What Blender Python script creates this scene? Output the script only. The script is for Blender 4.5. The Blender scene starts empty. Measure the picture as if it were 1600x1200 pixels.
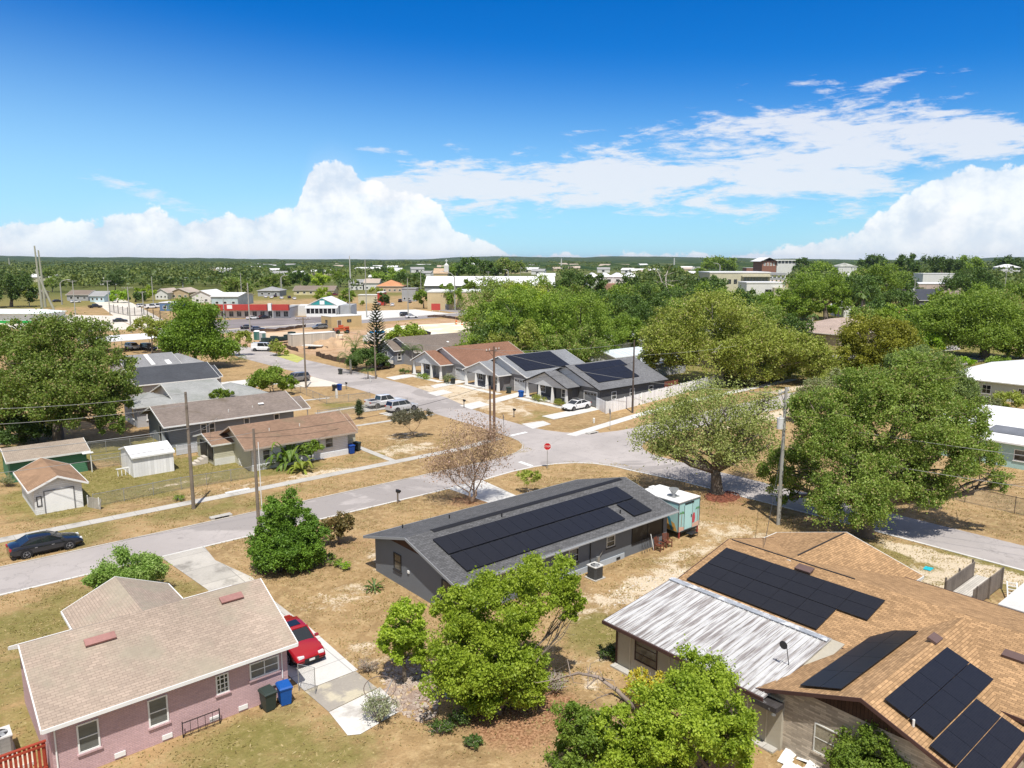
import bpy, bmesh, math, random
import numpy as np
from mathutils import Vector, Matrix
R = math.radians
sc = bpy.context.scene
# ------------------------------------------------------------ camera (22 m up, looking across the crossroads; X and Y run along the two streets)
CAMH, FPX = 22.0, 1185.0
PITCH = math.atan(195/FPX); HEAD = R(40.4)
cam_d = bpy.data.cameras.new('camera'); cam = bpy.data.objects.new('camera', cam_d)
sc.collection.objects.link(cam); sc.camera = cam
cam_d.sensor_width = 36; cam_d.lens = FPX/1600*36; cam_d.clip_end = 60000; cam_d.clip_start = .5
cam.location = (0, 0, CAMH); cam.rotation_euler = (R(90)-PITCH, 0, -HEAD)
# ------------------------------------------------------------ sun and sky
SUN_EL = R(63); SDX, SDY = -.55, -.83          # direction towards the sun on the ground
sun_d = bpy.data.lights.new('sun', 'SUN'); sun = bpy.data.objects.new('sun', sun_d); sc.collection.objects.link(sun)
sun_d.energy = 4.6; sun_d.angle = R(.53); sun_d.color = (1, .955, .88)
_l = math.hypot(SDX, SDY)
tosun = Vector((SDX/_l*math.cos(SUN_EL), SDY/_l*math.cos(SUN_EL), math.sin(SUN_EL)))
sun.rotation_euler = tosun.to_track_quat('Z', 'Y').to_euler()
sc.view_settings.view_transform = 'Standard'; sc.view_settings.look = 'None'
sc.view_settings.exposure = .25; sc.view_settings.gamma = 1
world = bpy.data.worlds.new('World'); sc.world = world; world.use_nodes = True

class NT:
    """tiny node helper"""
    def __init__(s, nt): s.nt = nt; s.n = nt.nodes; s.l = nt.links
    def new(s, t, **k):
        nd = s.n.new(t)
        for a, b in k.items(): setattr(nd, a, b)
        return nd
    def put(s, sock, v):
        if v is None: return
        if isinstance(v, bpy.types.NodeSocket): s.l.new(v, sock)
        else:
            if sock.type == 'RGBA' and not hasattr(v, '__len__'): v = (v, v, v, 1)
            if sock.type == 'RGBA' and len(v) == 3: v = (*v, 1)
            sock.default_value = v
    def math(s, op, a, b=None, c=None, clamp=False):
        nd = s.new('ShaderNodeMath', operation=op, use_clamp=clamp)
        s.put(nd.inputs[0], a); s.put(nd.inputs[1], b); s.put(nd.inputs[2], c); return nd.outputs[0]
    def mix(s, f, a, b, mode='MIX'):
        nd = s.new('ShaderNodeMix', data_type='RGBA', blend_type=mode)
        s.put(nd.inputs[0], f); s.put(nd.inputs[6], a); s.put(nd.inputs[7], b); return nd.outputs[2]
    def rng(s, v, a, b, c=0., d=1., smooth=True):
        nd = s.new('ShaderNodeMapRange', interpolation_type='SMOOTHSTEP' if smooth else 'LINEAR')
        for i, x in enumerate((v, a, b, c, d)): s.put(nd.inputs[i], x)
        return nd.outputs[0]
    def noise(s, vec, scale, detail=4., rough=.55, dist=0., out=0):
        nd = s.new('ShaderNodeTexNoise'); s.put(nd.inputs['Vector'], vec)
        nd.inputs['Scale'].default_value = scale; nd.inputs['Detail'].default_value = detail
        nd.inputs['Roughness'].default_value = rough; nd.inputs['Distortion'].default_value = dist
        return nd.outputs[out]
    def ramp(s, f, stops, interp='LINEAR'):
        nd = s.new('ShaderNodeValToRGB'); cr = nd.color_ramp; cr.interpolation = interp; s.put(nd.inputs[0], f)
        while len(cr.elements) > 1: cr.elements.remove(cr.elements[-1])
        for i, (p, v) in enumerate(stops):
            e = cr.elements[0] if i == 0 else cr.elements.new(p)
            e.position = p; e.color = (v, v, v, 1) if not hasattr(v, '__len__') else (*v, 1)
        return nd.outputs[0]

def build_world():
    w = NT(world.node_tree); w.n.clear()
    out = w.new('ShaderNodeOutputWorld'); bg = w.new('ShaderNodeBackground')
    sky = w.new('ShaderNodeTexSky', sky_type='NISHITA', sun_disc=False)
    sky.sun_elevation = SUN_EL; sky.sun_rotation = math.atan2(tosun.x, tosun.y)
    sky.altitude = 50; sky.air_density = 1.; sky.dust_density = .35; sky.ozone_density = 3.5
    tc = w.new('ShaderNodeTexCoord'); sep = w.new('ShaderNodeSeparateXYZ')
    w.put(sep.inputs[0], tc.outputs['Generated'])
    X, Y, Zc = sep.outputs
    fw = w.math('ADD', w.math('MULTIPLY', X, math.sin(HEAD)), w.math('MULTIPLY', Y, math.cos(HEAD)))
    rt = w.math('SUBTRACT', w.math('MULTIPLY', X, math.cos(HEAD)), w.math('MULTIPLY', Y, math.sin(HEAD)))
    az = w.math('ARCTAN2', rt, fw)                       # compass angle from the north-east
    el = w.math('ARCSINE', Zc)
    t = w.rng(az, -.9, .9, 0., 1., False)
    def azx(px): return (math.atan((px-800)/1204)+.9)/1.8
    def ely(py, px=800): return math.atan((405-py)/1204*math.cos(math.atan((px-800)/1204)))
    # warped coordinates for cloud edges
    cmb = w.new('ShaderNodeCombineXYZ'); w.put(cmb.inputs[0], az); w.put(cmb.inputs[1], el)
    n_big = w.noise(cmb.outputs[0], 9, 6, .6); n_puff = w.noise(cmb.outputs[0], 24, 9, .6)
    # -- heaped clouds standing on the horizon: outline height along the compass
    top = [(0, 352), (40, 345), (120, 352), (170, 338), (235, 328), (300, 345), (345, 340), (420, 335), (460, 330), (474, 315), (480, 290), (492, 262), (525, 252), (553, 262), (572, 286), (612, 294), (655, 308), (690, 334), (715, 366), (770, 388), (850, 397), (1150, 396), (1240, 388), (1290, 370), (1340, 360), (1375, 335), (1420, 300), (1470, 270), (1540, 262), (1600, 268)]
    hv = w.ramp(t, [(azx(x), max(0, ely(y, x))*6) for x, y in top])
    hh = w.math('DIVIDE', hv, 6.)
    edge = w.math('ADD', w.math('MULTIPLY', w.math('SUBTRACT', n_puff, .5), .055), w.math('MULTIPLY', w.math('SUBTRACT', n_big, .5), .016))
    cum = w.rng(w.math('SUBTRACT', w.math('ADD', hh, edge), el), -.001, .0035)
    soft = w.rng(w.math('SUBTRACT', w.math('ADD', hh, .012), el), -.02, .09)
    # -- long sheet of thin cloud rising to the right
    ctr = [(560, 300), (640, 300), (720, 290), (800, 295), (900, 292), (1000, 282), (1100, 262), (1200, 262), (1300, 252), (1400, 232), (1480, 215), (1560, 220), (1600, 226)]
    hw = [(560, 10), (620, 34), (720, 46), (820, 50), (900, 52), (1000, 58), (1100, 70), (1200, 80), (1300, 82), (1400, 74), (1480, 52), (1560, 26), (1600, 10)]
    cz = w.math('DIVIDE', w.ramp(t, [(azx(x), ely(y, x)*5) for x, y in ctr]), 5.)
    hz = w.math('DIVIDE', w.ramp(t, [(azx(540), 0)]+[(azx(x), v/1204*10) for x, v in hw]+[(azx(1640), 0)]), 10.)
    mp = w.new('ShaderNodeMapping'); w.put(mp.inputs[0], cmb.outputs[0]); mp.inputs['Rotation'].default_value = (0, 0, R(-9)); mp.inputs['Scale'].default_value = (1, 4.2, 1)
    n_w = w.noise(mp.outputs[0], 7.5, 8, .62, .5); n_w2 = w.noise(mp.outputs[0], 26, 8, .7, .3)
    dist = w.math('DIVIDE', w.math('ABSOLUTE', w.math('SUBTRACT', el, cz)), w.math('MAXIMUM', hz, .001))
    body = w.math('SUBTRACT', 1.12, dist)
    dn = w.math('ADD', body, w.math('ADD', w.math('MULTIPLY', w.math('SUBTRACT', n_w, .5), 3.6), w.math('MULTIPLY', w.math('SUBTRACT', n_w2, .5), 2.2)))
    wisp = w.math('MULTIPLY', w.math('MULTIPLY', w.rng(dn, .1, .85), .93), w.rng(hz, .003, .012))
    # -- small separate wisps
    def streak(px, py, half, thick, k):
        a0 = math.atan((px-800)/1204); e0 = ely(py, px)
        da = w.math('DIVIDE', w.math('SUBTRACT', az, a0), half/1204)
        de = w.math('DIVIDE', w.math('SUBTRACT', w.math('SUBTRACT', el, e0), w.math('MULTIPLY', w.math('SUBTRACT', az, a0), k)), thick/1204)
        r2 = w.math('ADD', w.math('POWER', w.math('ABSOLUTE', da), 2.), w.math('POWER', w.math('ABSOLUTE', de), 2.))
        return w.rng(w.math('ADD', w.math('SUBTRACT', 1., r2), w.math('MULTIPLY', w.math('SUBTRACT', n_w2, .56), 5.5)), 0., 1.6)
    m = wisp
    for a in ((605, 242, 60, 7, -.06), (240, 306, 100, 16, -.3), (910, 214, 40, 5, .05), (1260, 142, 60, 6, -.05), (1340, 150, 60, 11, .12), (1180, 180, 30, 6, -.4)):
        m = w.math('MAXIMUM', m, w.math('MULTIPLY', streak(*a), .75))
    # sky colour: a touch deeper and cleaner than the raw model
    hs = w.new('ShaderNodeHueSaturation'); hs.inputs['Saturation'].default_value = 1.5; hs.inputs['Hue'].default_value = .497
    w.put(hs.inputs['Color'], sky.outputs[0])
    skyc = w.mix(1., hs.outputs[0], (.42, 1.0, 1.45), 'MULTIPLY')
    pale = w.rng(w.math('ADD', el, w.math('MULTIPLY', az, .07)), -.03, .27, 1., 0.)
    skyc = w.mix(w.math('MULTIPLY', pale, .72), skyc, (6.0, 9.8, 12.4))
    shade = w.math('ADD', w.math('MULTIPLY', n_puff, .7), w.math('MULTIPLY', n_big, .6))
    cumc = w.mix(w.rng(shade, .5, .78), (7.4, 8.4, 9.8), (11.8, 11.7, 11.6)); cumc = w.mix(w.rng(el, .0, .05, .5, 0.), cumc, (9.4, 9.9, 10.6))
    c = w.mix(w.math('MULTIPLY', m, .9), skyc, (9.6, 9.8, 10.3))
    c = w.mix(w.math('MULTIPLY', soft, .42), c, (9.6, 9.9, 10.4))
    c = w.mix(w.math('MULTIPLY', cum, w.rng(n_big, .3, .62, .97, .8)), c, cumc)
    # unseen cloud added overhead and behind the camera as neutral fill for shadows
    ov_fill = w.math('MAXIMUM', w.rng(el, .5, .85), w.rng(fw, .25, -.2))
    ov_fill = w.math('MULTIPLY', ov_fill, w.rng(w.noise(tc.outputs['Generated'], 2.2, 4, .6), .38, .55))
    c = w.mix(w.math('MULTIPLY', ov_fill, .85), c, (6.4, 6.2, 5.9))
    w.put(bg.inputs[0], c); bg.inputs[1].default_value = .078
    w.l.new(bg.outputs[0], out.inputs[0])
    world.cycles.sampling_method = 'MANUAL'; world.cycles.sample_map_resolution = 512
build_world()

# ------------------------------------------------------------ where a point of the ground plan lies
_sp, _cp, _sa, _ca = math.sin(PITCH), math.cos(PITCH), math.sin(HEAD), math.cos(HEAD)
def G(x, y, z=0.):
    v = y-600; h = CAMH-z
    D = h*(FPX*_cp-v*_sp)/(FPX*_sp+v*_cp); zc = D*_cp+h*_sp; X = (x-800)/FPX*zc
    return (X*_ca+D*_sa, -X*_sa+D*_ca)
def PX(u, v, z=0.):
    X = u*_ca-v*_sa; D = u*_sa+v*_ca; h = CAMH-z
    zc = D*_cp+h*_sp; yc = h*_cp-D*_sp
    return 800+FPX*X/zc, 600+FPX*yc/zc, zc
def ZY(u, v, y):
    lo, hi = -5., 90.
    for _ in range(30):
        m = (lo+hi)/2
        if PX(u, v, m)[1] > y: lo = m
        else: hi = m
    return lo
# ------------------------------------------------------------ objects
C = sc.collection
def tag(o, label, cat, group=None, kind=None):
    if label: o['label'] = label
    if cat: o['category'] = cat
    if group: o['group'] = group
    if kind: o['kind'] = kind
    return o
def root(name, label, cat, loc=(0, 0, 0), rz=0., group=None, scale=1.):
    o = bpy.data.objects.new(name, None); C.objects.link(o); o.empty_display_size = .2
    o.location = (loc[0], loc[1], loc[2] if len(loc) > 2 else 0.); o.rotation_euler = (0, 0, rz); o.scale = (scale,)*3
    return tag(o, label, cat, group)
def copy_tree(o, parent=None):
    c = o.copy(); C.objects.link(c); c.parent = parent
    for ch in list(o.children): copy_tree(ch, c)
    return c
def dup(o, loc, rz, label, group=None, scale=None):
    c = copy_tree(o); c.location = (loc[0], loc[1], loc[2] if len(loc) > 2 else 0.); c.rotation_euler = (0, 0, rz)
    if label: c['label'] = label
    if group: c['group'] = group
    if scale: c.scale = scale if hasattr(scale, '__len__') else (scale,)*3
    return c
def mesh_obj(name, me, mat, parent=None, loc=(0, 0, 0)):
    o = bpy.data.objects.new(name, me); C.objects.link(o); me.materials.append(mat)
    o.parent = parent; o.location = loc
    return o
class MB:
    def __init__(s): s.v = []; s.f = []
    def add(s, vs, fs):
        n = len(s.v); s.v += [tuple(map(float, p)) for p in vs]; s.f += [[i+n for i in f] for f in fs]; return s
    def box(s, x0, x1, y0, y1, z0, z1):
        return s.add([(x0, y0, z0), (x1, y0, z0), (x1, y1, z0), (x0, y1, z0), (x0, y0, z1), (x1, y0, z1), (x1, y1, z1), (x0, y1, z1)],
                     [(3, 2, 1, 0), (4, 5, 6, 7), (0, 1, 5, 4), (1, 2, 6, 5), (2, 3, 7, 6), (3, 0, 4, 7)])
    def obox(s, o, ex, ey, ez, a, b, c):
        """box in a slanted frame: o corner, unit axes, sizes"""
        o, ex, ey, ez = Vector(o), Vector(ex).normalized()*a, Vector(ey).normalized()*b, Vector(ez).normalized()*c
        P = [o, o+ex, o+ex+ey, o+ey]; P += [p+ez for p in P]
        return s.add(P, [(3, 2, 1, 0), (4, 5, 6, 7), (0, 1, 5, 4), (1, 2, 6, 5), (2, 3, 7, 6), (3, 0, 4, 7)])
    def bar(s, a, b, w=.05, h=None):
        a, b = Vector(a), Vector(b); d = (b-a); L = d.length
        if L < 1e-6: return s
        d.normalize(); up = Vector((0, 0, 1)) if abs(d.z) < .95 else Vector((1, 0, 0))
        x = d.cross(up).normalized(); y = x.cross(d).normalized(); h = h or w
        return s.obox(a-x*w/2-y*h/2, d, x, y, L, w, h)
    def tube(s, pts, rad, n=6, cap=True):
        pts = [Vector(p) for p in pts]
        if not hasattr(rad, '__len__'): rad = [rad]*len(pts)
        vs = []; fs = []
        prev = None
        for i, p in enumerate(pts):
            d = (pts[min(i+1, len(pts)-1)]-pts[max(i-1, 0)]).normalized()
            if prev is None: x = d.orthogonal().normalized()
            else: x = (prev-d*prev.dot(d)).normalized()
            prev = x; y = d.cross(x)
            for k in range(n):
                a = 2*math.pi*k/n; vs.append(p+(x*math.cos(a)+y*math.sin(a))*rad[i])
        for i in range(len(pts)-1):
            for k in range(n):
                fs.append((i*n+k, i*n+(k+1) % n, (i+1)*n+(k+1) % n, (i+1)*n+k))
        if cap: fs.append(tuple(range(n-1, -1, -1))); fs.append(tuple((len(pts)-1)*n+k for k in range(n)))
        return s.add(vs, fs)
    def cyl(s, c, r, h, n=12, axis='z', r2=None):
        d = {'z': (0, 0, h), 'x': (h, 0, 0), 'y': (0, h, 0)}[axis]
        return s.tube([c, Vector(c)+Vector(d)], [r, r if r2 is None else r2], n)
    def prism(s, prof, x0, x1, axis='x'):
        """profile of (y,z) [axis x] or (x,z) [axis y] pairs extruded"""
        n = len(prof)
        if axis == 'x': A = [(x0, a, b) for a, b in prof]; B = [(x1, a, b) for a, b in prof]
        else: A = [(a, x0, b) for a, b in prof]; B = [(a, x1, b) for a, b in prof]
        return s.add(A+B, [tuple(range(n)), tuple(range(2*n-1, n-1, -1))]+[(i, i+n, (i+1) % n+n, (i+1) % n) for i in range(n)])
    def build(s, name, mat, parent=None, smooth=False, loc=None, fix=True):
        me = bpy.data.meshes.new(name)
        vs = s.v
        if loc: vs = [(a-loc[0], b-loc[1], c-(loc[2] if len(loc) > 2 else 0)) for a, b, c in vs]
        me.from_pydata(vs, [], s.f)
        if fix:
            bm = bmesh.new(); bm.from_mesh(me); bmesh.ops.recalc_face_normals(bm, faces=bm.faces); bm.to_mesh(me); bm.free()
        uv = me.uv_layers.new(name='UVMap'); data = np.zeros(len(me.loops)*2)
        for p in me.polygons:
            n = p.normal
            t = Vector((-n.y, n.x, 0)) if abs(n.z) < .985 else Vector((1, 0, 0))
            t.normalize(); b = n.cross(t)
            for li in p.loop_indices:
                co = me.vertices[me.loops[li].vertex_index].co
                data[2*li] = co.dot(t); data[2*li+1] = co.dot(b)
        uv.data.foreach_set('uv', data)
        if smooth:
            me.polygons.foreach_set('use_smooth', [True]*len(me.polygons))
            if smooth is not True: me.set_sharp_from_angle(angle=R(smooth))
        o = mesh_obj(name, me, mat, parent, loc or (0, 0, 0))
        return o
# ------------------------------------------------------------ materials
_m = {}
def bsdf(name):
    m = bpy.data.materials.new(name); m.use_nodes = True; w = NT(m.node_tree)
    return m, w, m.node_tree.nodes['Principled BSDF']
def sc3(c, k): return tuple(min(1, x*k) for x in c[:3])
def mat(name, col, rough=.85, var=.18, vs=1.2, pat=None, pvar=.12, mort=.55, rot=False, col2=None, c2=(.5, .7), c2s=.6, c2stretch=None, bump=.0, spec=.3, metal=0, coat=0):
    """plain, brick-patterned (pat = width, height, joint), optionally blotched with col2"""
    if name in _m: return _m[name]
    m, w, b = bsdf(name)
    tc = w.new('ShaderNodeTexCoord'); obj = tc.outputs['Object']; c = (*col, 1)
    hgt = None
    if pat:
        br = w.new('ShaderNodeTexBrick'); br.offset = .5 if len(pat) < 4 else pat[3]
        mp = w.new('ShaderNodeMapping'); w.put(mp.inputs[0], tc.outputs['UV'])
        if rot: mp.inputs['Rotation'].default_value = (0, 0, R(90))
        w.put(br.inputs['Vector'], mp.outputs[0])
        br.inputs['Scale'].default_value = 1; br.inputs['Brick Width'].default_value = pat[0]; br.inputs['Row Height'].default_value = pat[1]
        br.inputs['Mortar Size'].default_value = pat[2]; br.inputs['Mortar Smooth'].default_value = .2
        w.put(br.inputs['Color1'], sc3(col, 1-pvar)); w.put(br.inputs['Color2'], sc3(col, 1+pvar)); w.put(br.inputs['Mortar'], sc3(col, mort))
        c = br.outputs[0]; hgt = w.math('SUBTRACT', 1., br.outputs['Fac'])
    if col2 is not None:
        mp2 = w.new('ShaderNodeMapping'); w.put(mp2.inputs[0], tc.outputs['UV'])
        if c2stretch: mp2.inputs['Scale'].default_value = (*c2stretch, 1)
        f = w.rng(w.noise(mp2.outputs[0], c2s, 6, .62), c2[0], c2[1])
        c = w.mix(f, c, col2)
    n1 = w.noise(obj, vs*.35, 4, .6); n2 = w.noise(obj, vs*6, 3, .6)
    k = w.math('ADD', w.rng(n1, .3, .7, 1-var, 1+var, False), w.rng(n2, .3, .7, -var*.6, var*.6, False))
    c = w.mix(1., c, k, 'MULTIPLY')
    w.put(b.inputs['Base Color'], c); b.inputs['Roughness'].default_value = rough
    b.inputs['Specular IOR Level'].default_value = spec; b.inputs['Metallic'].default_value = metal
    if coat: b.inputs['Coat Weight'].default_value = coat; b.inputs['Coat Roughness'].default_value = .05
    if bump:
        bp = w.new('ShaderNodeBump'); bp.inputs['Strength'].default_value = min(1, bump); bp.inputs['Distance'].default_value = .02
        w.put(bp.inputs['Height'], w.math('ADD', hgt, w.math('MULTIPLY', n2, .4)) if hgt is not None else w.noise(obj, vs*12, 4, .6))
        w.put(b.inputs['Normal'], bp.outputs[0])
    _m[name] = m; return m
def shingle(name, col, **k):
    d = dict(pat=(.33, .145, .012), pvar=.16, mort=.55, bump=.5, rough=.95, var=.12, vs=.9, spec=.15); d.update(k)
    return mat('shingle_'+name, col, **d)
def siding(name, col, **k):
    d = dict(pat=(60, .19, .012), pvar=.02, mort=.6, bump=.6, rough=.7, var=.06); d.update(k)
    return mat('siding_'+name, col, **d)
def plaster(name, col, **k):
    d = dict(rough=.9, var=.07, bump=.15); d.update(k); return mat('plaster_'+name, col, **d)
def brick(name, col, **k):
    d = dict(pat=(.23, .085, .008), pvar=.07, mort=.78, bump=.5, rough=.85, var=.07); d.update(k)
    return mat('brick_'+name, col, **d)
def glass():
    if 'glass' in _m: return _m['glass']
    m, w, b = bsdf('window_glass')
    tc = w.new('ShaderNodeTexCoord')
    c = w.mix(w.rng(w.noise(tc.outputs['Object'], .9, 2), .4, .65), (.02, .024, .028), (.12, .125, .12))
    w.put(b.inputs['Base Color'], c); b.inputs['Roughness'].default_value = .08; b.inputs['Specular IOR Level'].default_value = .6
    _m['glass'] = m; return m
def leafmat(name, a, b2, trans=.35, dry=None, rough=.55, cs=.45):
    """leaves: colour drifts from clump to clump and from leaf to leaf"""
    key = 'leaf_'+name
    if key in _m: return _m[key]
    m, w, b = bsdf(key)
    g = w.new('ShaderNodeNewGeometry'); tc = w.new('ShaderNodeTexCoord')
    isl = g.outputs['Random Per Island']
    f = w.math('ADD', w.math('MULTIPLY', isl, .55), w.math('MULTIPLY', w.rng(w.noise(tc.outputs['Object'], cs, 3, .6), .35, .65), .45))
    c = w.mix(f, a, b2)
    if dry: c = w.mix(w.rng(w.math('ADD', isl, w.math('MULTIPLY', w.noise(tc.outputs['Object'], .8), .6)), 1.12, 1.3), c, dry)
    oi = w.new('ShaderNodeObjectInfo')
    c = w.mix(1., c, w.rng(oi.outputs['Random'], 0, 1, .84, 1.16, False), 'MULTIPLY')
    w.put(b.inputs['Base Color'], c); b.inputs['Roughness'].default_value = rough; b.inputs['Specular IOR Level'].default_value = .35
    if trans:
        tr = w.new('ShaderNodeBsdfTranslucent'); w.put(tr.inputs[0], w.mix(1., c, (1.4, 1.6, .6), 'MULTIPLY'))
        mx = w.new('ShaderNodeMixShader'); mx.inputs[0].default_value = trans*.62
        w.l.new(b.outputs[0], mx.inputs[1]); w.l.new(tr.outputs[0], mx.inputs[2])
        w.l.new(mx.outputs[0], m.node_tree.nodes['Material Output'].inputs[0])
    _m[key] = m; return m
WHITE = mat('white_paint', (.78, .78, .76), .55, .05)
OFFW = mat('offwhite_paint', (.66, .66, .62), .7, .1, col2=(.42, .41, .36), c2=(.62, .75))
BLACK = mat('black_paint', (.018, .018, .02), .5, .1)
DARKTRIM = mat('dark_trim', (.035, .034, .036), .6, .1)
BROWNTRIM = mat('brown_trim', (.075, .04, .035), .6, .15)
STEEL = mat('galvanized_steel', (.42, .43, .43), .45, .12, metal=.6)
RUBBER = mat('rubber', (.02, .02, .021), .85, .2)
POLE = mat('weathered_pole', (.2, .165, .13), .9, .25, vs=2, bump=.3)
POLEG = mat('grey_pole', (.33, .33, .3), .85, .15)
CONC = mat('concrete', (.46, .44, .4), .9, .1, vs=1.2, pat=(1.8, 1.5, .02, 0.), pvar=.05, mort=.62, col2=(.3, .28, .24), c2=(.52, .72), c2s=.5, bump=.2)
CONCW = mat('pale_concrete', (.6, .585, .55), .9, .08, vs=1.2, pat=(3, 3, .03, 0.), pvar=.03, mort=.6, col2=(.42, .4, .36), c2=(.6, .75), c2s=.4)
GLASS = glass()
BARK = mat('bark', (.17, .14, .11), .95, .25, vs=2.5, bump=.5)
PALEBARK = mat('pale_bark', (.34, .31, .27), .95, .2, vs=2.5, bump=.4)
DEADWOOD = mat('dead_wood', (.47, .42, .35), .9, .2, vs=3)
# ------------------------------------------------------------ houses
class H:
    """one building: coordinates are given on the ground plan and stored relative to its base"""
    def __init__(s, name, label, cat, loc, group=None, rz=0., local=False):
        s.r = root(name, label, cat, loc, rz, group); s.off = (0, 0, 0) if local else (loc[0], loc[1], loc[2] if len(loc) > 2 else 0)
    def put(s, name, mb, m, parent=None, smooth=False, label=None):
        o = s.off; mb.v = [(a-o[0], b-o[1], c-o[2]) for a, b, c in mb.v]
        ob = mb.build(name, m, parent or s.r, smooth)
        if label: ob['label'] = label
        return ob
    def gable(s, X0, X1, Y0, Y1, ze, zr, axis='x', oe=.45, orr=.4, wall=None, roof=None, trim=None, zb=0., wname='wall', th=.12, tw=.16, gmat=None, gz=None):
        """eaves outline X0..X1, Y0..Y1 at height ze, ridge at zr"""
        a0, a1, b0, b1 = (X0, X1, Y0, Y1) if axis == 'x' else (Y0, Y1, X0, X1)
        mid = (b0+b1)/2; sl = (zr-ze)/(mid-b0)
        def P(prof, s0, s1):
            m = MB()
            if axis == 'x': m.prism(prof, s0, s1, 'x')
            else: m.prism(prof, s0, s1, 'y')
            return m
        if wall is not None:
            wz = ze+oe*sl-th
            s.put(wname, P([(b0+oe, zb), (b0+oe, wz), (mid, zr-th-.01), (b1-oe, wz), (b1-oe, zb)], a0+orr, a1-orr), wall)
        if gmat is not None:      # cladding in the gable triangles
            gz = gz or ze+oe*sl-th-.05; m = MB()
            for q0, q1 in ((a0+orr-.03, a0+orr-.002), (a1-orr+.002, a1-orr+.03)):
                k = (gz-(ze-th))/sl; m = MB()
                pr = [(b0+k+.02, gz), (mid, zr-th-.03), (b1-k-.02, gz)]
                m.prism(pr, q0, q1, 'x' if axis == 'x' else 'y'); s.put('gable_cladding', m, gmat)
        s.put('roof', P([(b0, ze), (mid, zr), (b1, ze), (b1, ze-th+.02), (mid, zr-th+.02), (b0, ze-th+.02)], a0, a1), roof)
        if trim is not None:
            m = MB(); e = .004
            for yy, o in ((b0, -1), (b1, 1)):
                y0, y1 = sorted((yy+o*.004, yy+o*.06))
                if axis == 'x': m.box(a0, a1, y0, y1, ze-tw, ze+.01)
                else: m.box(y0, y1, a0, a1, ze-tw, ze+.01)
            for aa, o in ((a0, -1), (a1, 1)):
                q0, q1 = sorted((aa+o*.003, aa+o*.05))
                for bb in (b0, b1):
                    pr = [(bb, ze+.012), (mid, zr+.012), (mid, zr-tw), (bb, ze-tw)]
                    m.prism(pr, q0, q1, 'x' if axis == 'x' else 'y')
            s.put('roof_trim', m, trim)
        return sl
    def hip(s, X0, X1, Y0, Y1, ze, zr, oe=.4, wall=None, roof=None, trim=None, zb=0., wname='wall', ends=(1, 1)):
        L, W = X1-X0, Y1-Y0
        if L >= W: A, B = (X0+W/2*ends[0], (Y0+Y1)/2, zr), (X1-W/2*ends[1], (Y0+Y1)/2, zr)
        else: A, B = ((X0+X1)/2, Y0+L/2*ends[0], zr), ((X0+X1)/2, Y1-L/2*ends[1], zr)
        c = [(X0, Y0, ze), (X1, Y0, ze), (X1, Y1, ze), (X0, Y1, ze)]; lo = [(x, y, ze-.1) for x, y, z in c]
        v = c+[A, B]+lo
        f = [(0, 1, 5, 4), (1, 2, 5), (2, 3, 4, 5), (3, 0, 4)] if L >= W else [(0, 1, 4), (1, 2, 5, 4), (2, 3, 5), (3, 0, 4, 5)]
        f += [(0, 1, 7, 6), (1, 2, 8, 7), (2, 3, 9, 8), (3, 0, 6, 9), (6, 7, 8, 9)]
        s.put('roof', MB().add(v, f), roof)
        if wall is not None: s.put(wname, MB().box(X0+oe, X1-oe, Y0+oe, Y1-oe, zb, ze-.1), wall)
        if trim is not None:
            m = MB(); t = .05
            m.box(X0, X1, Y0-t, Y0-.003, ze-.15, ze+.01).box(X0, X1, Y1+.003, Y1+t, ze-.15, ze+.01)
            m.box(X0-t, X0-.003, Y0, Y1, ze-.15, ze+.01).box(X1+.003, X1+t, Y0, Y1, ze-.15, ze+.01)
            s.put('roof_trim', m, trim)
    def _fr(s, side, p, a):
        if side == 'S': return Vector((a, p, 0)), Vector((1, 0, 0)), Vector((0, -1, 0))
        if side == 'N': return Vector((a, p, 0)), Vector((1, 0, 0)), Vector((0, 1, 0))
        if side == 'W': return Vector((p, a, 0)), Vector((0, 1, 0)), Vector((-1, 0, 0))
        return Vector((p, a, 0)), Vector((0, 1, 0)), Vector((1, 0, 0))
    def window(s, side, p, a, z, w, h, frame=None, nx=1, nz=2, fw=.07, sill=True, pane=None, label=None, sm=None):
        """side S/N/W/E, wall plane p, start a along the wall, bottom z"""
        O, t, n = s._fr(side, p, a); Z = Vector((0, 0, 1)); frame = frame or WHITE
        O = O+Z*z+n*.002
        m = MB(); d = .05
        def r(x0, x1, z0, z1, dd=d): m.obox(O+t*x0+Z*z0, t, n, Z, x1-x0, dd, z1-z0)
        r(0, fw, 0, h); r(w-fw, w, 0, h); r(fw, w-fw, 0, fw); r(fw, w-fw, h-fw, h)
        for i in range(1, nx): x = w*i/nx; r(x-fw*.3, x+fw*.3, fw, h-fw, d*.8)
        for i in range(1, nz):
            zz = h*i/nz
            for j in range(nx):
                xa = fw if j == 0 else w*j/nx+fw*.3; xb = w-fw if j == nx-1 else w*(j+1)/nx-fw*.3
                r(xa, xb, zz-fw*.3, zz+fw*.3, d*.7)
        fo = s.put('window', m, frame, label=label)
        q = MB().obox(O+t*fw*.9+Z*fw*.9, t, n, Z, w-1.8*fw, .015, h-1.8*fw); s.put('pane', q, pane or GLASS, fo)
        if sill:
            q = MB().obox(O-t*.06-Z*.085, t, n, Z, w+.12, .09, .08); s.put('sill', q, sm or frame, fo)
        return fo
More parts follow.
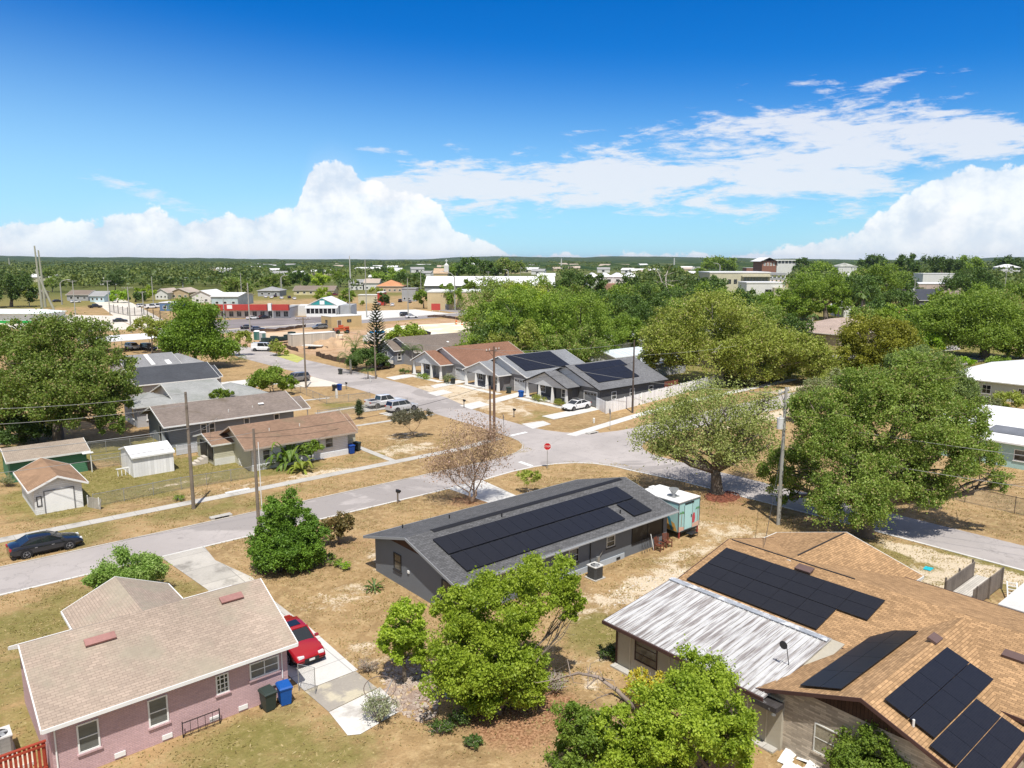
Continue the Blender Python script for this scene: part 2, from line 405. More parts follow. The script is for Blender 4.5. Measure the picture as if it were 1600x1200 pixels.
    def door(s, side, p, a, z, w, h, m=None, frame=None, panes=0, name='door', ribs=0):
        O, t, n = s._fr(side, p, a); Z = Vector((0, 0, 1)); O = O+Z*z+n*.002; f = MB()
        for x0, x1, z0, z1 in ((-.09, 0, 0, h+.09), (w, w+.09, 0, h+.09), (0, w, h, h+.09)): f.obox(O+t*x0+Z*z0, t, n, Z, x1-x0, .05, z1-z0)
        q = MB().obox(O, t, n, Z, w, .025, h)
        for i in range(ribs): q.obox(O+n*.0255+Z*(h*(i+.08)/ribs)+t*.06, t, n, Z, w-.12, .012, h*.84/ribs)
        d = s.put(name, q, m or WHITE); s.put('door_frame', f, frame or WHITE, d)
        if panes:
            g = MB()
            for i in range(panes): g.obox(O+n*.04+Z*h*.78+t*(w*(i+.15)/panes), t, n, Z, w*.7/panes, .01, h*.12)
            s.put('door_pane', g, GLASS, d)
        elif name == 'door': s.put('handle', MB().obox(O+n*.03+Z*1.+t*(w-.13), t, n, Z, .05, .06, .05), STEEL, d)
        return d
    def panels(s, o, ex, ey, nx, ny, pw=1.05, ph=1.9, lift=.1, gx=.02, gy=.025, skip=()):
        ex, ey = Vector(ex).normalized(), Vector(ey).normalized(); n = ex.cross(ey).normalized()
        if n.z < 0: n = -n
        o = Vector(o)+n*lift
        for j in range(ny):
            for i in range(nx):
                if (i, j) in skip: continue
                q = MB().obox(o+ex*i*(pw+gx)+ey*j*(ph+gy), ex, ey, n, pw, ph, .035)
                s.put('solar_panel', q, PANEL)
        return s
def panelmat():
    m, w, b = bsdf('solar_cells')
    tc = w.new('ShaderNodeTexCoord'); br = w.new('ShaderNodeTexBrick'); br.offset = 0
    w.put(br.inputs['Vector'], tc.outputs['UV']); br.inputs['Scale'].default_value = 1
    br.inputs['Brick Width'].default_value = .17; br.inputs['Row Height'].default_value = .085; br.inputs['Mortar Size'].default_value = .004
    w.put(br.inputs['Color1'], (.014, .0142, .017)); w.put(br.inputs['Color2'], (.018, .0182, .021)); w.put(br.inputs['Mortar'], (.03, .03, .033))
    w.put(b.inputs['Base Color'], br.outputs[0]); b.inputs['Roughness'].default_value = .38; b.inputs['Specular IOR Level'].default_value = .3
    return m
PANEL = panelmat()

# ------------------------------------------------------------ vehicles
def paint(name, col, rough=.28): return mat('car_paint_'+name, col, rough, .03, coat=.8, spec=.5)
CARGLASS = mat('car_glass', (.018, .022, .026), .06, .05, spec=.8)
RIM = mat('wheel_rim', (.45, .45, .46), .3, .05, metal=.8)
HEADL = mat('headlight_lens', (.75, .77, .78), .15, .02, spec=.8)
TAILL = mat('taillight_lens', (.42, .02, .02), .2, .05, spec=.7)
CARSPEC = {
 'sedan': dict(L=4.85, W=1.85, bot=.24, top=[(-2.42, .62), (-2.36, .92), (-2.1, 1.02), (-1.5, 1.02), (-.4, .97), (.8, .95), (1.25, .93), (2., .8), (2.3, .68), (2.42, .5)], gl=(-1.85, 1.25, -1.05, .25, 1.43), wb=(-1.4, 1.43)),
 'suv': dict(L=4.85, W=1.95, bot=.28, top=[(-2.42, .7), (-2.4, 1.05), (-2.2, 1.12), (-1., 1.1), (.6, 1.08), (1.1, 1.08), (1.9, .98), (2.28, .86), (2.42, .55)], gl=(-2.38, 1.2, -2.05, .45, 1.72), wb=(-1.42, 1.42)),
 'van': dict(L=5.4, W=2.0, bot=.3, top=[(-2.7, .7), (-2.69, 1.15), (-2.5, 1.25), (0, 1.25), (1.4, 1.2), (2., 1.1), (2.5, .95), (2.7, .6)], gl=(-2.68, 1.95, -2.5, 1.1, 2.1), wb=(-1.7, 1.75)),
 'pickup': dict(L=5.8, W=2.0, bot=.38, top=[(-2.9, .7), (-2.89, 1.12), (-1.2, 1.14), (0, 1.14), (1.3, 1.14), (2., 1.08), (2.7, 1.), (2.88, .7)], gl=(-1.15, 1.5, -.95, .65, 1.85), wb=(-1.75, 1.85)),
}
def car(name, label, kind, col, loc, rz, cat='car', group=None, sunroof=False, lowdetail=False, glassm=None):
    S = CARSPEC[kind]; L, W = S['L'], S['W']; r = root(name, label, cat, loc, rz, group); m = paint(*col)
    P = S['top']; rings = []; hl = L/2
    for x, zt in P:
        t = abs(x)/hl; w = W/2*(1-.13*max(0, (t-.72)/.28)**2); b = S['bot']+(.12*max(0, (t-.85)/.15))
        rings.append([(x, -w*.82, b), (x, -w*.97, b+.1), (x, -w, b+(zt-b)*.45), (x, -w*.975, zt-.12), (x, -w*.9, zt-.02), (x, -w*.5, zt+.02), (x, 0, zt+.03),
                      (x, w*.5, zt+.02), (x, w*.9, zt-.02), (x, w*.975, zt-.12), (x, w, b+(zt-b)*.45), (x, w*.97, b+.1), (x, w*.82, b)])
    n = len(rings[0]); mb = MB(); vs = [p for q in rings for p in q]; fs = []
    for i in range(len(rings)-1):
        for k in range(n): fs.append((i*n+k, i*n+(k+1) % n, (i+1)*n+(k+1) % n, (i+1)*n+k))
    fs += [tuple(range(n)), tuple(range(len(vs)-1, len(vs)-n-1, -1))]
    mb.add(vs, fs); bd = mb.build('body', m, r, smooth=38)
    g0, g1, r0, r1, zr = S['gl']; wb_, wr = W/2*.9, W/2*.74
    def zt(x):
        for (xa, za), (xb, zb) in zip(P, P[1:]):
            if xa <= x <= xb: return za+(zb-za)*(x-xa)/(xb-xa)
        return P[-1][1]
    za, zb = zt(g0)-.04, zt(g1)-.04
    base = [(g0, -wb_*.95, za), (g1, -wb_*.93, zb), (g1, wb_*.93, zb), (g0, wb_*.95, za)]
    topq = [(r0, -wr, zr-.05), (r1, -wr, zr-.05), (r1, wr, zr-.05), (r0, wr, zr-.05)]
    MB().add(base+topq, [(0, 1, 5, 4), (1, 2, 6, 5), (2, 3, 7, 6), (3, 0, 4, 7), (4, 5, 6, 7)]).build('window_glass', glassm or CARGLASS, r)
    rf = MB(); rw = wr+.01
    rr = [[(x, -rw*k, z), (x, -rw*k*.8, z+.035), (x, 0, z+.05), (x, rw*k*.8, z+.035), (x, rw*k, z), (x, 0, z-.03)] for x, z, k in ((r0-.08, zr-.08, .96), (r0+.1, zr-.04, 1), ((r0+r1)/2, zr-.03, 1), (r1-.1, zr-.04, 1), (r1+.1, zr-.09, .96))]
    vs = [p for q in rr for p in q]; fs = []
    for i in range(len(rr)-1):
        for k in range(6): fs.append((i*6+k, i*6+(k+1) % 6, (i+1)*6+(k+1) % 6, (i+1)*6+k))
    fs += [tuple(range(6)), tuple(range(len(vs)-1, len(vs)-7, -1))]
    rf.add(vs, fs)
    for sy in (-1, 1):
        rf.bar((g0+.02, sy*wb_*.95, za), (r0, sy*wr, zr-.05), .09, .05); rf.bar((g1-.02, sy*wb_*.93, zb), (r1, sy*wr, zr-.05), .07, .05)
        for k in ((.38, .78) if kind in ('suv', 'van') else (.5,)):
            rf.bar((g0+(g1-g0)*k, sy*(wb_*.945), (za+zb)/2), (r0+(r1-r0)*k, sy*(wr+.004), zr-.05), .08, .04)
        if kind == 'van': rf.obox((g0, sy*wb_*.965-.01, za), (1, 0, 0), (0, 1, 0), Vector((r0-g0, sy*(wr-wb_*.95), zr-.05-za)), 1.5, .03, (zr-za)*.95)
    rf.build('car_roof', m, r, smooth=40)
    if sunroof: MB().box(r0+.45, r1-.15, -wr*.62, wr*.62, zr+.022, zr+.034).build('sunroof', CARGLASS, r)
    ub = MB().box(-hl+.12, hl-.12, -W/2*.86, W/2*.86, S['bot']-.06, S['bot']+.08)
    wr_ = .335 if kind in ('sedan',) else .38
    for x in S['wb']:
        for sy in (-1, 1):
            y = sy*W/2; ub.cyl((x, y-sy*.2 if sy > 0 else y-.006, wr_+.02), wr_+.07, .206, 18, 'y')
    ub.build('underbody', BLACK, r)
    for x in S['wb']:
        for sy in (-1, 1):
            y = sy*W/2; ya = (y-.2) if sy > 0 else (y-.03)
            t = MB().cyl((x, ya, wr_), wr_, .23, 20, 'y').build('wheel', RUBBER, r)
            q = MB(); yo = y+sy*.034
            q.cyl((x, min(yo, yo-sy*.02), wr_), wr_*.2, .02, 10, 'y')
            for k in range(5):
                a = 2*math.pi*k/5+.3; q.bar((x, yo-sy*.008, wr_), (x+math.cos(a)*wr_*.7, yo-sy*.008, wr_+math.sin(a)*wr_*.7), .09, .015)
            for k in range(14):
                a, b = 2*math.pi*k/14, 2*math.pi*(k+1)/14
                q.bar((x+math.cos(a)*wr_*.68, yo-sy*.008, wr_+math.sin(a)*wr_*.68), (x+math.cos(b)*wr_*.68, yo-sy*.008, wr_+math.sin(b)*wr_*.68), .045, .018)
            q.build('rim', RIM, t)
    xf, xr = hl-.1, -hl+.05
    for sy in (-1, 1):
        zf = zt(hl-.2)
        MB().obox((xf-.32, sy*W/2*.62-.16, zf-.13), (1, 0, 0), (0, 1, 0), (0, 0, 1), .36, .32, .13).build('headlight', HEADL, r)
        zr_ = zt(xr+.1)
        MB().obox((-hl-.012, sy*W/2*.7-.17, zr_-.2), (1, 0, 0), (0, 1, 0), (0, 0, 1), .14, .34, .17).build('taillight', TAILL, r)
        MB().obox((g1-.35, sy*(W/2+.02)-.08, zb+.02), (1, 0, 0), (0, 1, 0), (0, 0, 1), .14, .2, .13).build('wing_mirror', m, r)
    MB().box(hl-.06, hl+.012, -W/2*.45, W/2*.45, S['bot']+.12, S['bot']+.3).build('grille', BLACK, r)
    MB().box(hl+.012, hl+.022, -.16, .16, S['bot']+.14, S['bot']+.26).build('number_plate', OFFW, r)
    for x in ((-.75, .35) if kind != 'pickup' else (.1, .9)):
        for sy in (-1, 1): MB().box(x-.09, x+.09, sy*W/2*.992-.012, sy*W/2*.992+.012, S['bot']+(zt(x)-S['bot'])*.62, S['bot']+(zt(x)-S['bot'])*.68).build('door_handle', RIM, r)
    if kind == 'pickup':
        MB().box(-2.78, -1.25, -.85, .85, 1.13, 1.185).build('truck_bed', BLACK, r)
        q = MB().box(-2.88, -1.2, -.98, -.86, 1.1, 1.26).box(-2.88, -1.2, .86, .98, 1.1, 1.26).box(-2.9, -2.79, -.86, .86, .95, 1.26); q.build('bed_side', m, r)
    return r

# ------------------------------------------------------------ plants
def leaves_mesh(name, P, S, rng, up=.25, asp=.62):
    N = len(P); n = rng.normal(size=(N, 3)); n[:, 2] += up*1.5; n /= np.linalg.norm(n, axis=1)[:, None]
    a = rng.normal(size=(N, 3)); t = np.cross(n, a); t /= np.linalg.norm(t, axis=1)[:, None]; b = np.cross(n, t)
    s = S[:, None]
    V = np.stack([P+t*s*.5, P+b*s*asp*.5, P-t*s*.5, P-b*s*asp*.5], 1).reshape(-1, 3)
    me = bpy.data.meshes.new(name); me.vertices.add(4*N); me.vertices.foreach_set('co', V.astype(np.float32).ravel())
    me.loops.add(4*N); me.loops.foreach_set('vertex_index', np.arange(4*N, dtype=np.int32))
    me.polygons.add(N); me.polygons.foreach_set('loop_start', np.arange(0, 4*N, 4, dtype=np.int32))
    try: me.polygons.foreach_set('loop_total', np.full(N, 4, dtype=np.int32))
    except Exception: pass
    me.update(calc_edges=True); return me
def crown_pts(rng, rx, ry, rz, ncl, cr, nl, ls, low=-.55, hollow=.45):
    d = rng.normal(size=(ncl*4, 3)); d /= np.linalg.norm(d, axis=1)[:, None]; d = d[d[:, 2] > low][:ncl]
    ph = rng.uniform(0, 6.28, 6)
    lump = 1+.16*np.sin(3*np.arctan2(d[:, 1], d[:, 0])+ph[0])*np.cos(2.5*d[:, 2]+ph[1])+.1*np.sin(7*d[:, 0]+ph[2])+.1*np.sin(6*d[:, 1]+ph[3])
    r = (hollow+(1-hollow)*rng.uniform(size=len(d))**.6)*lump*(1-cr*.55)
    c = d*r[:, None]*np.array([rx, ry, rz])
    k = rng.integers(0, len(c), nl); q = rng.normal(size=(nl, 3)); q /= np.linalg.norm(q, axis=1)[:, None]
    crs = rng.uniform(.65, 1.3, len(c))*cr*(rx+ry+rz)/3
    rr = .4+.6*rng.uniform(size=nl)**.6; far_ = rng.uniform(size=nl) < .28; rr = np.where(far_, rr*rng.uniform(1., 2., nl), rr)
    P = c[k]+q*(crs[k]*rr)[:, None]*np.array([1.1, 1.1, .9])
    # irregular hollows through the crown, where light and whatever is behind come through
    fq = 2*math.pi/(rx*.62); a = rng.uniform(0, 6.28, 6); Q = P+.12*rx*np.sin(P[:, [1, 2, 0]]*fq*.8+a[3:6])
    g = np.sin(Q[:, 0]*fq+a[0])*np.sin(Q[:, 1]*fq+a[1])+.6*np.sin(Q[:, 2]*fq*1.2+a[2])*np.sin((Q[:, 0]+Q[:, 1])*fq*.7+a[1])
    keep = g+rng.normal(size=nl)*.16 < .5; P = P[keep]
    return P, rng.uniform(.65, 1.4, len(P))*ls, c
def tree(name, label, cat, base, top, bot, width, leaf, bark=None, seed=1, ncl=60, cr=.24, nl=14000, ls=.28, shift=(0, 0), group=None, tr=None, nlimb=9, low=-.55, hollow=.45, depth=1., twigs=0, up=.25, forkz=None, multi=1):
    """base (x,y) on the ground, crown from bot to top and width metres across"""
    rng = np.random.default_rng(seed); rz = (top-bot)/2; rx = width/2; cz = bot+rz*.92
    P, S, c = crown_pts(rng, rx, rx*depth, rz, ncl, cr, nl, ls, low, hollow)
    sh = np.array([shift[0], shift[1], cz]); P = P+sh; P[:, 2] = np.maximum(P[:, 2], .08)
    r = root(name, label, cat, base, 0, group)
    me = leaves_mesh('crown', P, S, rng, up); o = mesh_obj('crown', me, leaf, r)
    tr = tr or max(.12, width*.028); mb = MB(); fz = forkz or max(.5, min(bot+rz*.25, cz*.55)); C0 = Vector((shift[0]*.35, shift[1]*.35, fz))
    stems = []
    for i in range(multi):
        ox = Vector((rng.uniform(-1, 1)*tr*2.2, rng.uniform(-1, 1)*tr*2.2, 0)) if multi > 1 else Vector((0, 0, 0))
        f = C0+ox*2; k = 1/multi**.5; stems.append((f, tr*k*.8))
        mb.tube([ox*.6+Vector((0, 0, -.15)), ox*.7+Vector((0, 0, .25)), ox+C0*.5+Vector((rng.uniform(-.1, .1), rng.uniform(-.1, .1), 0)), f], [tr*k*1.5, tr*k*1.1, tr*k, tr*k*.8], 8)
    idx = rng.permutation(len(c))[:nlimb]
    for i in idx:
        f, fr = stems[int(rng.integers(0, len(stems)))]
        e = Vector(c[i]*.92+sh); mid = f.lerp(e, .45)+Vector((rng.uniform(-1, 1), rng.uniform(-1, 1), rng.uniform(-.2, .9)))*rx*.1
        mb.tube([f-Vector((0, 0, .1)), mid, e], [fr*.62, fr*.38, fr*.1], 5)
        for j in range(twigs):
            q = mid.lerp(e, rng.uniform(0, .8)); w = q+Vector((rng.uniform(-1, 1), rng.uniform(-1, 1), rng.uniform(-.2, 1)))*rx*.35
            m2 = q.lerp(w, .5)+Vector((rng.uniform(-1, 1), rng.uniform(-1, 1), 0))*rx*.04
            mb.tube([q, m2, w], [fr*.2, fr*.13, fr*.04], 4)
    mb.build('trunk', bark or BARK, r, smooth=True, fix=False)
    return r
def tree_px(name, label, bx, by, cx, top, bot, w, leaf, cat='tree', dens=1., lpx=2.6, maxn=52000, cover=1., base=None, **k):
    """same, measured on the ground plan: where it stands and how tall and broad it is"""
    u, v = base or G(bx, by); zc = PX(u, v, 0)[2]; mpp = zc/FPX
    zt, zb = ZY(u, v, top), ZY(u, v, bot); zb = max(.2, zb); zt = max(zt, zb+.6)
    W = w*mpp; dx = (cx-PX(u, v, (zt+zb)/2)[0])*mpp; sh = (dx*_ca, -dx*_sa)
    ls = max(.11, lpx*mpp*1.2) if 'ls' not in k else k.pop('ls')
    area = 4*3.14*(W/2)**1.2*((zt-zb)/2)**.8
    nl = int(min(maxn, 1.9*dens*area*2.1/(ls*ls*.31)))
    return tree(name, label, cat, (u, v), zt, zb, W, leaf, nl=max(400, nl), ls=ls, shift=sh, **k)
def strip(mb, pts, wid, side):
    """a flat blade along points; side = unit vector across"""
    vs = []; fs = []
    for i, p in enumerate(pts):
        p = Vector(p); w = wid[i]/2; vs += [p-side*w, p+Vector((0, 0, .15*w)), p+side*w]
    for i in range(len(pts)-1):
        a = 3*i; fs += [(a, a+1, a+4, a+3), (a+1, a+2, a+5, a+4)]
    mb.add(vs, fs)
def frond_plant(name, label, cat, loc, n, L, h0, rise, wid, leaf, seed=1, trunk=0., tr=.15, droop=1., group=None, trunkm=None, leafy=False):
    rng = random.Random(seed); r = root(name, label, cat, loc, 0, group)
    for i in range(n):
        a = 2*math.pi*(i*.381966+rng.random()*.04); l = L*rng.uniform(.75, 1.1); rs = rise*rng.uniform(.2, 1.2)
        d = Vector((math.cos(a), math.sin(a), 0)); side = Vector((-d.y, d.x, 0)); mb = MB(); pts = []; ws = []
        for k in range(8):
            t = k/7; pts.append(Vector((0, 0, h0+trunk))+d*l*t*(1-.25*t*t)+Vector((0, 0, rs*math.sin(t*1.9)*l-droop*l*.55*t*t)))
            ws.append(wid*(.15+1.5*t*(1-t)**.6+.02))
        if leafy:        # feather leaf: leaflets along the rib
            for k in range(7):
                mb.tube([pts[k], pts[k+1]], .015*L/2, 3, False)
            for k in range(1, 15):
                t = k/15*7; j = min(6, int(t)); q = pts[j].lerp(pts[j+1], t-j); ll = wid*(1-.5*abs(k/15-.45)*1.6)
                for s2 in (-1, 1): strip(mb, [q, q+side*s2*ll*.55+d*ll*.25+Vector((0, 0, -.08*ll)), q+side*s2*ll*.9+d*ll*.5+Vector((0, 0, -.35*ll))], [wid*.11, wid*.1, .01], d)
        else: strip(mb, pts, ws, side)
        mb.build('frond' if leafy else 'leaf', leaf, r, smooth=True, fix=False)
    if trunk > 0:
        mb = MB().tube([(0, 0, -.1), (.06, .03, trunk*.5), (0, 0, trunk+h0)], [tr*1.25, tr, tr*.85], 8); mb.build('trunk', trunkm or PALEBARK, r, smooth=True, fix=False)
    return r
# ------------------------------------------------------------ poles, wires, fences, bins
def pole(label, b, h, r0=.17, arm=None, armz=None, trans=None, m=None, name='utility_pole', cat='utility pole', group=None, lean=(0, 0)):
    r = root(name, label, cat, b, 0, group); m = m or POLE
    MB().tube([(0, 0, -.3), (lean[0]*.5, lean[1]*.5, h*.5), (lean[0], lean[1], h)], [r0, r0*.82, r0*.62], 9).build('shaft', m, r, smooth=30)
    if arm:
        L, ang = arm; z = armz or h-.35; d = Vector((math.cos(ang), math.sin(ang), 0)); o = Vector((lean[0], lean[1], z))+Vector((-d.y, d.x, 0))*r0
        a = MB().bar(o-d*L/2, o+d*L/2, .12); a.bar(o-d*L*.3, o-Vector((0, 0, .7)), .04).bar(o+d*L*.3, o-Vector((0, 0, .7)), .04); a = a.build('crossarm', m, r)
        for k in (-.47, -.25, .25, .47):
            MB().cyl(o+d*L*k+Vector((0, 0, .07)), .05, .2, 8).build('insulator', OFFW, a)
    if trans:
        z, ang = trans; d = Vector((math.cos(ang), math.sin(ang), 0)); o = d*(.16+.28)
        MB().cyl((o.x, o.y, z), .27, .85, 12).cyl((o.x, o.y, z+.85), .28, .05, 12).cyl((o.x-.08, o.y, z+.9), .04, .2, 6).cyl((o.x+.1, o.y, z+.9), .04, .2, 6).build('transformer', STEELP, r, smooth=40)
    return r
STEELP = mat('transformer_paint', (.6, .61, .6), .5, .08)
WIREM = mat('wire_insulation', (.3, .3, .29), .6, .05)
WIRED = mat('dark_wire', (.05, .05, .05), .6, .05)
def wire(label, a, b, sag=.6, r=.018, m=None, group=None):
    a, b = Vector(a), Vector(b); n = 14; pts = [a.lerp(b, i/n)-Vector((0, 0, sag*4*(i/n)*(1-i/n))) for i in range(n+1)]
    o = MB().tube(pts, r, 4).build('power_line', m or WIREM, None, smooth=True, loc=tuple(a), fix=False)
    return tag(o, label, 'power line', group)
def linkmat():
    m, w, b = bsdf('chain_link'); tc = w.new('ShaderNodeTexCoord'); mp = w.new('ShaderNodeMapping'); w.put(mp.inputs[0], tc.outputs['UV'])
    mp.inputs['Rotation'].default_value = (0, 0, R(45))
    br = w.new('ShaderNodeTexBrick'); br.offset = 0; w.put(br.inputs['Vector'], mp.outputs[0]); br.inputs['Scale'].default_value = 1
    br.inputs['Brick Width'].default_value = .06; br.inputs['Row Height'].default_value = .06; br.inputs['Mortar Size'].default_value = .004
    w.put(b.inputs['Base Color'], (.32, .32, .3)); b.inputs['Metallic'].default_value = .3; b.inputs['Roughness'].default_value = .6
    w.put(b.inputs['Alpha'], br.outputs['Fac']); return m
LINK = linkmat()
def chain_fence(label, pts, h=1.2, step=3., m=None, group=None):
    m = m or STEEL; r = root('chain_link_fence', label, 'fence', pts[0], 0, group); o = Vector((*pts[0][:2], 0)); rail = MB(); net = MB()
    for a, b in zip(pts, pts[1:]):
        a, b = Vector((*a[:2], 0))-o, Vector((*b[:2], 0))-o; n = max(1, round((b-a).length/step)); up = Vector((0, 0, h))
        rail.bar(a+up, b+up, .045); net.add([a+Vector((0, 0, .03)), b+Vector((0, 0, .03)), b+up, a+up], [(0, 1, 2, 3)])
        for i in range(n+(b-o-Vector((*pts[-1][:2], 0))).length.__lt__(0)):
            p = a.lerp(b, i/n); MB().cyl((p.x, p.y, -.1), .033, h+.18, 7).build('post', m, r)
    e = Vector((*pts[-1][:2], 0))-o; MB().cyl((e.x, e.y, -.1), .033, h+.18, 7).build('post', m, r)
    rail.build('top_rail', m, r); net.build('mesh_panel', LINK, r, fix=False)
    return r
def wheelie_bin(label, loc, rz, col, group=None):
    m = mat('bin_plastic_%.2f_%.2f' % (col[0], col[2]), col, .5, .08)
    r = root('wheeled_bin', label, 'trash bin', loc, rz, group); k = [(-.24, -.26), (.24, -.26), (.24, .26), (-.24, .26)]; t = [(-.3, -.36), (.3, -.36), (.3, .36), (-.3, .36)]
    b = MB().add([(x, y, .06) for x, y in k]+[(x, y, .98) for x, y in t], [(0, 1, 2, 3), (4, 5, 6, 7), (0, 1, 5, 4), (1, 2, 6, 5), (2, 3, 7, 6), (3, 0, 4, 7)])
    b.box(-.33, .33, -.39, .39, .93, .99); b.build('body', m, r)
    l = MB().add([(-.34, -.41, .995), (.34, -.41, .995), (.34, .41, .995), (-.34, .41, .995), (-.28, -.34, 1.06), (.28, -.34, 1.06), (.28, .34, 1.1), (-.28, .34, 1.1)], [(0, 1, 2, 3), (4, 5, 6, 7), (0, 1, 5, 4), (1, 2, 6, 5), (2, 3, 7, 6), (3, 0, 4, 7)])
    l.build('lid', m, r); MB().cyl((-.28, .46, .95), .02, .56, 6, 'x').build('handle', m, r)
    for x in (-.29, .24): MB().cyl((x, .3, .12), .12, .05, 12, 'x').build('wheel', RUBBER, r)
    return r
def mailbox(label, loc, rz=0., col=None, group=None):
    r = root('mailbox', label, 'mailbox', loc, rz, group)
    MB().box(-.05, .05, -.05, .05, -.1, 1.05).bar((0, -.28, .98), (0, .2, .98), .07).build('post', POLE if col is None else OFFW, r)
    pr = [(-.1, 1.05), (-.1, 1.18)]+[(-.1*math.cos(a), 1.18+.09*math.sin(a)) for a in (.5, 1., 1.57, 2.1, 2.6)]+[(.1, 1.18), (.1, 1.05)]
    MB().prism(pr, -.35, .15, 'y').build('box', col or BLACK, r)
    MB().box(.105, .115, -.1, .02, 1.15, 1.25).build('flag', TAILL, r)
    return r
def sheet(name, pts, z, m, kind='structure', label=None, cat=None, holes=None):
    o = MB().add([(x, y, z) for x, y in pts], [tuple(range(len(pts)))]).build(name, m, None, fix=False)
    me = o.data
    if me.polygons[0].normal.z < 0: me.flip_normals()
    if kind: o['kind'] = kind
    return tag(o, label, cat)
# ============================================================ GROUND
def ground():
    def axis(lo, hi, st):
        a = list(np.arange(lo, hi+.01, st)); x, d = hi, st
        while x < 9000: d *= 1.35; x += d; a.append(x)
        x, d = lo, st
        while x > -9000: d *= 1.35; x -= d; a.insert(0, x)
        return np.array(a)
    U, V = axis(-30, 190, 1.), axis(0, 300, 1.2); nu, nv = len(U), len(V)
    uu, vv = np.meshgrid(U, V, indexing='ij'); P = np.stack([uu, vv, np.zeros_like(uu)], -1).reshape(-1, 3)
    i, j = np.meshgrid(np.arange(nu-1), np.arange(nv-1), indexing='ij'); a = i*nv+j
    F = np.stack([a, a+nv, a+nv+1, a+1], -1).reshape(-1, 4)
    me = bpy.data.meshes.new('ground'); me.vertices.add(len(P)); me.vertices.foreach_set('co', P.astype(np.float32).ravel())
    me.loops.add(F.size); me.loops.foreach_set('vertex_index', F.astype(np.int32).ravel())
    me.polygons.add(len(F)); me.polygons.foreach_set('loop_start', np.arange(0, F.size, 4, dtype=np.int32)); me.update(calc_edges=True)
    col = np.zeros((len(P), 4)); col[:, 3] = 1
    def blob(ch, x, y, rx, ry, k, rot=0):
        dx, dy = P[:, 0]-x, P[:, 1]-y; c, s = math.cos(rot), math.sin(rot)
        d = ((dx*c+dy*s)/rx)**2+((-dx*s+dy*c)/ry)**2; col[:, ch] = np.maximum(col[:, ch], k*np.clip(1.35-d, 0, 1))
    # 0 greener grass, 1 bare sand, 2 fallen leaves and red mulch, 3(alpha) cleared construction dirt
    for b in ((20, 81, 14, 8, .75), (27, 78, 8, 4, .7), (12, 78, 6, 6, .6), (8, 68, 22, 3.5, .45), (22, 66.5, 14, 2.2, .35), (8, 30, 9, 5, .55), (2, 45, 7, 9, .5), (9, 52, 8, 5, .5), (56, 22, 5, 6, .6), (60, 14, 4, 9, .8), (72, 78, 5, 3, .5),
              (55, 103, 5, 5, .5), (24, 95, 8, 6, .9), (12, 98, 10, 8, .8), (60, 95, 4, 4, .4), (50, 48, 8, 4, .3), (31, 28, 3, 4, .55), (150, 55, 40, 22, .75), (190, 66, 30, 15, .9), (112, 48, 14, 10, .4), (40, 73.5, 9, 2.5, .3), (32, 75, 6, 2, .8), (92, 66, 14, 2, .2)): blob(0, *b)
    for b in ((40, 30, 4, 3.5, .9), (36.5, 31.5, 6, 2, .7), (28, 26, 2.5, 2, .45), (45, 33, 5, 1.5, .7), (52, 33, 3, 5, .6), (59, 19, 2, 7, 1.), (54, 19, 4, 3, .85), (20, 35, 2.5, 4, .45), (22, 43, 3, 2.5, .6), (28, 47, 3, 3, .6), (24, 72, 6, 1.6, .45), (34, 71, 5, 1.3, .8), (47, 74, 5, 3, .7),
              (53, 70, 3, 3, .4), (75, 104, 6, 8, .85), (76, 88, 6, 7, .5), (66, 80, 4, 8, .3), (71, 95, 4, 20, .75), (101, 56.5, 22, 1.8, 1.), (130, 66.5, 24, 1.6, 1.), (19, 31, 1.3, 2.5, .7), (50, 80, 4, 3, .5), (22, 77, 5, 1, .6), (44, 66.5, 8, 1.5, .25), (30, 31, 2, 2, .3)): blob(1, *b)
    for b in ((59.5, 39, 3, 2.4, 1.), (57, 41, 5, 9, .55), (41, 54, 3, 2.5, .8), (22.5, 25.5, 3.8, 3.6, .9), (25, 29, 3.5, 3, .5), (20, 31, 1.8, 3.5, .6), (48, 50, 4, 2, .35), (53, 29, 6, 5, .45), (23, 49, 3.5, 3, .45), (27, 51, 3, 2.5, .6), (37, 47, 12, 3, .25), (78, 44, 12, 12, .4), (69, 33, 3, 10, .35), (90, 102, 8, 3, .5)): blob(2, *b)
    far_ = (np.hypot(P[:, 0], P[:, 1]) > 330) | ((P[:, 0] > 104) & (P[:, 1] > 72) & (P[:, 1] < 165)); col[far_, 0] = np.maximum(col[far_, 0], .85)
    lot = (P[:, 1] > 235) & (P[:, 1] < 420) & (P[:, 0] > 55) & (P[:, 0] < 300); col[lot, 0] = .15
    dirt = ((95, 190, 22, 50, 1.), (118, 175, 30, 40, 1.), (150, 190, 45, 35, 1.), (170, 215, 50, 20, .9), (75, 200, 3, 20, .7))
    for x, y, rx, ry, k in dirt:
        d = ((P[:, 0]-x)/rx)**2+((P[:, 1]-y)/ry)**2; col[:, 3] = np.minimum(col[:, 3], 1-k*np.clip(1.3-d, 0, 1))
    at = me.color_attributes.new('cover', 'FLOAT_COLOR', 'POINT'); at.data.foreach_set('color', col.astype(np.float32).ravel())
    m, w, b = bsdf('dry_grass_ground'); at = w.new('ShaderNodeAttribute', attribute_name='cover'); sp = w.new('ShaderNodeSeparateColor'); w.put(sp.inputs[0], at.outputs['Color'])
    tc = w.new('ShaderNodeTexCoord'); o = tc.outputs['Object']
    n0 = w.noise(o, .035, 5, .6); n1 = w.noise(o, .22, 6, .65); n2 = w.noise(o, 1.3, 5, .65); n3 = w.noise(o, 7, 4, .7); n4 = w.noise(o, .7, 6, .7, .6)
    straw = w.mix(w.rng(n1, .35, .65), (.375, .25, .125), (.26, .175, .085))
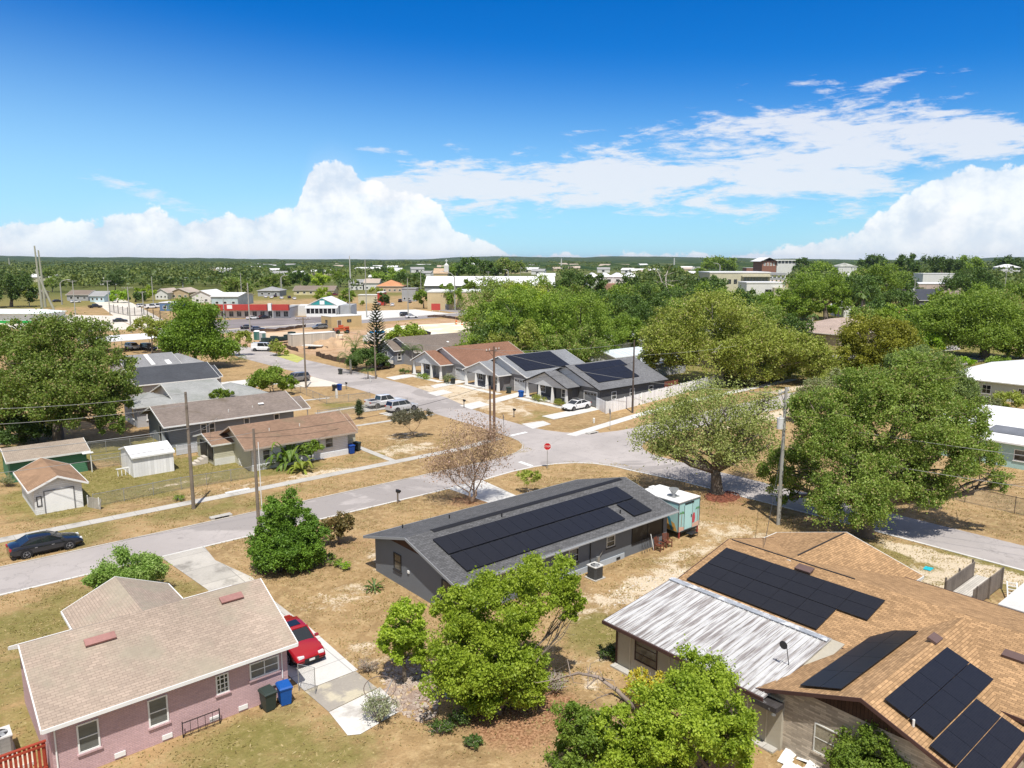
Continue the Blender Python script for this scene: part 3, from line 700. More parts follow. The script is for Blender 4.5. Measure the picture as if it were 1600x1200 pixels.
    straw = w.mix(w.rng(n2, .42, .68), straw, (.43, .305, .16))
    green = w.mix(w.rng(n2, .35, .65), (.17, .155, .045), (.24, .2, .075))
    fg = w.math('ADD', w.math('MULTIPLY', sp.outputs[0], .95), w.math('MULTIPLY', w.math('SUBTRACT', n1, .5), 1.6))
    fg = w.math('ADD', fg, w.math('MULTIPLY', w.math('SUBTRACT', n2, .5), .9))
    c = w.mix(w.rng(fg, .12, .62), straw, green)
    fs = w.math('ADD', w.math('MULTIPLY', sp.outputs[1], .36), w.math('ADD', w.math('MULTIPLY', n4, .75), w.math('MULTIPLY', n3, .25)))
    sand = w.mix(n3, (.5, .4, .27), (.66, .57, .44))
    c = w.mix(w.rng(fs, .66, .8), c, sand)
    litter = w.mix(w.rng(n3, .4, .6), (.20, .10, .05), (.40, .23, .13))
    fl = w.math('ADD', sp.outputs[2], w.math('MULTIPLY', w.math('SUBTRACT', n2, .5), 1.5))
    c = w.mix(w.rng(fl, .42, .95), c, litter)
    dirtc = w.mix(w.rng(n1, .35, .65), (.47, .32, .2), (.36, .22, .125)); dirtc = w.mix(w.rng(n2, .5, .75), dirtc, (.55, .43, .3))
    c = w.mix(w.rng(at.outputs['Alpha'], .75, .35), c, dirtc)
    fv = w.rng(w.noise(o, 2.6, 5, .75), .56, .68); c = w.mix(w.math('MULTIPLY', fv, .42), c, (.54, .42, .24)); dk = w.rng(w.noise(o, 3.7, 4, .7), .4, .3); c = w.mix(w.math('MULTIPLY', dk, .45), c, (.16, .12, .05))
    # farther than the houses the ground between trees is darker lawn and shade plants
    ln = w.new('ShaderNodeVectorMath', operation='LENGTH'); w.put(ln.inputs[0], o); c = w.mix(w.math('MULTIPLY', w.rng(ln.outputs['Value'], 420, 620), .8), c, w.mix(n2, (.06, .09, .02), (.1, .12, .035)))
    c = w.mix(1., c, w.math('ADD', .66, w.math('MULTIPLY', n3, .7)), 'MULTIPLY')
    c = w.mix(1., c, w.math('ADD', .86, w.math('MULTIPLY', n0, .3)), 'MULTIPLY')
    w.put(b.inputs['Base Color'], c); b.inputs['Roughness'].default_value = .97; b.inputs['Specular IOR Level'].default_value = .1
    bp = w.new('ShaderNodeBump'); bp.inputs['Strength'].default_value = .8; bp.inputs['Distance'].default_value = .12
    w.put(bp.inputs['Height'], w.math('ADD', w.math('MULTIPLY', n3, .6), n2)); w.put(b.inputs['Normal'], bp.outputs[0])
    ob = mesh_obj('ground', me, m); ob['kind'] = 'structure'
ground()
def asphalt(name, col, crack=.5):
    m, w, b = bsdf(name); tc = w.new('ShaderNodeTexCoord'); o = tc.outputs['Object']
    n1 = w.noise(o, .12, 5, .6); n2 = w.noise(o, .9, 5, .6); n3 = w.noise(o, 24, 3, .7)
    c = w.mix(w.rng(n1, .35, .65), sc3(col, .9), sc3(col, 1.08)); c = w.mix(w.rng(n2, .5, .8), c, sc3(col, .84)); c = w.mix(w.rng(w.noise(o, .05, 6, .7, 1.), .54, .58), c, sc3(col, .78)); c = w.mix(w.rng(w.noise(o, .45, 3, .5), .68, .74), c, sc3(col, .68))
    vo = w.new('ShaderNodeTexVoronoi', feature='DISTANCE_TO_EDGE'); vo.inputs['Scale'].default_value = .22
    wp = w.new('ShaderNodeVectorMath', operation='ADD'); w.put(wp.inputs[0], o); nn = w.noise(o, .8, 4, .6, out=1); sv = w.new('ShaderNodeVectorMath', operation='SCALE'); w.put(sv.inputs[0], nn); sv.inputs['Scale'].default_value = 2.2
    w.l.new(sv.outputs[0], wp.inputs[1]); w.put(vo.inputs['Vector'], wp.outputs[0])
    c = w.mix(w.math('MULTIPLY', w.rng(vo.outputs[0], .0, .012, 1., 0.), crack), c, sc3(col, .6))
    c = w.mix(1., c, w.math('ADD', .88, w.math('MULTIPLY', n3, .24)), 'MULTIPLY')
    w.put(b.inputs['Base Color'], c); b.inputs['Roughness'].default_value = .93; b.inputs['Specular IOR Level'].default_value = .2
    return m
ASPH = asphalt('worn_asphalt', (.40, .365, .345)); ASPHD = asphalt('parking_asphalt', (.23, .205, .205), .2); ASPHM = asphalt('highway_asphalt', (.27, .25, .25), .1)
SANDY = mat('crushed_shell', (.62, .57, .49), .95, .1, vs=.5, col2=(.45, .38, .28), c2=(.5, .75), c2s=.25)
def arc(pts, n=6):
    """smooth a corner list with quadratic curves through the middle points"""
    out = []
    for i in range(n+1):
        t = i/n; a, b, c = pts; out.append(((1-t)**2*a[0]+2*t*(1-t)*b[0]+t*t*c[0], (1-t)**2*a[1]+2*t*(1-t)*b[1]+t*t*c[1]))
    return out
road = [(-70, 58.2), (44, 58.2)]+arc([(50, 58.8), (60, 59), (59.9, 51)])+[(60.8, 45), (61.3, 30), (61.5, -80), (66.7, -80), (66.7, 27), (66.4, 46)]+arc([(66.6, 52), (67, 58.4), (74, 58.6)])
road += [(190, 58.6), (190, 65.), (80, 64.6)]+arc([(76, 64.2), (66, 63.8), (65.6, 73.5)])+[(66, 80), (67.2, 88), (69.8, 98), (72, 113), (73, 133), (73.3, 150), (73, 184), (74, 228)]
road += [(66.5, 228), (64.2, 184), (63.6, 168), (63.5, 135), (62.6, 107), (61, 88), (60.4, 76)]+arc([(60, 70.5), (59.2, 63.6), (51, 63.5)])+[(-70, 63.5)]
sheet('road', road, .012, ASPH)
sheet('stop_line', [(52.7, 58.9), (53.2, 58.9), (53.35, 61.1), (52.85, 61.1)], .017, WHITE)
sheet('stop_line', [(60.5, 71.), (63.3, 71.2), (63.3, 71.75), (60.5, 71.55)], .017, WHITE)
def ribbon(name, pts, w, z0, z1, m, kind='structure'):
    mb = MB(); n = len(pts); L = []
    for i in range(n):
        a, b = pts[max(0, i-1)], pts[min(n-1, i+1)]; d = Vector((b[0]-a[0], b[1]-a[1])).normalized(); k = Vector((-d.y, d.x))*w/2; p = Vector(pts[i]); L.append((p+k, p-k))
    v = [];
    for a, b in L: v += [(a.x, a.y, z0), (a.x, a.y, z1), (b.x, b.y, z1), (b.x, b.y, z0)]
    f = []
    for i in range(n-1):
        for k in range(3): f.append((4*i+k, 4*i+k+1, 4*i+5+k, 4*i+4+k))
    f += [(0, 1, 2, 3), (4*n-4, 4*n-1, 4*n-2, 4*n-3)]
    o = mb.add(v, f).build(name, m); 
    if kind: o['kind'] = kind
    return o
ribbon('kerb', [(-70, 58.05), (44, 58.05)]+arc([(50, 58.65), (59.9, 58.9), (59.75, 51)])+[(60.6, 45), (61.15, 30), (61.35, -80)], .22, -.05, .05, CONCW)
ribbon('kerb', [(-70, 63.62), (51, 63.62)]+arc([(51, 63.62), (59., 63.7), (59.9, 70.5)])+[(60.3, 76)], .16, -.05, .035, CONC)
ribbon('sidewalk', [(-70, 69.95), (52, 69.95), (58.5, 71.3)], 1.25, -.05, .03, CONC)
ribbon('sidewalk', [(66.3, 66.4), (82.3, 69.2), (100, 71.1), (130, 72)], 1.5, -.05, .03, CONCW)
ribbon('path', [(42.7, 70.6), (42.9, 80.5)], .8, -.05, .03, CONC)
def slab(name, pts, m=None, z=.045, **k): return sheet(name, pts, z, m or CONCW, **k)
sheet('driveway', [(15.2, 34.4), (18.3, 34.4), (18.5, 41.5), (15.2, 41.5)], .03, CONCW)
sheet('driveway', [(15.2, 41.54), (18.4, 41.54), (18.3, 47), (18.7, 50), (17.8, 54.8), (18.1, 58.), (14.9, 58.), (15.6, 50), (15.2, 44)], .03, mat('old_drive_concrete', (.47, .44, .39), .9, .12, vs=1.2, pat=(3, 3, .03, 0.), mort=.6, col2=(.27, .25, .22), c2=(.5, .68), c2s=.5))
sheet('driveway', [(15.3, 31.9), (18.2, 32.2), (18.15, 34.36), (15.2, 34.36)], .03, mat('stained_concrete', (.33, .3, .26), .9, .1, col2=(.5, .45, .34), c2=(.5, .6), c2s=.6))
sheet('driveway', [(15.1, 29.6), (15.6, 29.3), (18.2, 29.7), (18.35, 32.16), (15.3, 31.86)], .03, mat('worn_white_concrete', (.62, .6, .56), .9, .1, col2=(.36, .33, .3), c2=(.45, .65), c2s=.5))
sheet('driveway', [(41.3, 58.1), (41.6, 52), (41.9, 47), (44.6, 47), (44.9, 52), (45.6, 58.1)], .02, CONCW)
sheet('driveway', [(71.6, 77.6), (71.3, 74.8), (82, 75.6), (82, 78.2)], .03, CONCW)                       # beside the white car
sheet('driveway', [(66, 75.6), (65.2, 72.4), (69, 72.9), (69.6, 75.2)], .02, CONCW)
sheet('driveway', [(67.4, 91.5), (67, 88), (71.4, 89), (72, 92.5)], .02, CONCW)
sheet('driveway', [(73.5, 92.3), (72.5, 89.5), (82, 92.2), (82, 94.6)], .03, CONCW)
sheet('driveway', [(74.4, 109.6), (73.5, 107), (82, 108.8), (82, 111.6)], .03, CONCW)
sheet('driveway', [(69.9, 104), (69.4, 100.5), (73.4, 101.5), (73.9, 105)], .02, CONCW)
sheet('driveway', [(73.4, 123), (73, 119.4), (78.5, 120.5), (78.8, 124)], .02, CONCW)
for k in (0, 16.3, 33): ribbon('path', [(78.2, 78.8+k), (78.4, 90.6+k)], 1.3, -.05, .03, CONCW)
sheet('driveway', [(54, 96.5), (54, 100), (62.4, 100), (61.8, 96.3)], .02, CONC); sheet('driveway', [(55, 91.6), (55, 94.4), (61.3, 94.4), (61.2, 91.6)], .02, CONC)
sheet('driveway', [(55, 124), (55, 131), (63.3, 133), (63.2, 119)], .02, SANDY)
sheet('driveway', [(44.5, 127.5), (44.5, 137), (55, 137.5), (56.5, 129)], .03, CONCW)
ribbon('path', [(50.6, 111), (55.4, 110.3)], .8, -.05, .03, CONC); ribbon('path', [(48, 100.2), (60.9, 101)], .9, -.05, .03, CONC); ribbon('path', [(44, 89.2), (60.7, 88.6)], .8, -.05, .03, CONC)
# highway, lots and the streets farther out
sheet('highway', [(60, 231), (80, 229), (105, 231), (140, 236), (185, 241), (250, 252), (330, 268), (330, 281), (250, 264), (185, 252.5), (140, 247), (105, 241), (80, 239), (60, 241)], .012, ASPHM)
ribbon('kerb', [(60, 242), (80, 240.2), (105, 242.2), (140, 248.2), (185, 253.7), (250, 265.2), (330, 282)], 1.6, -.05, .06, CONCW)
sheet('parking_lot', [(78.5, 244), (106, 244.5), (133, 249), (139, 268), (126, 280), (98, 281), (84, 292), (80, 270)], .012, ASPHD)
sheet('parking_lot', [(135, 249), (183, 255), (186, 285), (160, 291), (140, 284)], .012, CONCW)
sheet('parking_lot', [(188, 257), (300, 276), (300, 300), (205, 292), (190, 275)], .012, ASPHM)
sheet('street', [(66, 243), (77, 243), (84, 300), (104, 420), (122, 560), (108, 560), (88, 420), (70, 300)], .018, SANDY)
sheet('yard', [(40, 262), (66, 262), (70, 300), (75, 330), (60, 350), (30, 330)], .008, SANDY)
sheet('sand_pad', [(120, 186), (150, 178), (176, 190), (168, 214), (138, 218), (118, 206)], .012, mat('pale_sand', (.7, .6, .42), .95, .1, vs=.3, col2=(.68, .7, .6), c2=(.48, .58), c2s=.12))
sheet('sand_pad', [(80, 205), (104, 198), (112, 210), (100, 222), (82, 222)], .010, mat('tan_dirt', (.56, .43, .29), .95, .1, vs=.3))
sheet('sod', [(69.6, 153), (73.8, 158.5), (75.6, 168.5), (71.2, 169.5)], .03, mat('yellow_green_sod', (.42, .42, .12), .9, .12, vs=1., pat=(2.4, .6, .03), mort=.8))
sheet('drive_road', [(150, 88), (150, 84), (178, 74), (205, 70), (215, 74), (186, 82)], .012, ASPH)

# ============================================================ PINK HOUSE (front left)
PINKR = shingle('rosy', (.375, .298, .238), pvar=.1, mort=.7, var=.12, vs=.5, col2=(.33, .285, .22), c2=(.45, .62), c2s=.25)
PINKW = brick('pink_painted', (.54, .37, .38)); SALMON = mat('rusty_vent_metal', (.33, .17, .15), .7, .15)
h = H('brick_house', 'pink painted brick house with a rosy tan shingle roof and two red roof vents', 'house', (4, 34.75))
s = h.gable(3.7, 14.85, 34.15, 43.1, 2.9, 4.84, 'x', .55, .35, PINKW, PINKR, WHITE)
h.gable(6.5, 12.05, 39., 45.85, 2.9, 4.12, 'y', .3, .3, PINKW, PINKR, WHITE, wname='wing_wall')
MBr = MB()
for u0, u1, d in ((6.1, 7.4, 3.55), (12.4, 13.55, 3.75)):
    z = 2.9+d*s; h.put('roof_vent', MB().obox((u0, 34.15+d-.28, z-.28*s+.06), (1, 0, 0), (0, 1, s), (0, -s, 1), u1-u0, .42, .1), SALMON)
BLIND = mat('pane_with_blind', (.15, .155, .15), .15, .1, vs=.4, spec=.6, pat=(3, .05, .006), mort=.7)
for a, w_, hh, zb, nx, nz in ((5.0, .86, 1.35, .95, 1, 2), (7.85, .86, 1.35, .95, 1, 2), (10.9, .62, 1.0, 1.35, 3, 4), (12.55, 1.5, .85, 1.5, 2, 2)):
    h.window('S', 34.7, a, zb, w_, hh, nx=nx, nz=nz, sm=PINKW, pane=BLIND if nx < 3 else GLASS)
for a in (6.35, 8.35, 10.5, 11.9): h.put('foundation_vent', MB().box(a, a+.45, 34.64, 34.69, .12, .34), WHITE)
h.put('downpipe', MB().cyl((4.2, 34.66, 0), .035, 2.6, 8), WHITE); h.put('downpipe', MB().cyl((14.2, 34.66, 1.0), .03, 1.8, 8), WHITE)
h.put('gas_pipe', MB().bar((13.6, 34.64, .8), (14.6, 34.64, .8), .05), STEEL)
r = root('handrail', 'small black iron handrail at the foot of the pink brick wall', 'handrail', (9.2, 34.4))
q = MB().bar((0, 0, .75), (1.7, 0, .75), .03).bar((0, 0, .08), (1.7, 0, .08), .025)
for k in range(6): q.bar((k*.34, 0, 0), (k*.34, 0, .75), .02)
q.build('bars', BLACK, r)
for k in (0, 1.7): MB().bar((k, .05, -.05), (k, .05, .8), .04).build('post', BLACK, r)
def ac_unit(label, x, y, s=.85, h_=.85, dark=False, rz=0):
    r = root('air_conditioner', label, 'air conditioner', (x, y), rz); k = s/2
    MB().box(-k-.1, k+.1, -k-.1, k+.1, -.02, .06).build('pad', CONC, r)
    body = mat('condenser_dark', (.07, .075, .08), .5, .1, pat=(5, .045, .012), mort=.4, bump=.5) if dark else mat('condenser_grey', (.38, .37, .35), .5, .1, pat=(5, .045, .012), mort=.5, bump=.5)
    b = MB(); P = [(-k+.1, -k), (k-.1, -k), (k, -k+.1), (k, k-.1), (k-.1, k), (-k+.1, k), (-k, k-.1), (-k, -k+.1)]
    b.add([(x_, y_, .06) for x_, y_ in P]+[(x_, y_, h_) for x_, y_ in P], [tuple(range(8)), tuple(range(15, 7, -1))]+[(i, (i+1) % 8, 8+(i+1) % 8, 8+i) for i in range(8)]); b.build('cabinet', body, r)
    t = MB(); n = 24
    for i in range(n):
        a0, a1 = 2*math.pi*i/n, 2*math.pi*(i+1)/n
        def sq(a): m_ = max(abs(math.cos(a)), abs(math.sin(a))); return (math.cos(a)/m_*k*1.02, math.sin(a)/m_*k*1.02)
        p = [sq(a0), sq(a1)]; c = [(math.cos(a)*k*.78, math.sin(a)*k*.78) for a in (a0, a1)]
        t.add([(*p[0], h_), (*p[1], h_), (*c[1], h_+.05), (*c[0], h_+.05), (*p[0], h_+.06), (*p[1], h_+.06)], [(0, 1, 5, 4), (4, 5, 2, 3), (0, 1, 2, 3)])
    t.build('top_cover', mat('condenser_top', (.6, .6, .58), .5, .1), r); MB().cyl((0, 0, h_-.02), k*.78, .03, 24).build('grille', BLACK, r)
    f = MB()
    for i in range(5): a = i*1.2566; f.obox((math.cos(a)*.08, math.sin(a)*.08, h_+.012), (math.cos(a), math.sin(a), 0), (-math.sin(a), math.cos(a), .25), (0, 0, 1), k*.6, .16, .01)
    f.cyl((0, 0, h_+.01), .12, .03, 12); f.build('fan', mat('fan_metal', (.3, .31, .32), .4, .05), r)
    for a in range(4):
        q = MB(); q.bar((-k*.8*math.cos(a*.785), -k*.8*math.sin(a*.785), h_+.05), (k*.8*math.cos(a*.785), k*.8*math.sin(a*.785), h_+.05), .012); q.build('guard_wire', STEEL, r)
    return r
ac_unit('grey air conditioner with a white top beside the gable end of the pink house', 2.55, 38.55, .95, .95)
REDW = mat('red_stained_wood', (.33, .055, .03), .75, .2, vs=3, bump=.2)
r = root('wooden_fence', 'red stained picket fence running off the left corner of the pink house', 'fence', (3.9, 35.6))
q = MB(); n = 22
for i in range(n): q.box(-.1-i*.17, -.1-i*.17+.11, -.012, .012, 0, 1.55)
q.build('pickets', REDW, r); MB().box(-.1-n*.17, .05, -.06, -.014, 1.35, 1.45).box(-.1-n*.17, .05, -.06, -.014, .3, .4).box(-.1-n*.17, .08, -.06, .08, 1.552, 1.6).build('rail', REDW, r)
for x in (0, -1.8, -3.6): MB().box(x-.05, x+.05, .02, .12, -.1, 1.55).build('post', REDW, r)
r = root('raised_bed', 'gravel filled bed with a pale edging board behind the red fence', 'garden bed', (2.9, 37.2))
MB().box(-.9, .75, -.5, .7, -.02, .1).build('gravel', mat('gravel_chips', (.5, .44, .34), .95, .3, vs=5, bump=.6), r); MB().box(-.95, -.9, -.5, .7, -.02, .2).box(-.9, .75, -.55, -.5, -.02, .2).build('edging', OFFW, r)

wheelie_bin('dark green wheeled trash bin by the right corner of the pink house', (13.15, 34.05), R(4), (.035, .05, .045))
wheelie_bin('blue wheeled recycling bin by the right corner of the pink house', (13.98, 34.0), R(-8), (.01, .09, .36))
car('parked_car', 'red sedan with a sunroof parked on the concrete drive by the pink house', 'sedan', ('red', (.33, .008, .014)), (16.65, 38.8), R(-91), sunroof=True)
r = root('steel_post', 'thin grey steel post standing on the concrete drive before the red car', 'post', G(404, 1067))
MB().cyl((0, 0, -.1), .035, 1.75, 8).build('shaft', STEEL, r); MB().cyl((0, 0, 1.65), .045, .06, 8).build('cap', STEEL, r)
r = root('steel_gate', 'rusty steel gate leaf leaning at the right end of the pink wall', 'gate', (15.0, 34.6), R(-60))
MB().tube([(0, 0, 0), (0, 0, 1.5), (1., 0, 1.5), (1., 0, 0)], .025, 6).build('frame', STEEL, r); q = MB().add([(0, 0, .1), (1, 0, .1), (1, 0, 1.45), (0, 0, 1.45)], [(0, 1, 2, 3)]); q.build('mesh_panel', LINK, r, fix=False)
# round frame standing on edge over the drive, with net
bx, by = G(592, 1128)
r = root('trampoline_frame', 'round metal hoop frame with sagging net leaning over the end of the drive', 'hoop frame', (bx, by), R(-40))
q = MB(); N = 32; rr = .78
pts = [(rr*math.cos(2*math.pi*i/N), .55+.55*math.sin(2*math.pi*i/N), 1.45+.3*math.sin(2*math.pi*i/N)) for i in range(N+1)]
MB().tube(pts, .022, 6, False).build('hoop', mat('rusty_brown_tube', (.16, .12, .1), .7, .2), r)
MB().tube([pts[4], (pts[4][0]*.5, .7, 1.1), (.0, .2, 0)], .022, 5).tube([pts[13], (pts[13][0]*.5, .6, 1.), (-.4, .2, 0)], .022, 5).build('strut', STEEL, r)

def spray(name, label, base, h_, w_, stems, leaf, nl, ls, seed, cat='shrub', bark=None, group=None, r0=.03):
    """many thin stems fanning out from the ground with leaves along them"""
    rng = np.random.default_rng(seed); r = root(name, label, cat, base, 0, group); mb = MB(); P = []
    for i in range(stems):
        a = rng.uniform(0, 6.28); k = rng.uniform(.15, 1)**.7; e = Vector((math.cos(a)*w_/2*k, math.sin(a)*w_/2*k, h_*rng.uniform(.65, 1.)*(1-.35*k*k)))
        m_ = e*.5+Vector((0, 0, h_*.1)); mb.tube([(rng.uniform(-.06, .06), rng.uniform(-.06, .06), -.05), m_, e], [r0, r0*.6, r0*.2], 4)
        for j in range(3):
            q = m_.lerp(e, rng.uniform(.1, .9)); t = q+Vector((rng.normal(), rng.normal(), .3+rng.normal()*.5))*w_*.1; mb.tube([q, t], [r0*.35, r0*.12], 3)
            for _ in range(int(nl/stems/3)): P.append(q.lerp(t, rng.uniform(.2, 1.1))+Vector(rng.normal(size=3)*w_*.035))
    mb.build('stems', bark or PALEBARK, r, smooth=True, fix=False)
    P = np.array([list(p) for p in P]); P[:, 2] = np.maximum(P[:, 2], .04); mesh_obj('foliage', leaves_mesh('foliage', P, rng.uniform(.7, 1.3, len(P))*ls, rng), leaf, r)
    return r
L_BRIGHT = leafmat('bright', (.18, .27, .02), (.40, .49, .05), .45)
L_MID = leafmat('mid', (.12, .205, .022), (.27, .36, .05), .38)
L_DARK = leafmat('dark', (.05, .10, .02), (.12, .19, .035), .3)
L_OAK = leafmat('oak', (.11, .185, .025), (.28, .36, .07), .38, dry=(.34, .28, .13))
L_OLIVE = leafmat('olive', (.19, .235, .035), (.4, .45, .085), .36, dry=(.36, .3, .14))
L_GREY = leafmat('greygreen', (.16, .19, .08), (.3, .33, .15), .3, dry=(.26, .2, .13))
L_LIME = leafmat('lime', (.18, .32, .02), (.34, .48, .04), .42)
L_BROWN = leafmat('brown', (.27, .16, .1), (.45, .32, .22), .2, dry=(.55, .38, .32))
L_RUST = leafmat('rust', (.10, .10, .03), (.22, .14, .05), .25)
L_YEL = leafmat('yellow', (.42, .36, .03), (.62, .52, .06), .35)
L_FROND = leafmat('frond', (.06, .12, .02), (.14, .2, .04), .3)
L_BANANA = leafmat('banana', (.05, .13, .015), (.2, .27, .04), .35)
L_PINE = leafmat('pine', (.035, .06, .02), (.07, .1, .03), .15)
spray('bare_shrub', 'half bare grey green shrub at the edge of the broken drive', G(592, 1128), 1.4, 2., 42, leafmat('pale_sage', (.24, .27, .15), (.42, .45, .26), .3), 1900, .085, 5)
spray('dry_shrub', 'dry pinkish bare bush between the drive and the small tree', G(575, 1050), .8, 1.5, 30, L_BROWN, 500, .06, 6)
# broken stone and rubble strip by the drive
def rubble(name, label, cat, cx, cy, rx, ry, n, s0, m, seed, rot=0., kind='stuff', flat=.5):
    rng = random.Random(seed); mb = MB()
    for _ in range(n):
        a, k = rng.uniform(0, 6.28), rng.random()**.5; x, y = rx*k*math.cos(a), ry*k*math.sin(a); x, y = cx+x*math.cos(rot)-y*math.sin(rot), cy+x*math.sin(rot)+y*math.cos(rot); s_ = s0*rng.uniform(.4, 1.5)
        v = []
        for zz, kk in ((0, 1), (s_*flat, .75)):
            for i in range(5): t = i*1.2566+rng.uniform(-.3, .3); v.append((x+math.cos(t)*s_*kk*rng.uniform(.7, 1.1), y+math.sin(t)*s_*kk*rng.uniform(.7, 1.1), zz))
        mb.add(v, [(0, 1, 2, 3, 4), (9, 8, 7, 6, 5)]+[(i, (i+1) % 5, 5+(i+1) % 5, 5+i) for i in range(5)])
    o = mb.build(name, m, None, loc=(cx, cy, 0)); return tag(o, label, cat, kind=kind)
rubble('rubble', 'strip of broken pale stone and concrete bits beside the drive', 'rubble', 19.6, 31.2, 1.3, 3.2, 520, .13, mat('rubble_stone', (.5, .42, .35), .95, .25, vs=2, col2=(.28, .2, .16), c2=(.4, .6)), 3, R(-20))
rubble('leaf_pile', 'pile of red brown fallen leaves at the foot of the sparse roadside oak', 'leaf pile', 59.4, 39.4, 1.9, 1.4, 900, .12, mat('dead_leaf', (.2, .07, .04), .9, .4, vs=4), 4)
rubble('rubble', 'scattered white stones on the bare patch behind the metal roofed wing', 'rubble', 38.5, 31., 4.5, 1.6, 160, .07, mat('white_stone', (.6, .55, .48), .95, .2), 9)
# folded pale sheet under the tree
r = root('tin_sheet', 'bent grey metal sheet lying under the middle tree', 'metal sheet', G(730, 1085), R(60)); MB().add([(-.3, -1.2, .1), (.3, -1.2, .25), (.35, 1.2, .2), (-.3, 1.1, .05), (-.3, -1.2, .12), (.3, -1.2, .27), (.35, 1.2, .22), (-.3, 1.1, .07)], [(0, 1, 2, 3), (4, 5, 6, 7), (0, 1, 5, 4), (1, 2, 6, 5), (2, 3, 7, 6), (3, 0, 4, 7)]).build('panel', mat('grey_tin', (.3, .33, .36), .6, .2), r)

# ============================================================ DARK GREY HOUSE WITH SOLAR ROOF
CHAR = shingle('charcoal', (.118, .118, .121), pvar=.22, mort=.45, var=.08); GREYW = plaster('slate', (.16, .175, .195), var=.05, bump=.1)
WOODB = mat('brown_board', (.07, .035, .022), .8, .25, vs=2, pat=(.16, 9, .012, 0.), mort=.35)
h = H('block_house', 'slate grey house with charcoal shingles and a long black solar array', 'house', (25.9, 35.4))
s = h.gable(25.3, 46.85, 35., 46., 2.6, 4.05, 'x', .55, .6, GREYW, CHAR, mat('grey_fascia', (.26, .27, .28), .6, .05), gmat=WOODB, gz=2.95)
h.put('ridge_vent', MB().prism([(40.22, 4.02), (40.5, 4.12), (40.78, 4.02)], 27.4, 46.2), BLACK)
h.panels((26.75, 39.5, 4.05-(40.5-39.5)*s), (1, 0, 0), (0, -1, -s), 17, 1, 1.035, 1.86)
h.panels((26.75, 37.56, 4.05-(40.5-37.56)*s), (1, 0, 0), (0, -1, -s), 14, 1, 1.035, 1.86)
h.panels((42.5, 37.56, 4.05-(40.5-37.56)*s), (1, 0, 0), (0, -1, -s), 2, 1, 1.035, 1.86)
for x, y in ((41.9, 36.6), (31., 43.5), (33, 39.9), (27.8, 44.8)): h.put('vent_pipe', MB().cyl((x, y, 4.05-abs(y-40.5)*s-.05), .05, .32, 8), BLACK)
h.window('W', 25.9, 42.0, 1.0, .95, 1.2, DARKTRIM, 1, 2, sm=DARKTRIM); h.window('W', 25.9, 36.3, .9, .95, 1.25, DARKTRIM, 1, 2, sm=DARKTRIM)
h.window('S', 35.55, 35.4, 1.05, .95, 1.05, OFFW, 1, 2, sm=DARKTRIM); h.window('S', 35.55, 39.25, 1.25, .9, .85, OFFW, 1, 2, sm=DARKTRIM)
h.window('S', 35.55, 42.05, .75, 3.7, 1.6, BLACK, 2, 1, fw=.09, sill=False, pane=mat('dark_screen', (.016, .017, .018), .4, .2, col2=(.05, .05, .05), c2=(.5, .6), c2s=.8), label='wide dark screened porch opening')
h.window('S', 35.55, 29.2, 1.0, 1.4, 1.1, OFFW, 2, 2, sm=DARKTRIM)
h.put('conduit', MB().cyl((37.55, 35.5, .1), .04, 2.2, 6).bar((36.3, 35.51, 2.0), (36.3, 35.51, 1.0), .05), DARKTRIM)
h.put('gas_meter', MB().box(38.15, 38.4, 35.35, 35.53, .5, .9).bar((38.27, 35.44, 0), (38.27, 35.44, .5), .03).bar((38.4, 35.44, .85), (38.8, 35.44, 1.2), .03), STEEL)
h.put('foundation', MB().box(32.5, 41.2, 35.47, 35.535, -.05, .42), mat('pale_blue_foundation', (.42, .46, .5), .9, .08))
for x in (35.5, 40.3): h.put('foundation_vent', MB().box(x, x+.4, 35.43, 35.465, .1, .27), BLACK)
h.put('gutter', MB().box(25.3, 46.85, 34.86, 34.93, 2.46, 2.56), mat('grey_gutter', (.36, .37, .38), .5, .05))
h.put('light', MB().box(25.82, 25.9, 41., 41.18, 1.25, 1.42), WHITE)
ac_unit('dark grey air conditioner standing on a slab by the slate grey house', 36.95, 34.45, .85, .9, True)
def chair(label, x, y, rz):
    r = root('garden_chair', label, 'chair', (x, y), rz); m = mat('red_brown_chair_wood', (.17, .06, .035), .7, .25, vs=6)
    for sx in (-.26, .26):
        for sy in (-.25, .25): MB().box(sx-.03, sx+.03, sy-.03, sy+.03, 0, .58 if sy < 0 else .95).build('leg', m, r)
        MB().box(sx-.05, sx+.05, -.3, .28, .58, .62).build('armrest', m, r)
    q = MB(); b = MB()
    for k in range(5): q.box(-.27, .27, -.28+k*.11, -.2+k*.11, .38, .41); b.obox((-.23+k*.1, .24, .42), (1, 0, 0), (0, 1, 0), (0, .2, 1), .07, .025, .58)
    q.build('seat', m, r); b.build('backrest', m, r); return r
chair('red brown wooden armchair nearer the air conditioner by the screened porch', 44.35, 34.75, R(10)); chair('red brown wooden armchair nearer the food trailer by the screened porch', 45.45, 34.85, R(-15))
r = root('lattice_rail', 'thin white folding rack leaning by the porch of the slate grey house', 'rack', (43.3, 35.1)); q = MB()
for k in range(4): q.bar((-.5+k*.3, 0, 0), (-.2+k*.3, .2, 1.), .025).bar((-.2+k*.3, 0, 0), (-.5+k*.3, .2, 1.), .02)
q.build('bars', DARKTRIM, r); MB().bar((.75, -.1, 0), (.8, .3, 1.2), .04).build('post', WHITE, r)
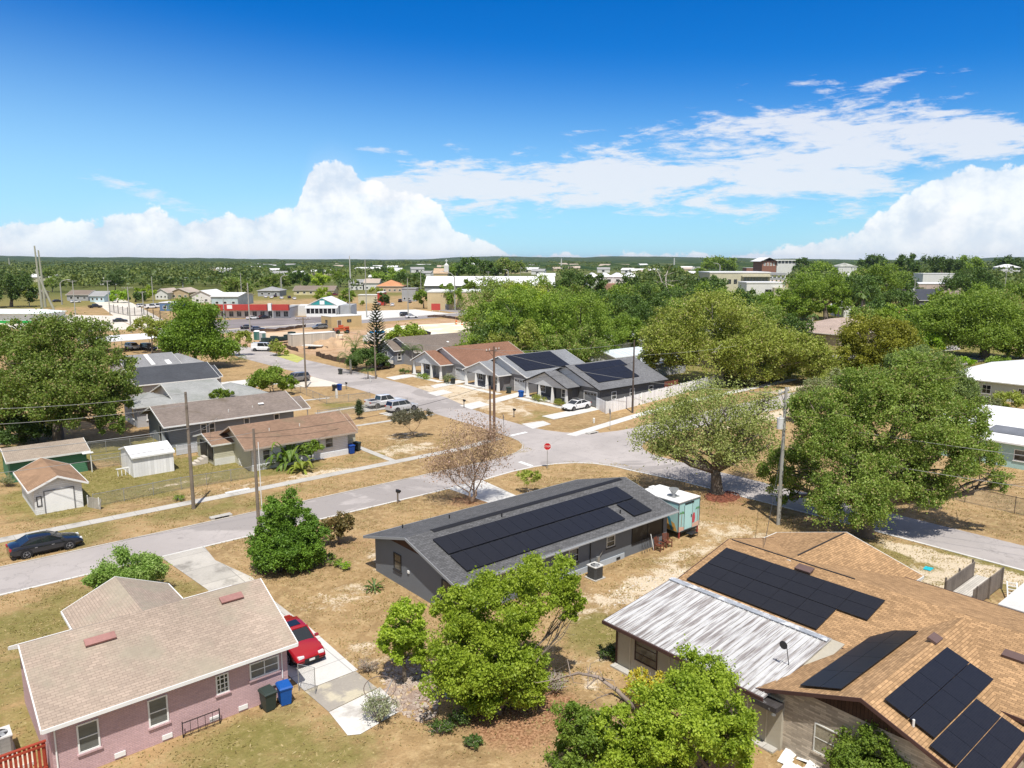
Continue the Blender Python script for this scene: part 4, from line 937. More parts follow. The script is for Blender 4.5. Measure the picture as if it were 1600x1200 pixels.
# food trailer
MINT = mat('mint_mural_paint', (.36, .6, .6), .5, .04); r = root('food_trailer', 'mint green food trailer with a painted mural and a white roof fan', 'food trailer', (48.75, 35.3))
x0, x1, y0, y1 = -1.35, 1.35, 0., 4.1
MB().box(x0, x1, y0, y1, .55, 2.95).build('body', MINT, r)
MB().box(x0-.04, x1+.04, y0-.04, y1+.04, 2.96, 3.02).build('roof', mat('white_trailer_roof', (.74, .74, .72), .6, .05), r)
MB().box(x0-.03, x0+.03, y0-.03, y0+.03, .55, 2.955).box(x1-.03, x1+.03, y0-.03, y0+.03, .55, 2.955).box(x0-.03, x0+.03, y1-.03, y1+.03, .55, 2.955).box(x0-.045, x1+.045, y0-.045, y0-.004, 2.88, 2.955).box(x0-.045, x0-.004, y0, y1, 2.88, 2.955).build('corner_trim', mat('dark_steel_trim', (.14, .15, .16), .4, .05), r)
d = MB().box(-.62, .35, -.03, -.004, .62, 2.6).build('door', mat('mint_door', (.42, .68, .68), .5, .04), r); MB().box(.2, .26, -.07, -.032, 1.5, 1.75).build('handle', BLACK, d); MB().box(-.66, -.63, -.035, -.002, .6, 2.62).box(.36, .39, -.035, -.002, .6, 2.62).build('door_frame', mat('dark_steel_trim', (.14, .15, .16)), d)
MB().box(-.6, .55, -.05, -.004, 2.68, 2.78).build('vent_slot', BLACK, r)
def flat(mb, pts, y): mb.add([(a, y, b) for a, b in pts], [tuple(range(len(pts)))])
q = MB(); flat(q, [(-1.32, .58), (.0, .58), (1.32, .58), (1.32, .98), (.5, .88), (-.1, 1.02), (-.7, .86), (-1.32, .98)], -.006); q.build('mural_sand', mat('mural_pink_sand', (.66, .42, .33), .6, .05), r, fix=False)
q = MB(); flat(q, [(.42, .95), (.72, .95), (.8, 1.3), (.74, 1.75), (.56, 1.8), (.44, 1.6), (.38, 1.2)], -.009); q.build('mural_figure', mat('mural_red', (.5, .07, .09), .6, .1), r, fix=False)
q = MB()
for sx, bz in ((-1.02, .95), (1.1, .95)):
    flat(q, [(sx-.03, bz), (sx+.04, bz), (sx+.1, bz+1.1), (sx+.04, bz+1.1)], -.008)
q.build('mural_palm_trunk', mat('mural_brown', (.25, .16, .1), .6, .1), r, fix=False); q = MB()
for sx, bz in ((-.95, 2.05), (1.16, 2.05)):
    for a in range(7):
        t = a*math.pi/6-.25; ex, ez = math.cos(t)*.38, math.sin(t)*.24-.12; flat(q, [(max(-1.31, min(1.31, sx)), bz), (max(-1.31, min(1.31, sx+ex*.6-.03)), bz+ez*.5+.12), (max(-1.31, min(1.31, sx+ex)), bz+ez), (max(-1.31, min(1.31, sx+ex*.5+.03)), bz+ez*.5)], -.010-.0006*a)
q.build('mural_palm_leaf', mat('mural_green', (.1, .3, .12), .6, .1), r, fix=False)
q = MB(); pts = [(y0+.1, .58), (2.5, .58), (2.3, 1.1), (1.2, 1.5), (.4, 1.2)]; q.add([(x0-.006, a, b) for a, b in pts], [(0, 1, 2, 3, 4)]); q.build('mural_sand', mat('mural_orange', (.62, .36, .1), .6, .1), r, fix=False)
q = MB(); q.add([(x0-.009, a, b) for a, b in [(.5, .6), (.75, .6), (1.1, 1.5), (1.6, 2.2), (1.35, 2.1), (.8, 1.5)]], [(0, 1, 2, 3, 4, 5)]); q.build('mural_palm_trunk', mat('mural_teal', (.05, .22, .3), .6, .1), r, fix=False)
f = MB().cyl((-.35, 1.35, 3.02), .16, .3, 12).cyl((-.35, 1.35, 3.32), .2, .34, 16, r2=.42).build('exhaust_fan', STEEL, r, smooth=30); MB().cyl((-.35, 1.35, 3.6), .3, .03, 16).build('fan_grille', BLACK, f); MB().box(-.75, .05, .95, 1.75, 3.021, 3.06).build('fan_curb', STEEL, f)
MB().box(-.5, .1, 3.3, 3.8, 3.02, 3.28).build('roof_hatch', WHITE, r)
for sx in (-1., 1.):
    for y in (1.7, 2.6): 
        t = MB().cyl((sx-.11, y, .36), .35, .22, 16, 'x').build('wheel', RUBBER, r)
MB().box(-.95, -.85, .0, 4.1, .4, .55).box(.85, .95, 0., 4.1, .4, .55).box(-1., 1., -.05, .05, .42, .54).build('chassis', BLACK, r)
for sx in (-1.2, 1.2): MB().box(sx-.05, sx+.05, -.02, .08, 0, .55).build('jack_leg', mat('jack_red', (.3, .05, .04)), r)
MB().box(-.5, .4, -.65, -.1, .28, .34).bar((-.45, -.6, 0), (-.45, -.6, .28), .04).bar((.35, -.6, 0), (.35, -.6, .28), .04).build('step', BLACK, r)

# ============================================================ ORANGE-TAN ROOF HOUSE (front right)
ORG = mat('shingle_amber', (.385, .24, .125), .95, .13, vs=.9, pat=(.3, .14, .01), pvar=.24, mort=.6, bump=.7, spec=.12)
BEIGE = plaster('beige', (.42, .385, .31)); STONE = mat('brick_tan', (.43, .37, .30), .9, .12, pat=(.5, .09, .008), pvar=.3, mort=.8, bump=.5)
h = H('ranch_house', 'house with an amber shingle roof, three solar arrays and a white metal roofed wing', 'house', (35.5, 18))
s1 = h.gable(34.85, 45.9, 2., 26.1, 3.14, 4.42, 'y', .5, .3, BEIGE, ORG, BROWNTRIM)
s2 = h.gable(29.2, 40.5, 7.65, 17.15, 2.65, 4.38, 'x', .5, .45, STONE, ORG, BROWNTRIM, wname='brick_wall', gmat=mat('dark_board', (.05, .026, .018), .8, .25, vs=2, pat=(.16, 9, .012, 0.), mort=.35), gz=3.2)
s3 = h.gable(40.2, 47.3, 17., 26.75, 3., 4.4, 'x', .45, .4, BEIGE, ORG, OFFW, wname='wing_wall')
# low-slope painted metal roof with ribs
z0, z1 = 2.62, 3.36; X0, X1, Y0, Y1 = 28.85, 34.95, 16.5, 26.2; sm = (z1-z0)/(X1-X0)
MET = mat('chipped_white_metal', (.54, .54, .535), .5, .06, vs=.8, col2=(.25, .225, .215), c2=(.44, .62), c2s=1., c2stretch=(.35, 4.2))
WING = []
h.put('metal_roof', MB().add([(X0, Y0, z0), (X1, Y0, z1), (X1, Y1, z1), (X0, Y1, z0), (X0, Y0, z0-.08), (X1, Y0, z1-.08), (X1, Y1, z1-.08), (X0, Y1, z0-.08)], [(0, 1, 2, 3), (4, 5, 6, 7), (0, 1, 5, 4), (1, 2, 6, 5), (2, 3, 7, 6), (3, 0, 4, 7)]), MET)
q = MB(); y = Y0+.15
while y < Y1-.05: q.obox((X0+.02, y, z0+.003), (1, 0, sm), (0, 1, 0), (-sm, 0, 1), X1-X0-.1, .035, .045); y += .3
h.put('roof_ribs', q, MET)
h.put('roof_trim', MB().box(X0-.09, X0-.003, Y0, Y1, z0-.2, z0-.02).obox((X0-.09, Y1+.003, z0-.2), (1, 0, sm), (0, 1, 0), (0, 0, 1), 6.1, .05, .17), BROWNTRIM)
h.put('flashing', MB().obox((X1-.5, Y0, z1-.02), (1, 0, sm), (0, 1, 0), (-sm, 0, 1), .28, Y1-Y0, .06), mat('dull_flashing', (.3, .32, .35), .6, .3, vs=2, col2=(.7, .7, .7), c2=(.5, .6)))
h.put('wing_wall', MB().add([(29.45, 15.9, 0), (35.1, 15.9, 0), (35.1, 25.75, 0), (29.45, 25.75, 0), (29.45, 15.9, 2.5), (35.1, 15.9, 3.25), (35.1, 25.75, 3.25), (29.45, 25.75, 2.5)], [(0, 1, 2, 3), (4, 5, 6, 7), (0, 1, 5, 4), (1, 2, 6, 5), (2, 3, 7, 6), (3, 0, 4, 7)]), BEIGE)
h.put('corner_board', MB().box(29.4, 29.44, 25.68, 25.78, 0, 2.5).box(29.42, 29.5, 25.755, 25.8, 0, 2.52), BROWNTRIM)
for y in (24.75, 22.15, 20.4, 17.6, 16.6): h.put('batten', MB().box(29.42, 29.449, y, y+.05, .12, 2.5), mat('cream_batten', (.55, .51, .42), .8))
h.window('W', 29.45, 22.95, .85, 1.5, 1.35, BROWNTRIM, 1, 3, fw=.05, sill=False)
d = h.door('W', 29.45, 20.45, .1, .95, 2.05, mat('brown_storm_door', (.12, .07, .05), .5, .3, vs=2), DARKTRIM)
h.put('slab_edge', MB().box(29.0, 29.44, 16, 25.8, -.05, .1), CONC)
h.put('porch_eave', MB().box(28.75, 29.43, 15.85, 17., 2.3, 2.42).box(28.72, 28.745, 15.8, 17., 2.2, 2.44).box(28.75, 29.4, 15.8, 15.845, 2.2, 2.44), mat('dark_weathered_tin', (.05, .045, .045), .6, .5, vs=4, col2=(.3, .3, .3), c2=(.6, .7), c2s=3))
h.put('flood_light', MB().cyl((28.9, 16.0, 1.98), .1, .16, 10, r2=.06).bar((28.9, 16., 2.1), (29.2, 16.1, 2.28), .05), WHITE)
h.window('W', 29.65, 13.3, .75, 1.15, 1.35, OFFW, 1, 2, fw=.05, sill=True, sm=STONE, pane=mat('curtained_glass', (.33, .3, .23), .3, .3, vs=1.5, col2=(.2, .09, .04), c2=(.55, .6), c2s=1.2)); h.window('W', 29.65, 11.6, 1.4, .8, .5, BROWNTRIM, 1, 1, fw=.05, sill=False)
# solar arrays on the three slopes
def zW(x): return 3.14+(x-34.85)*s1
h.panels((39.3, 25.55, zW(39.3)), (0, -1, 0), (-1, 0, -s1), 6, 2, 1.6, 1.0); h.panels((37.28, 25.55, zW(37.28)), (0, -1, 0), (-1, 0, -s1), 5, 2, 1.6, 1.0)
def zN(y): return 2.65+(17.15-y)*s2
h.panels((29.65, 13.4, zN(13.4)), (1, 0, 0), (0, 1, -s2), 4, 2, 1.93, .95)
def zS(y): return 2.65+(y-7.65)*s2
h.panels((29.95, 11.85, zS(11.85)), (1, 0, 0), (0, -1, -s2), 4, 2, 1.6, 1.04, .14); h.panels((29.35, 9.82, zS(9.82)), (1, 0, 0), (0, -1, -s2), 3, 2, 1.6, 1.02, .14)
VENT = mat('brown_vent', (.13, .085, .075), .6, .1)
h.put('roof_vent', MB().obox((39.35, 20.1, zW(39.35)+.14), (1, 0, s1), (0, 1, 0), (-s1, 0, 1), .55, .95, .1), VENT)
h.put('roof_vent', MB().obox((36.2, 12.2, zS(12.2)+.02), (1, 0, 0), (0, 1, s2), (0, -s2, 1), .75, .45, .12), VENT)
h.put('roof_vent', MB().obox((38.2, 9.2, zW(38.2)+.02), (1, 0, s1), (0, 1, 0), (-s1, 0, 1), .5, .9, .12), VENT)
h.put('ridge_flashing', MB().box(41.2, 47.0, 21.84, 21.9, 4.39, 4.45).box(40.34, 40.4, 18., 25.9, 4.41, 4.47), DARKTRIM)
h.put('vent_pipe', MB().cyl((29.9, 10.6, zS(10.6)), .05, .3, 8), OFFW)
h.put('satellite_mast', MB().tube([(31.7, 16.9, zW(34.9)-.35), (31.45, 16.95, 3.95), (31.4, 17., 4.1)], .02, 6).cyl((31.3, 17.05, 4.05), .2, .03, 14, 'x'), DARKTRIM)
# wooden porch behind the roof
r = root('wooden_deck', 'weathered deck with grey board railings behind the amber roof', 'deck', (53.5, 16.5)); WG = mat('weathered_board', (.2, .17, .145), .9, .2, vs=3, pat=(.14, 9, .01, 0.), mort=.5)
MB().box(-2., 3.2, -.9, .5, -.05, .45).build('platform', mat('grey_plank', (.5, .47, .42), .9, .15, pat=(9, .14, .01)), r); MB().box(-2., 2.9, .55, .62, .1, 1.45).build('railing', WG, r); MB().box(-2., 3.2, -1.05, -.98, .1, 1.4).build('railing', WG, r)
for x in (-1.9, .4, 2.8): MB().box(x, x+.1, .63, .73, 0, 1.6).build('post', WG, r); MB().box(x+.2, x+.3, -1.16, -1.06, 0, 1.55).build('post', WG, r)
r = root('aluminium_ladder', 'white ladder frame leaning by the deck railing behind the amber roof', 'ladder', (55.6, 14.2), R(20)); q = MB().bar((-1.2, 0, .05), (.9, 0, .75), .07).bar((-1.2, .55, .05), (.9, .55, .75), .07); q.build('side_rail', WHITE, r); q = MB()
for k in range(7): q.bar((-1.1+k*.32, 0, .08+k*.107), (-1.1+k*.32, .55, .08+k*.107), .05)
q.build('rung', WHITE, r)
sheet('path', [(55.5, 13.6), (62, 10.5), (62, 9.4), (54.5, 12.4)], .03, CONCW)
h = H('lean_to', 'pale flat porch roof at the right edge behind the amber roof', 'porch roof', (50, 11)); h.put('roof_panel', MB().box(47.5, 54, 7., 13., 2.5, 2.58), mat('pale_roof_panel', (.62, .6, .57), .8, .1))
for x, y in ((47.6, 12.8), (53.8, 12.8), (53.8, 7.2)): h.put('post', MB().box(x, x+.1, y, y+.1, 0, 2.49), OFFW)
o = sheet('tarp', [(G(1450, 889)[0]-.35, G(1450, 889)[1]-.3), (G(1450, 889)[0]+.4, G(1450, 889)[1]-.25), (G(1450, 889)[0]+.3, G(1450, 889)[1]+.3), (G(1450, 889)[0]-.4, G(1450, 889)[1]+.2)], .05, mat('turquoise_plastic', (.02, .42, .5), .5), None, 'small turquoise plastic cover lying on the grass behind the amber roof', 'plastic cover')
r = root('garden_clutter', 'white torn plastic sheeting lying at the foot of the tan brick wall', 'plastic sheeting', G(1245, 1195)); q = MB(); rg = random.Random(3)
for k in range(10):
    x, y = rg.uniform(-.9, .9), rg.uniform(-.7, .7); q.add([(x-.3, y-.3, .05+rg.random()*.15), (x+.35, y-.2, .06), (x+.3, y+.3, .05+rg.random()*.2), (x-.3, y+.25, .04)], [(0, 1, 2), (0, 2, 3)])
q.build('sheeting', WHITE, r, fix=False)
# ============================================================ HOUSES ACROSS THE STREET (left block)
WH_SID = siding('white', (.68, .68, .66)); GRY_SID = siding('grey', (.27, .28, .3)); LGRY = siding('light_grey', (.46, .46, .46)); CREAM = siding('cream', (.52, .5, .38))
BR = shingle('brown', (.27, .175, .12), pvar=.14, col2=(.2, .15, .1), c2=(.5, .7), c2s=.35); BRG = shingle('grey_brown', (.23, .19, .165), pvar=.14, col2=(.16, .13, .1), c2=(.5, .7), c2s=.3)
h = H('garage', 'small white peeling garage with a rust brown roof and a wide plank door', 'garage', (9.5, 75))
RUST = shingle('rust_brown', (.33, .21, .13), pvar=.12, mort=.7, col2=(.25, .16, .1), c2=(.45, .65), c2s=.5)
PEEL = mat('peeling_white_board', (.76, .76, .74), .8, .12, vs=1.5, pat=(60, .18, .01), pvar=.04, mort=.6, col2=(.24, .24, .22), c2=(.62, .7), c2s=1.6, c2stretch=(.5, 2.5))
h.gable(9.0, 13.6, 74.6, 82.6, 2.3, 3.32, 'y', .45, .4, PEEL, RUST, WHITE)
h.door('S', 75., 10.25, .02, 2.2, 1.95, mat('white_door_boards', (.82, .82, .8), .7, .06), mat('grey_frame', (.2, .2, .2)), name='garage_door')
h.window('S', 75., 9.6, .75, .4, .9, DARKTRIM, 1, 1, sill=False, pane=PEEL)
h = H('shed', 'long green board shed with a pale brown roof behind the peeling garage', 'shed', (9.5, 88))
GRN = siding('green', (.07, .2, .11)); h.gable(9., 16.4, 87.4, 93.4, 2.25, 3.1, 'x', .4, .3, GRN, shingle('pale_brown', (.34, .28, .22), pvar=.1), OFFW)
h.put('porch_eave', MB().box(15.6, 16.6, 86.9, 87.35, 2.05, 2.12), WHITE); h.put('post', MB().box(16.3, 16.38, 87., 87.08, 0, 2.04), OFFW)
h = H('shed', 'small white metal garden shed standing on the grass right of the garage', 'shed', (19.3, 82.1))
h.gable(19., 23.15, 81.8, 86.8, 2.15, 2.85, 'x', .15, .1, mat('white_steel_sheet', (.8, .8, .8), .5, .06, pat=(.3, 9, .012, 0.), mort=.75), mat('white_shed_roof', (.72, .72, .72), .5, .06, pat=(.5, 9, .02, 0.), mort=.7), WHITE)
r = root('sawhorse', 'white slatted rack standing left of the white metal shed', 'rack', (17.9, 83.5)); MB().bar((0, 0, .75), (1.3, .1, .75), .07).bar((0, .4, .7), (1.3, .5, .7), .06).build('rail', WHITE, r)
for k in range(4): MB().bar((.1+k*.36, 0, 0), (.1+k*.36, .1, .75), .06).build('leg', WHITE, r)
# tan house with banana plants
h = H('house', 'white walled house with a warm brown roof behind the banana clump', 'house', (29.3, 76.4))
s = h.gable(28.3, 41.3, 75.7, 84.1, 2.6, 4.4, 'x', .7, .9, siding('house_white', (.7, .7, .7)), BR, mat('tan_fascia', (.4, .33, .27)))
h.put('gable_end', MB().add([(29.17, 76.4, .0), (29.17, 83.4, .0), (29.17, 83.4, 2.72), (29.17, 79.9, 4.2), (29.17, 76.4, 2.72)], [(0, 1, 2, 3, 4)]), CREAM)
h.gable(40.2, 42.4, 77.6, 82.6, 2.45, 3.9, 'x', .3, .2, CREAM, BR, mat('tan_fascia', (.4, .33, .27)), wname='porch_wall')
h.put('foundation', MB().box(29.2, 40.4, 76.33, 76.395, -.05, .6), mat('white_skirt', (.64, .65, .66), .8, .1))
for a in (30.4, 32.4, 34.2): h.window('S', 76.4, a, 1.0, .8, 1.1, OFFW, 1, 2, fw=.05)
h.window('S', 76.4, 37.6, 1.15, .95, 1.1, OFFW, 1, 2, fw=.05)
h.gable(26.7, 29.6, 80.9, 86.9, 2.35, 3.15, 'x', .3, .3, CREAM, BR, OFFW, wname='porch_wall')
h.put('skirt', MB().box(27.0, 29.17, 81.14, 81.19, -.02, .75), OFFW); h.put('porch_screen', MB().box(26.93, 26.985, 81.5, 83.0, .5, 2.2).box(26.93, 26.985, 83.3, 85.4, .5, 2.2), BLACK)
for x in (32., 35.5): h.put('vent_pipe', MB().cyl((x, 78.2, 3.6), .05, .35, 8), OFFW)
r = root('garden_steps', 'white concrete steps climbing to the cream back porch', 'steps', (25.2, 82.6)); q = MB()
for k in range(4): q.box(k*.38, 1.55, 0, 1.1, k*.19, (k+1)*.19)
q.build('steps', mat('step_concrete', (.55, .5, .43)), r)
r = root('folding_rack', 'white folded chairs lying in the grass by the cream wall', 'folding chair', (29.0, 79.6), R(-70)); q = MB()
for k in range(3): q.bar((k*.5, 0, 0), (k*.5+.4, 0, .8), .04).bar((k*.5+.4, 0, 0), (k*.5, 0, .8), .04)
q.build('frame', WHITE, r); MB().box(0, 1.4, -.02, .02, .38, .42).build('seat', WHITE, r)
# L2
h = H('house', 'grey house with a long grey brown roof and white eaves behind the brown roofed one', 'house', (25.8, 92.6))
s = h.gable(24.9, 42.0, 91.5, 101.6, 2.8, 4.5, 'x', .9, .8, siding('blue_grey', (.24, .26, .285)), BRG, WHITE)
for a in (29.3, 30.3, 34.6, 38.5): h.window('S', 92.4, a, .95, .75, 1.45, WHITE, 1, 2, fw=.09, sill=False)
h.door('W', 25.7, 95.2, .1, .95, 2.05, DARKTRIM, OFFW); h.put('skylight', MB().obox((37.1, 93.6, 3.63), (1, 0, 0), (0, 1, s), (0, -s, 1), .7, .3, .08), WHITE)
for x, y in ((36.2, 93.4), (33., 93.0), (40., 95.)): h.put('vent_pipe', MB().cyl((x, y, 3.2), .05, .45, 8), OFFW)
h.gable(40.6, 43.8, 92.9, 98.9, 2.5, 3.7, 'x', .2, .2, None, BRG, WHITE); h.put('porch_post', MB().box(43.5, 43.6, 93.2, 93.3, 0, 2.4).box(43.5, 43.6, 98.4, 98.5, 0, 2.4), WHITE)
r = root('wheelchair_ramp', 'pale board ramp side slanting down beside the grey gable wall', 'ramp', (25.3, 93.1)); MB().add([(0, -3.2, 0), (0, 1., 0), (0, 1., 1.9), (.08, -3.2, 0), (.08, 1., 0), (.08, 1., 1.9)], [(0, 1, 2), (3, 4, 5), (0, 1, 4, 3), (1, 2, 5, 4), (2, 0, 3, 5)]).build('side_board', mat('pale_grey_board', (.42, .45, .47)), r); MB().box(-1.1, -.02, .1, 1.2, .0, .35).build('landing', CONC, r)
r = root('wooden_fence', 'low white board fence running right from the grey gable house yard', 'fence', (26, 88.3)); MB().box(-.8, 3.9, 0, .06, .05, 1.15).build('panel', mat('white_board_fence', (.58, .6, .62), .8, .08, pat=(2.4, .28, .012), mort=.6), r)
for k in range(3): MB().box(-.8+k*2.3, -.7+k*2.3, .07, .15, 0, 1.2).build('post', OFFW, r)
# L3 pale grey hip roof
PG = shingle('pale_grey', (.33, .335, .325), pvar=.08, mort=.7, col2=(.26, .27, .25), c2=(.45, .65), c2s=.25)
h = H('house', 'house with a pale grey mossy roof and small hipped porch behind the grey brown roof', 'house', (27.5, 107.5))
h.gable(30.6, 38.2, 106.2, 118., 2.8, 4.7, 'x', .5, .5, LGRY, PG, OFFW); h.hip(25.4, 31.5, 106.2, 113.4, 2.8, 4.0, .45, LGRY, PG, OFFW, wname='porch_wall'); h.hip(36.5, 44.2, 105.6, 116., 2.5, 3.9, .5, LGRY, PG, OFFW, wname='side_wall')
for a in (27., 28.6): h.window('S', 106.62, a, .9, .9, 1.5, WHITE, 1, 2, fw=.12)
h.window('W', 25.85, 108, .9, 1., 1.5, WHITE, 1, 2, fw=.1)
# L4 charcoal roof, L5 light roof
h = H('house', 'house with a dark slate coloured roof and a round white roof vent', 'house', (32, 126))
h.gable(30.5, 43.4, 125.2, 137.2, 2.8, 4.8, 'x', .4, .4, LGRY, shingle('slate', (.075, .08, .09), pvar=.1), WHITE); h.put('roof_vent', MB().cyl((37.3, 128.6, 3.3), .38, .3, 14), WHITE); h.gable(41.5, 44.4, 126.8, 134.5, 2.75, 4.2, 'x', .3, .2, LGRY, shingle('slate', (.075, .08, .09)), WHITE, wname='porch_wall')
h.window('S', 125.6, 33., 1., .9, 1.2, WHITE, 1, 2)
h = H('house', 'light grey roofed house with two white roof sheets behind the slate roof', 'house', (34.5, 145))
LG2 = shingle('ash', (.27, .27, .275), pvar=.08); h.gable(33.8, 43.5, 144., 158., 2.7, 4.6, 'x', .4, .4, LGRY, LG2, OFFW); h.hip(42.5, 48.5, 146, 157, 2.6, 4., .4, LGRY, LG2, OFFW, wname='side_wall')
sl = 1.9/7.; h.put('skylight', MB().obox((38.4, 145.6, 2.7+1.6*sl+.02), (1, 0, 0), (0, 1, sl), (0, -sl, 1), .7, 5.2, .06), WHITE); h.put('skylight', MB().obox((41.1, 145.4, 2.7+1.4*sl+.02), (1, 0, 0), (0, 1, sl), (0, -sl, 1), .8, 2., .06), WHITE)
h = H('carport', 'long white metal carport roof behind the big left oak', 'carport', (37, 200)); h.put('roof_panel', MB().add([(37, 196, 2.9), (64, 199, 2.9), (63, 206, 3.5), (38, 206, 3.5), (37, 196, 2.75), (64, 199, 2.75), (63, 206, 3.35), (38, 206, 3.35)], [(0, 1, 2, 3), (4, 5, 6, 7), (0, 1, 5, 4), (1, 2, 6, 5), (2, 3, 7, 6), (3, 0, 4, 7)]), mat('bright_white_roof', (.75, .75, .75), .5, .05, pat=(.6, 9, .03, 0.), mort=.8))
for x in (38, 46, 54, 62): h.put('post', MB().box(x, x+.12, 198.6, 198.7, 0, 2.74), OFFW); h.put('post', MB().box(x, x+.12, 205.3, 205.4, 0, 3.25), OFFW)

# ============================================================ ROW OF NEW COTTAGES ON THE FAR SIDE OF THE CROSS STREET
def cottage(label, y0, roofm, wallm, whitem, gar, trim, zr=5.75, X1=98., pz=4.8):
    h = H('cottage', label, 'house', (79.5, y0))
    s = h.gable(81.7, X1, y0, y0+14.7, 2.8, zr, 'x', .4, .5, wallm, roofm, trim)
    p = h.gable(79.2, 84.5, y0+4.3, y0+14.4, 2.8, pz, 'x', .35, .35, None, roofm, trim)
    mid = y0+9.35
    h.put('porch_gable', MB().prism([(y0+4.75, 2.78), (mid, pz-.16), (y0+13.95, 2.78), (y0+13.95, 2.55), (y0+4.75, 2.55)], 79.5, 79.62), whitem)
    h.put('gable_siding', MB().prism([(y0+.75, 2.93), (y0+7.35, zr-.22), (y0+13.9, 2.93)], 82.12, 82.185), whitem)
    h.put('porch_wall', MB().box(80.9, 82.2, y0+4.9, y0+8.4, 0, 2.66), wallm); h.put('porch_floor', MB().box(79.3, 82.19, y0+8.45, y0+14.2, -.05, .18), CONCW)
    for y in (y0+4.85, y0+7.9, y0+10.9, y0+13.7):
        q = MB().add([(79.42, y-.22, .0), (79.86, y-.22, .0), (79.86, y+.22, .0), (79.42, y+.22, .0), (79.54, y-.11, 2.54), (79.74, y-.11, 2.54), (79.74, y+.11, 2.54), (79.54, y+.11, 2.54)], [(0, 1, 2, 3), (4, 5, 6, 7), (0, 1, 5, 4), (1, 2, 6, 5), (2, 3, 7, 6), (3, 0, 4, 7)])
        h.put('column', q, WHITE)
    h.door('W', 82.2, y0+.95, .05, 2.6, 2.2, gar, WHITE, panes=4, name='garage_door', ribs=4)
    h.window('W', 82.2, y0+12.2, .8, 1.3, 1.4, WHITE, 2, 2, fw=.08); h.door('W', 82.2, y0+9.6, .18, .95, 2.05, DARKTRIM, WHITE); h.window('W', 80.9, y0+6.2, .9, 1., 1.3, WHITE, 1, 2, fw=.08)
    for a in (84.8, 89., 93.5): h.window('S', y0+.4, a, .95, 1.1, 1.25, WHITE, 1, 2, fw=.09, sill=False)
    return h, s
DG = siding('charcoal', (.125, .13, .135)); G3 = shingle('cool_grey', (.24, .25, .265), pvar=.12); G4 = shingle('mid_grey', (.17, .172, .18), pvar=.16, mort=.5)
BRR = shingle('red_brown', (.25, .135, .09), pvar=.12); WS = siding('gable_white', (.56, .58, .6))
GREYD = mat('grey_garage_door', (.2, .21, .22), .5, .03); LGD = mat('pale_garage_door', (.5, .52, .54), .5, .03)
h, s = cottage('charcoal walled cottage with a solar roof and white picket side fence', 76., G4, DG, WS, GREYD, BLACK)
h.panels((83.4, 82.95, 2.8+6.95*s), (1, 0, 0), (0, -1, -s), 10, 3, 1.03, 1.84, skip=((9, 2), (9, 1)))
h, s = cottage('grey roofed cottage with a solar roof between the charcoal one and the brown roofed one', 92.3, G3, siding('dark_grey_b', (.2, .2, .21)), WS, LGD, WHITE, 5.65, 97.5, 4.7)
h.panels((83.0, 99.3, 2.8+7.*s), (1, 0, 0), (0, -1, -s), 10, 3, 1.03, 1.84)
h, s = cottage('pale grey cottage with a red brown roof and white tapered porch columns', 109., BRR, siding('pale_grey_wall', (.33, .34, .35)), WS, LGD, WHITE, 5.7, 98., 5.0)
h.put('skylight', MB().obox((90., 110.5, 3.4), (1, 0, 0), (0, 1, s), (0, -s, 1), .5, .3, .05), WHITE)
h = H('house', 'blue grey house with a brown grey roof behind the palm and the black car', 'house', (86, 132)); BG2 = shingle('taupe', (.2, .165, .14), pvar=.1)
s = h.gable(85.6, 104, 131.5, 146., 3., 5.6, 'x', .4, .5, GRY_SID, BG2, OFFW); h.gable(83.6, 88, 136.4, 144.6, 3., 4.9, 'x', .35, .3, siding('blue_wall', (.2, .22, .26)), BG2, WHITE, wname='front_wall')
h.window('W', 83.88, 139.5, 1., 1.2, 1.6, WHITE, 1, 2, fw=.1); h.window('S', 136.7, 84.6, 1., .9, 1.5, WHITE, 1, 2, fw=.1); h.put('skylight', MB().obox((96, 134.5, 4.1), (1, 0, 0), (0, 1, s), (0, -s, 1), .5, .5, .06), WHITE)
r = root('porch_stairs', 'white front stairs of the blue grey house behind the black car', 'stairs', (82.2, 136.8)); q = MB()
for k in range(5): q.box(.28*k, 1.4, 0, 1.6, .2*k, .2*k+.2)
q.build('steps', CONCW, r); MB().bar((0, 0, .9), (1.4, 0, 1.9), .06).bar((0, 1.6, .9), (1.4, 1.6, 1.9), .06).build('railing', WHITE, r)
r = root('vinyl_fence', 'tall white vinyl fence along the side of the charcoal cottage', 'fence', (79.9, 72.9)); VIN = mat('white_vinyl', (.86, .86, .86), .5, .04, pat=(.3, 9, .01, 0.), mort=.85)
d = Vector((33, 4.6, 0)); n = 14; L = d.length; ex = d.normalized(); sd = Vector((-ex.y, ex.x, 0))
for k in range(n): MB().obox(ex*(k*L/n+.06), ex, sd, (0, 0, 1), L/n-.12, .05, 1.75).build('panel', VIN, r)
for k in range(n+1): MB().obox(ex*(k*L/n-.06)-sd*.04, ex, sd, (0, 0, 1), .12, .13, 1.85).build('post', WHITE, r)
d2 = Vector((1.6, 3.4, 0)); e2 = d2.normalized(); MB().obox(e2*.08, e2, (-e2.y, e2.x, 0), (0, 0, 1), d2.length, .05, 1.75).build('gate', VIN, r)
def chair_white(label, x, y, rz):
    r = root('patio_chair', label, 'chair', (x, y), rz)
    for sx in (-.25, .25):
        for sy in (-.25, .25): MB().box(sx-.03, sx+.03, sy-.03, sy+.03, 0, .45).build('leg', WHITE, r)
    MB().box(-.29, .29, -.29, .29, .45, .49).build('seat', WHITE, r); MB().box(-.29, .29, .25, .29, .49, 1.).build('backrest', WHITE, r)
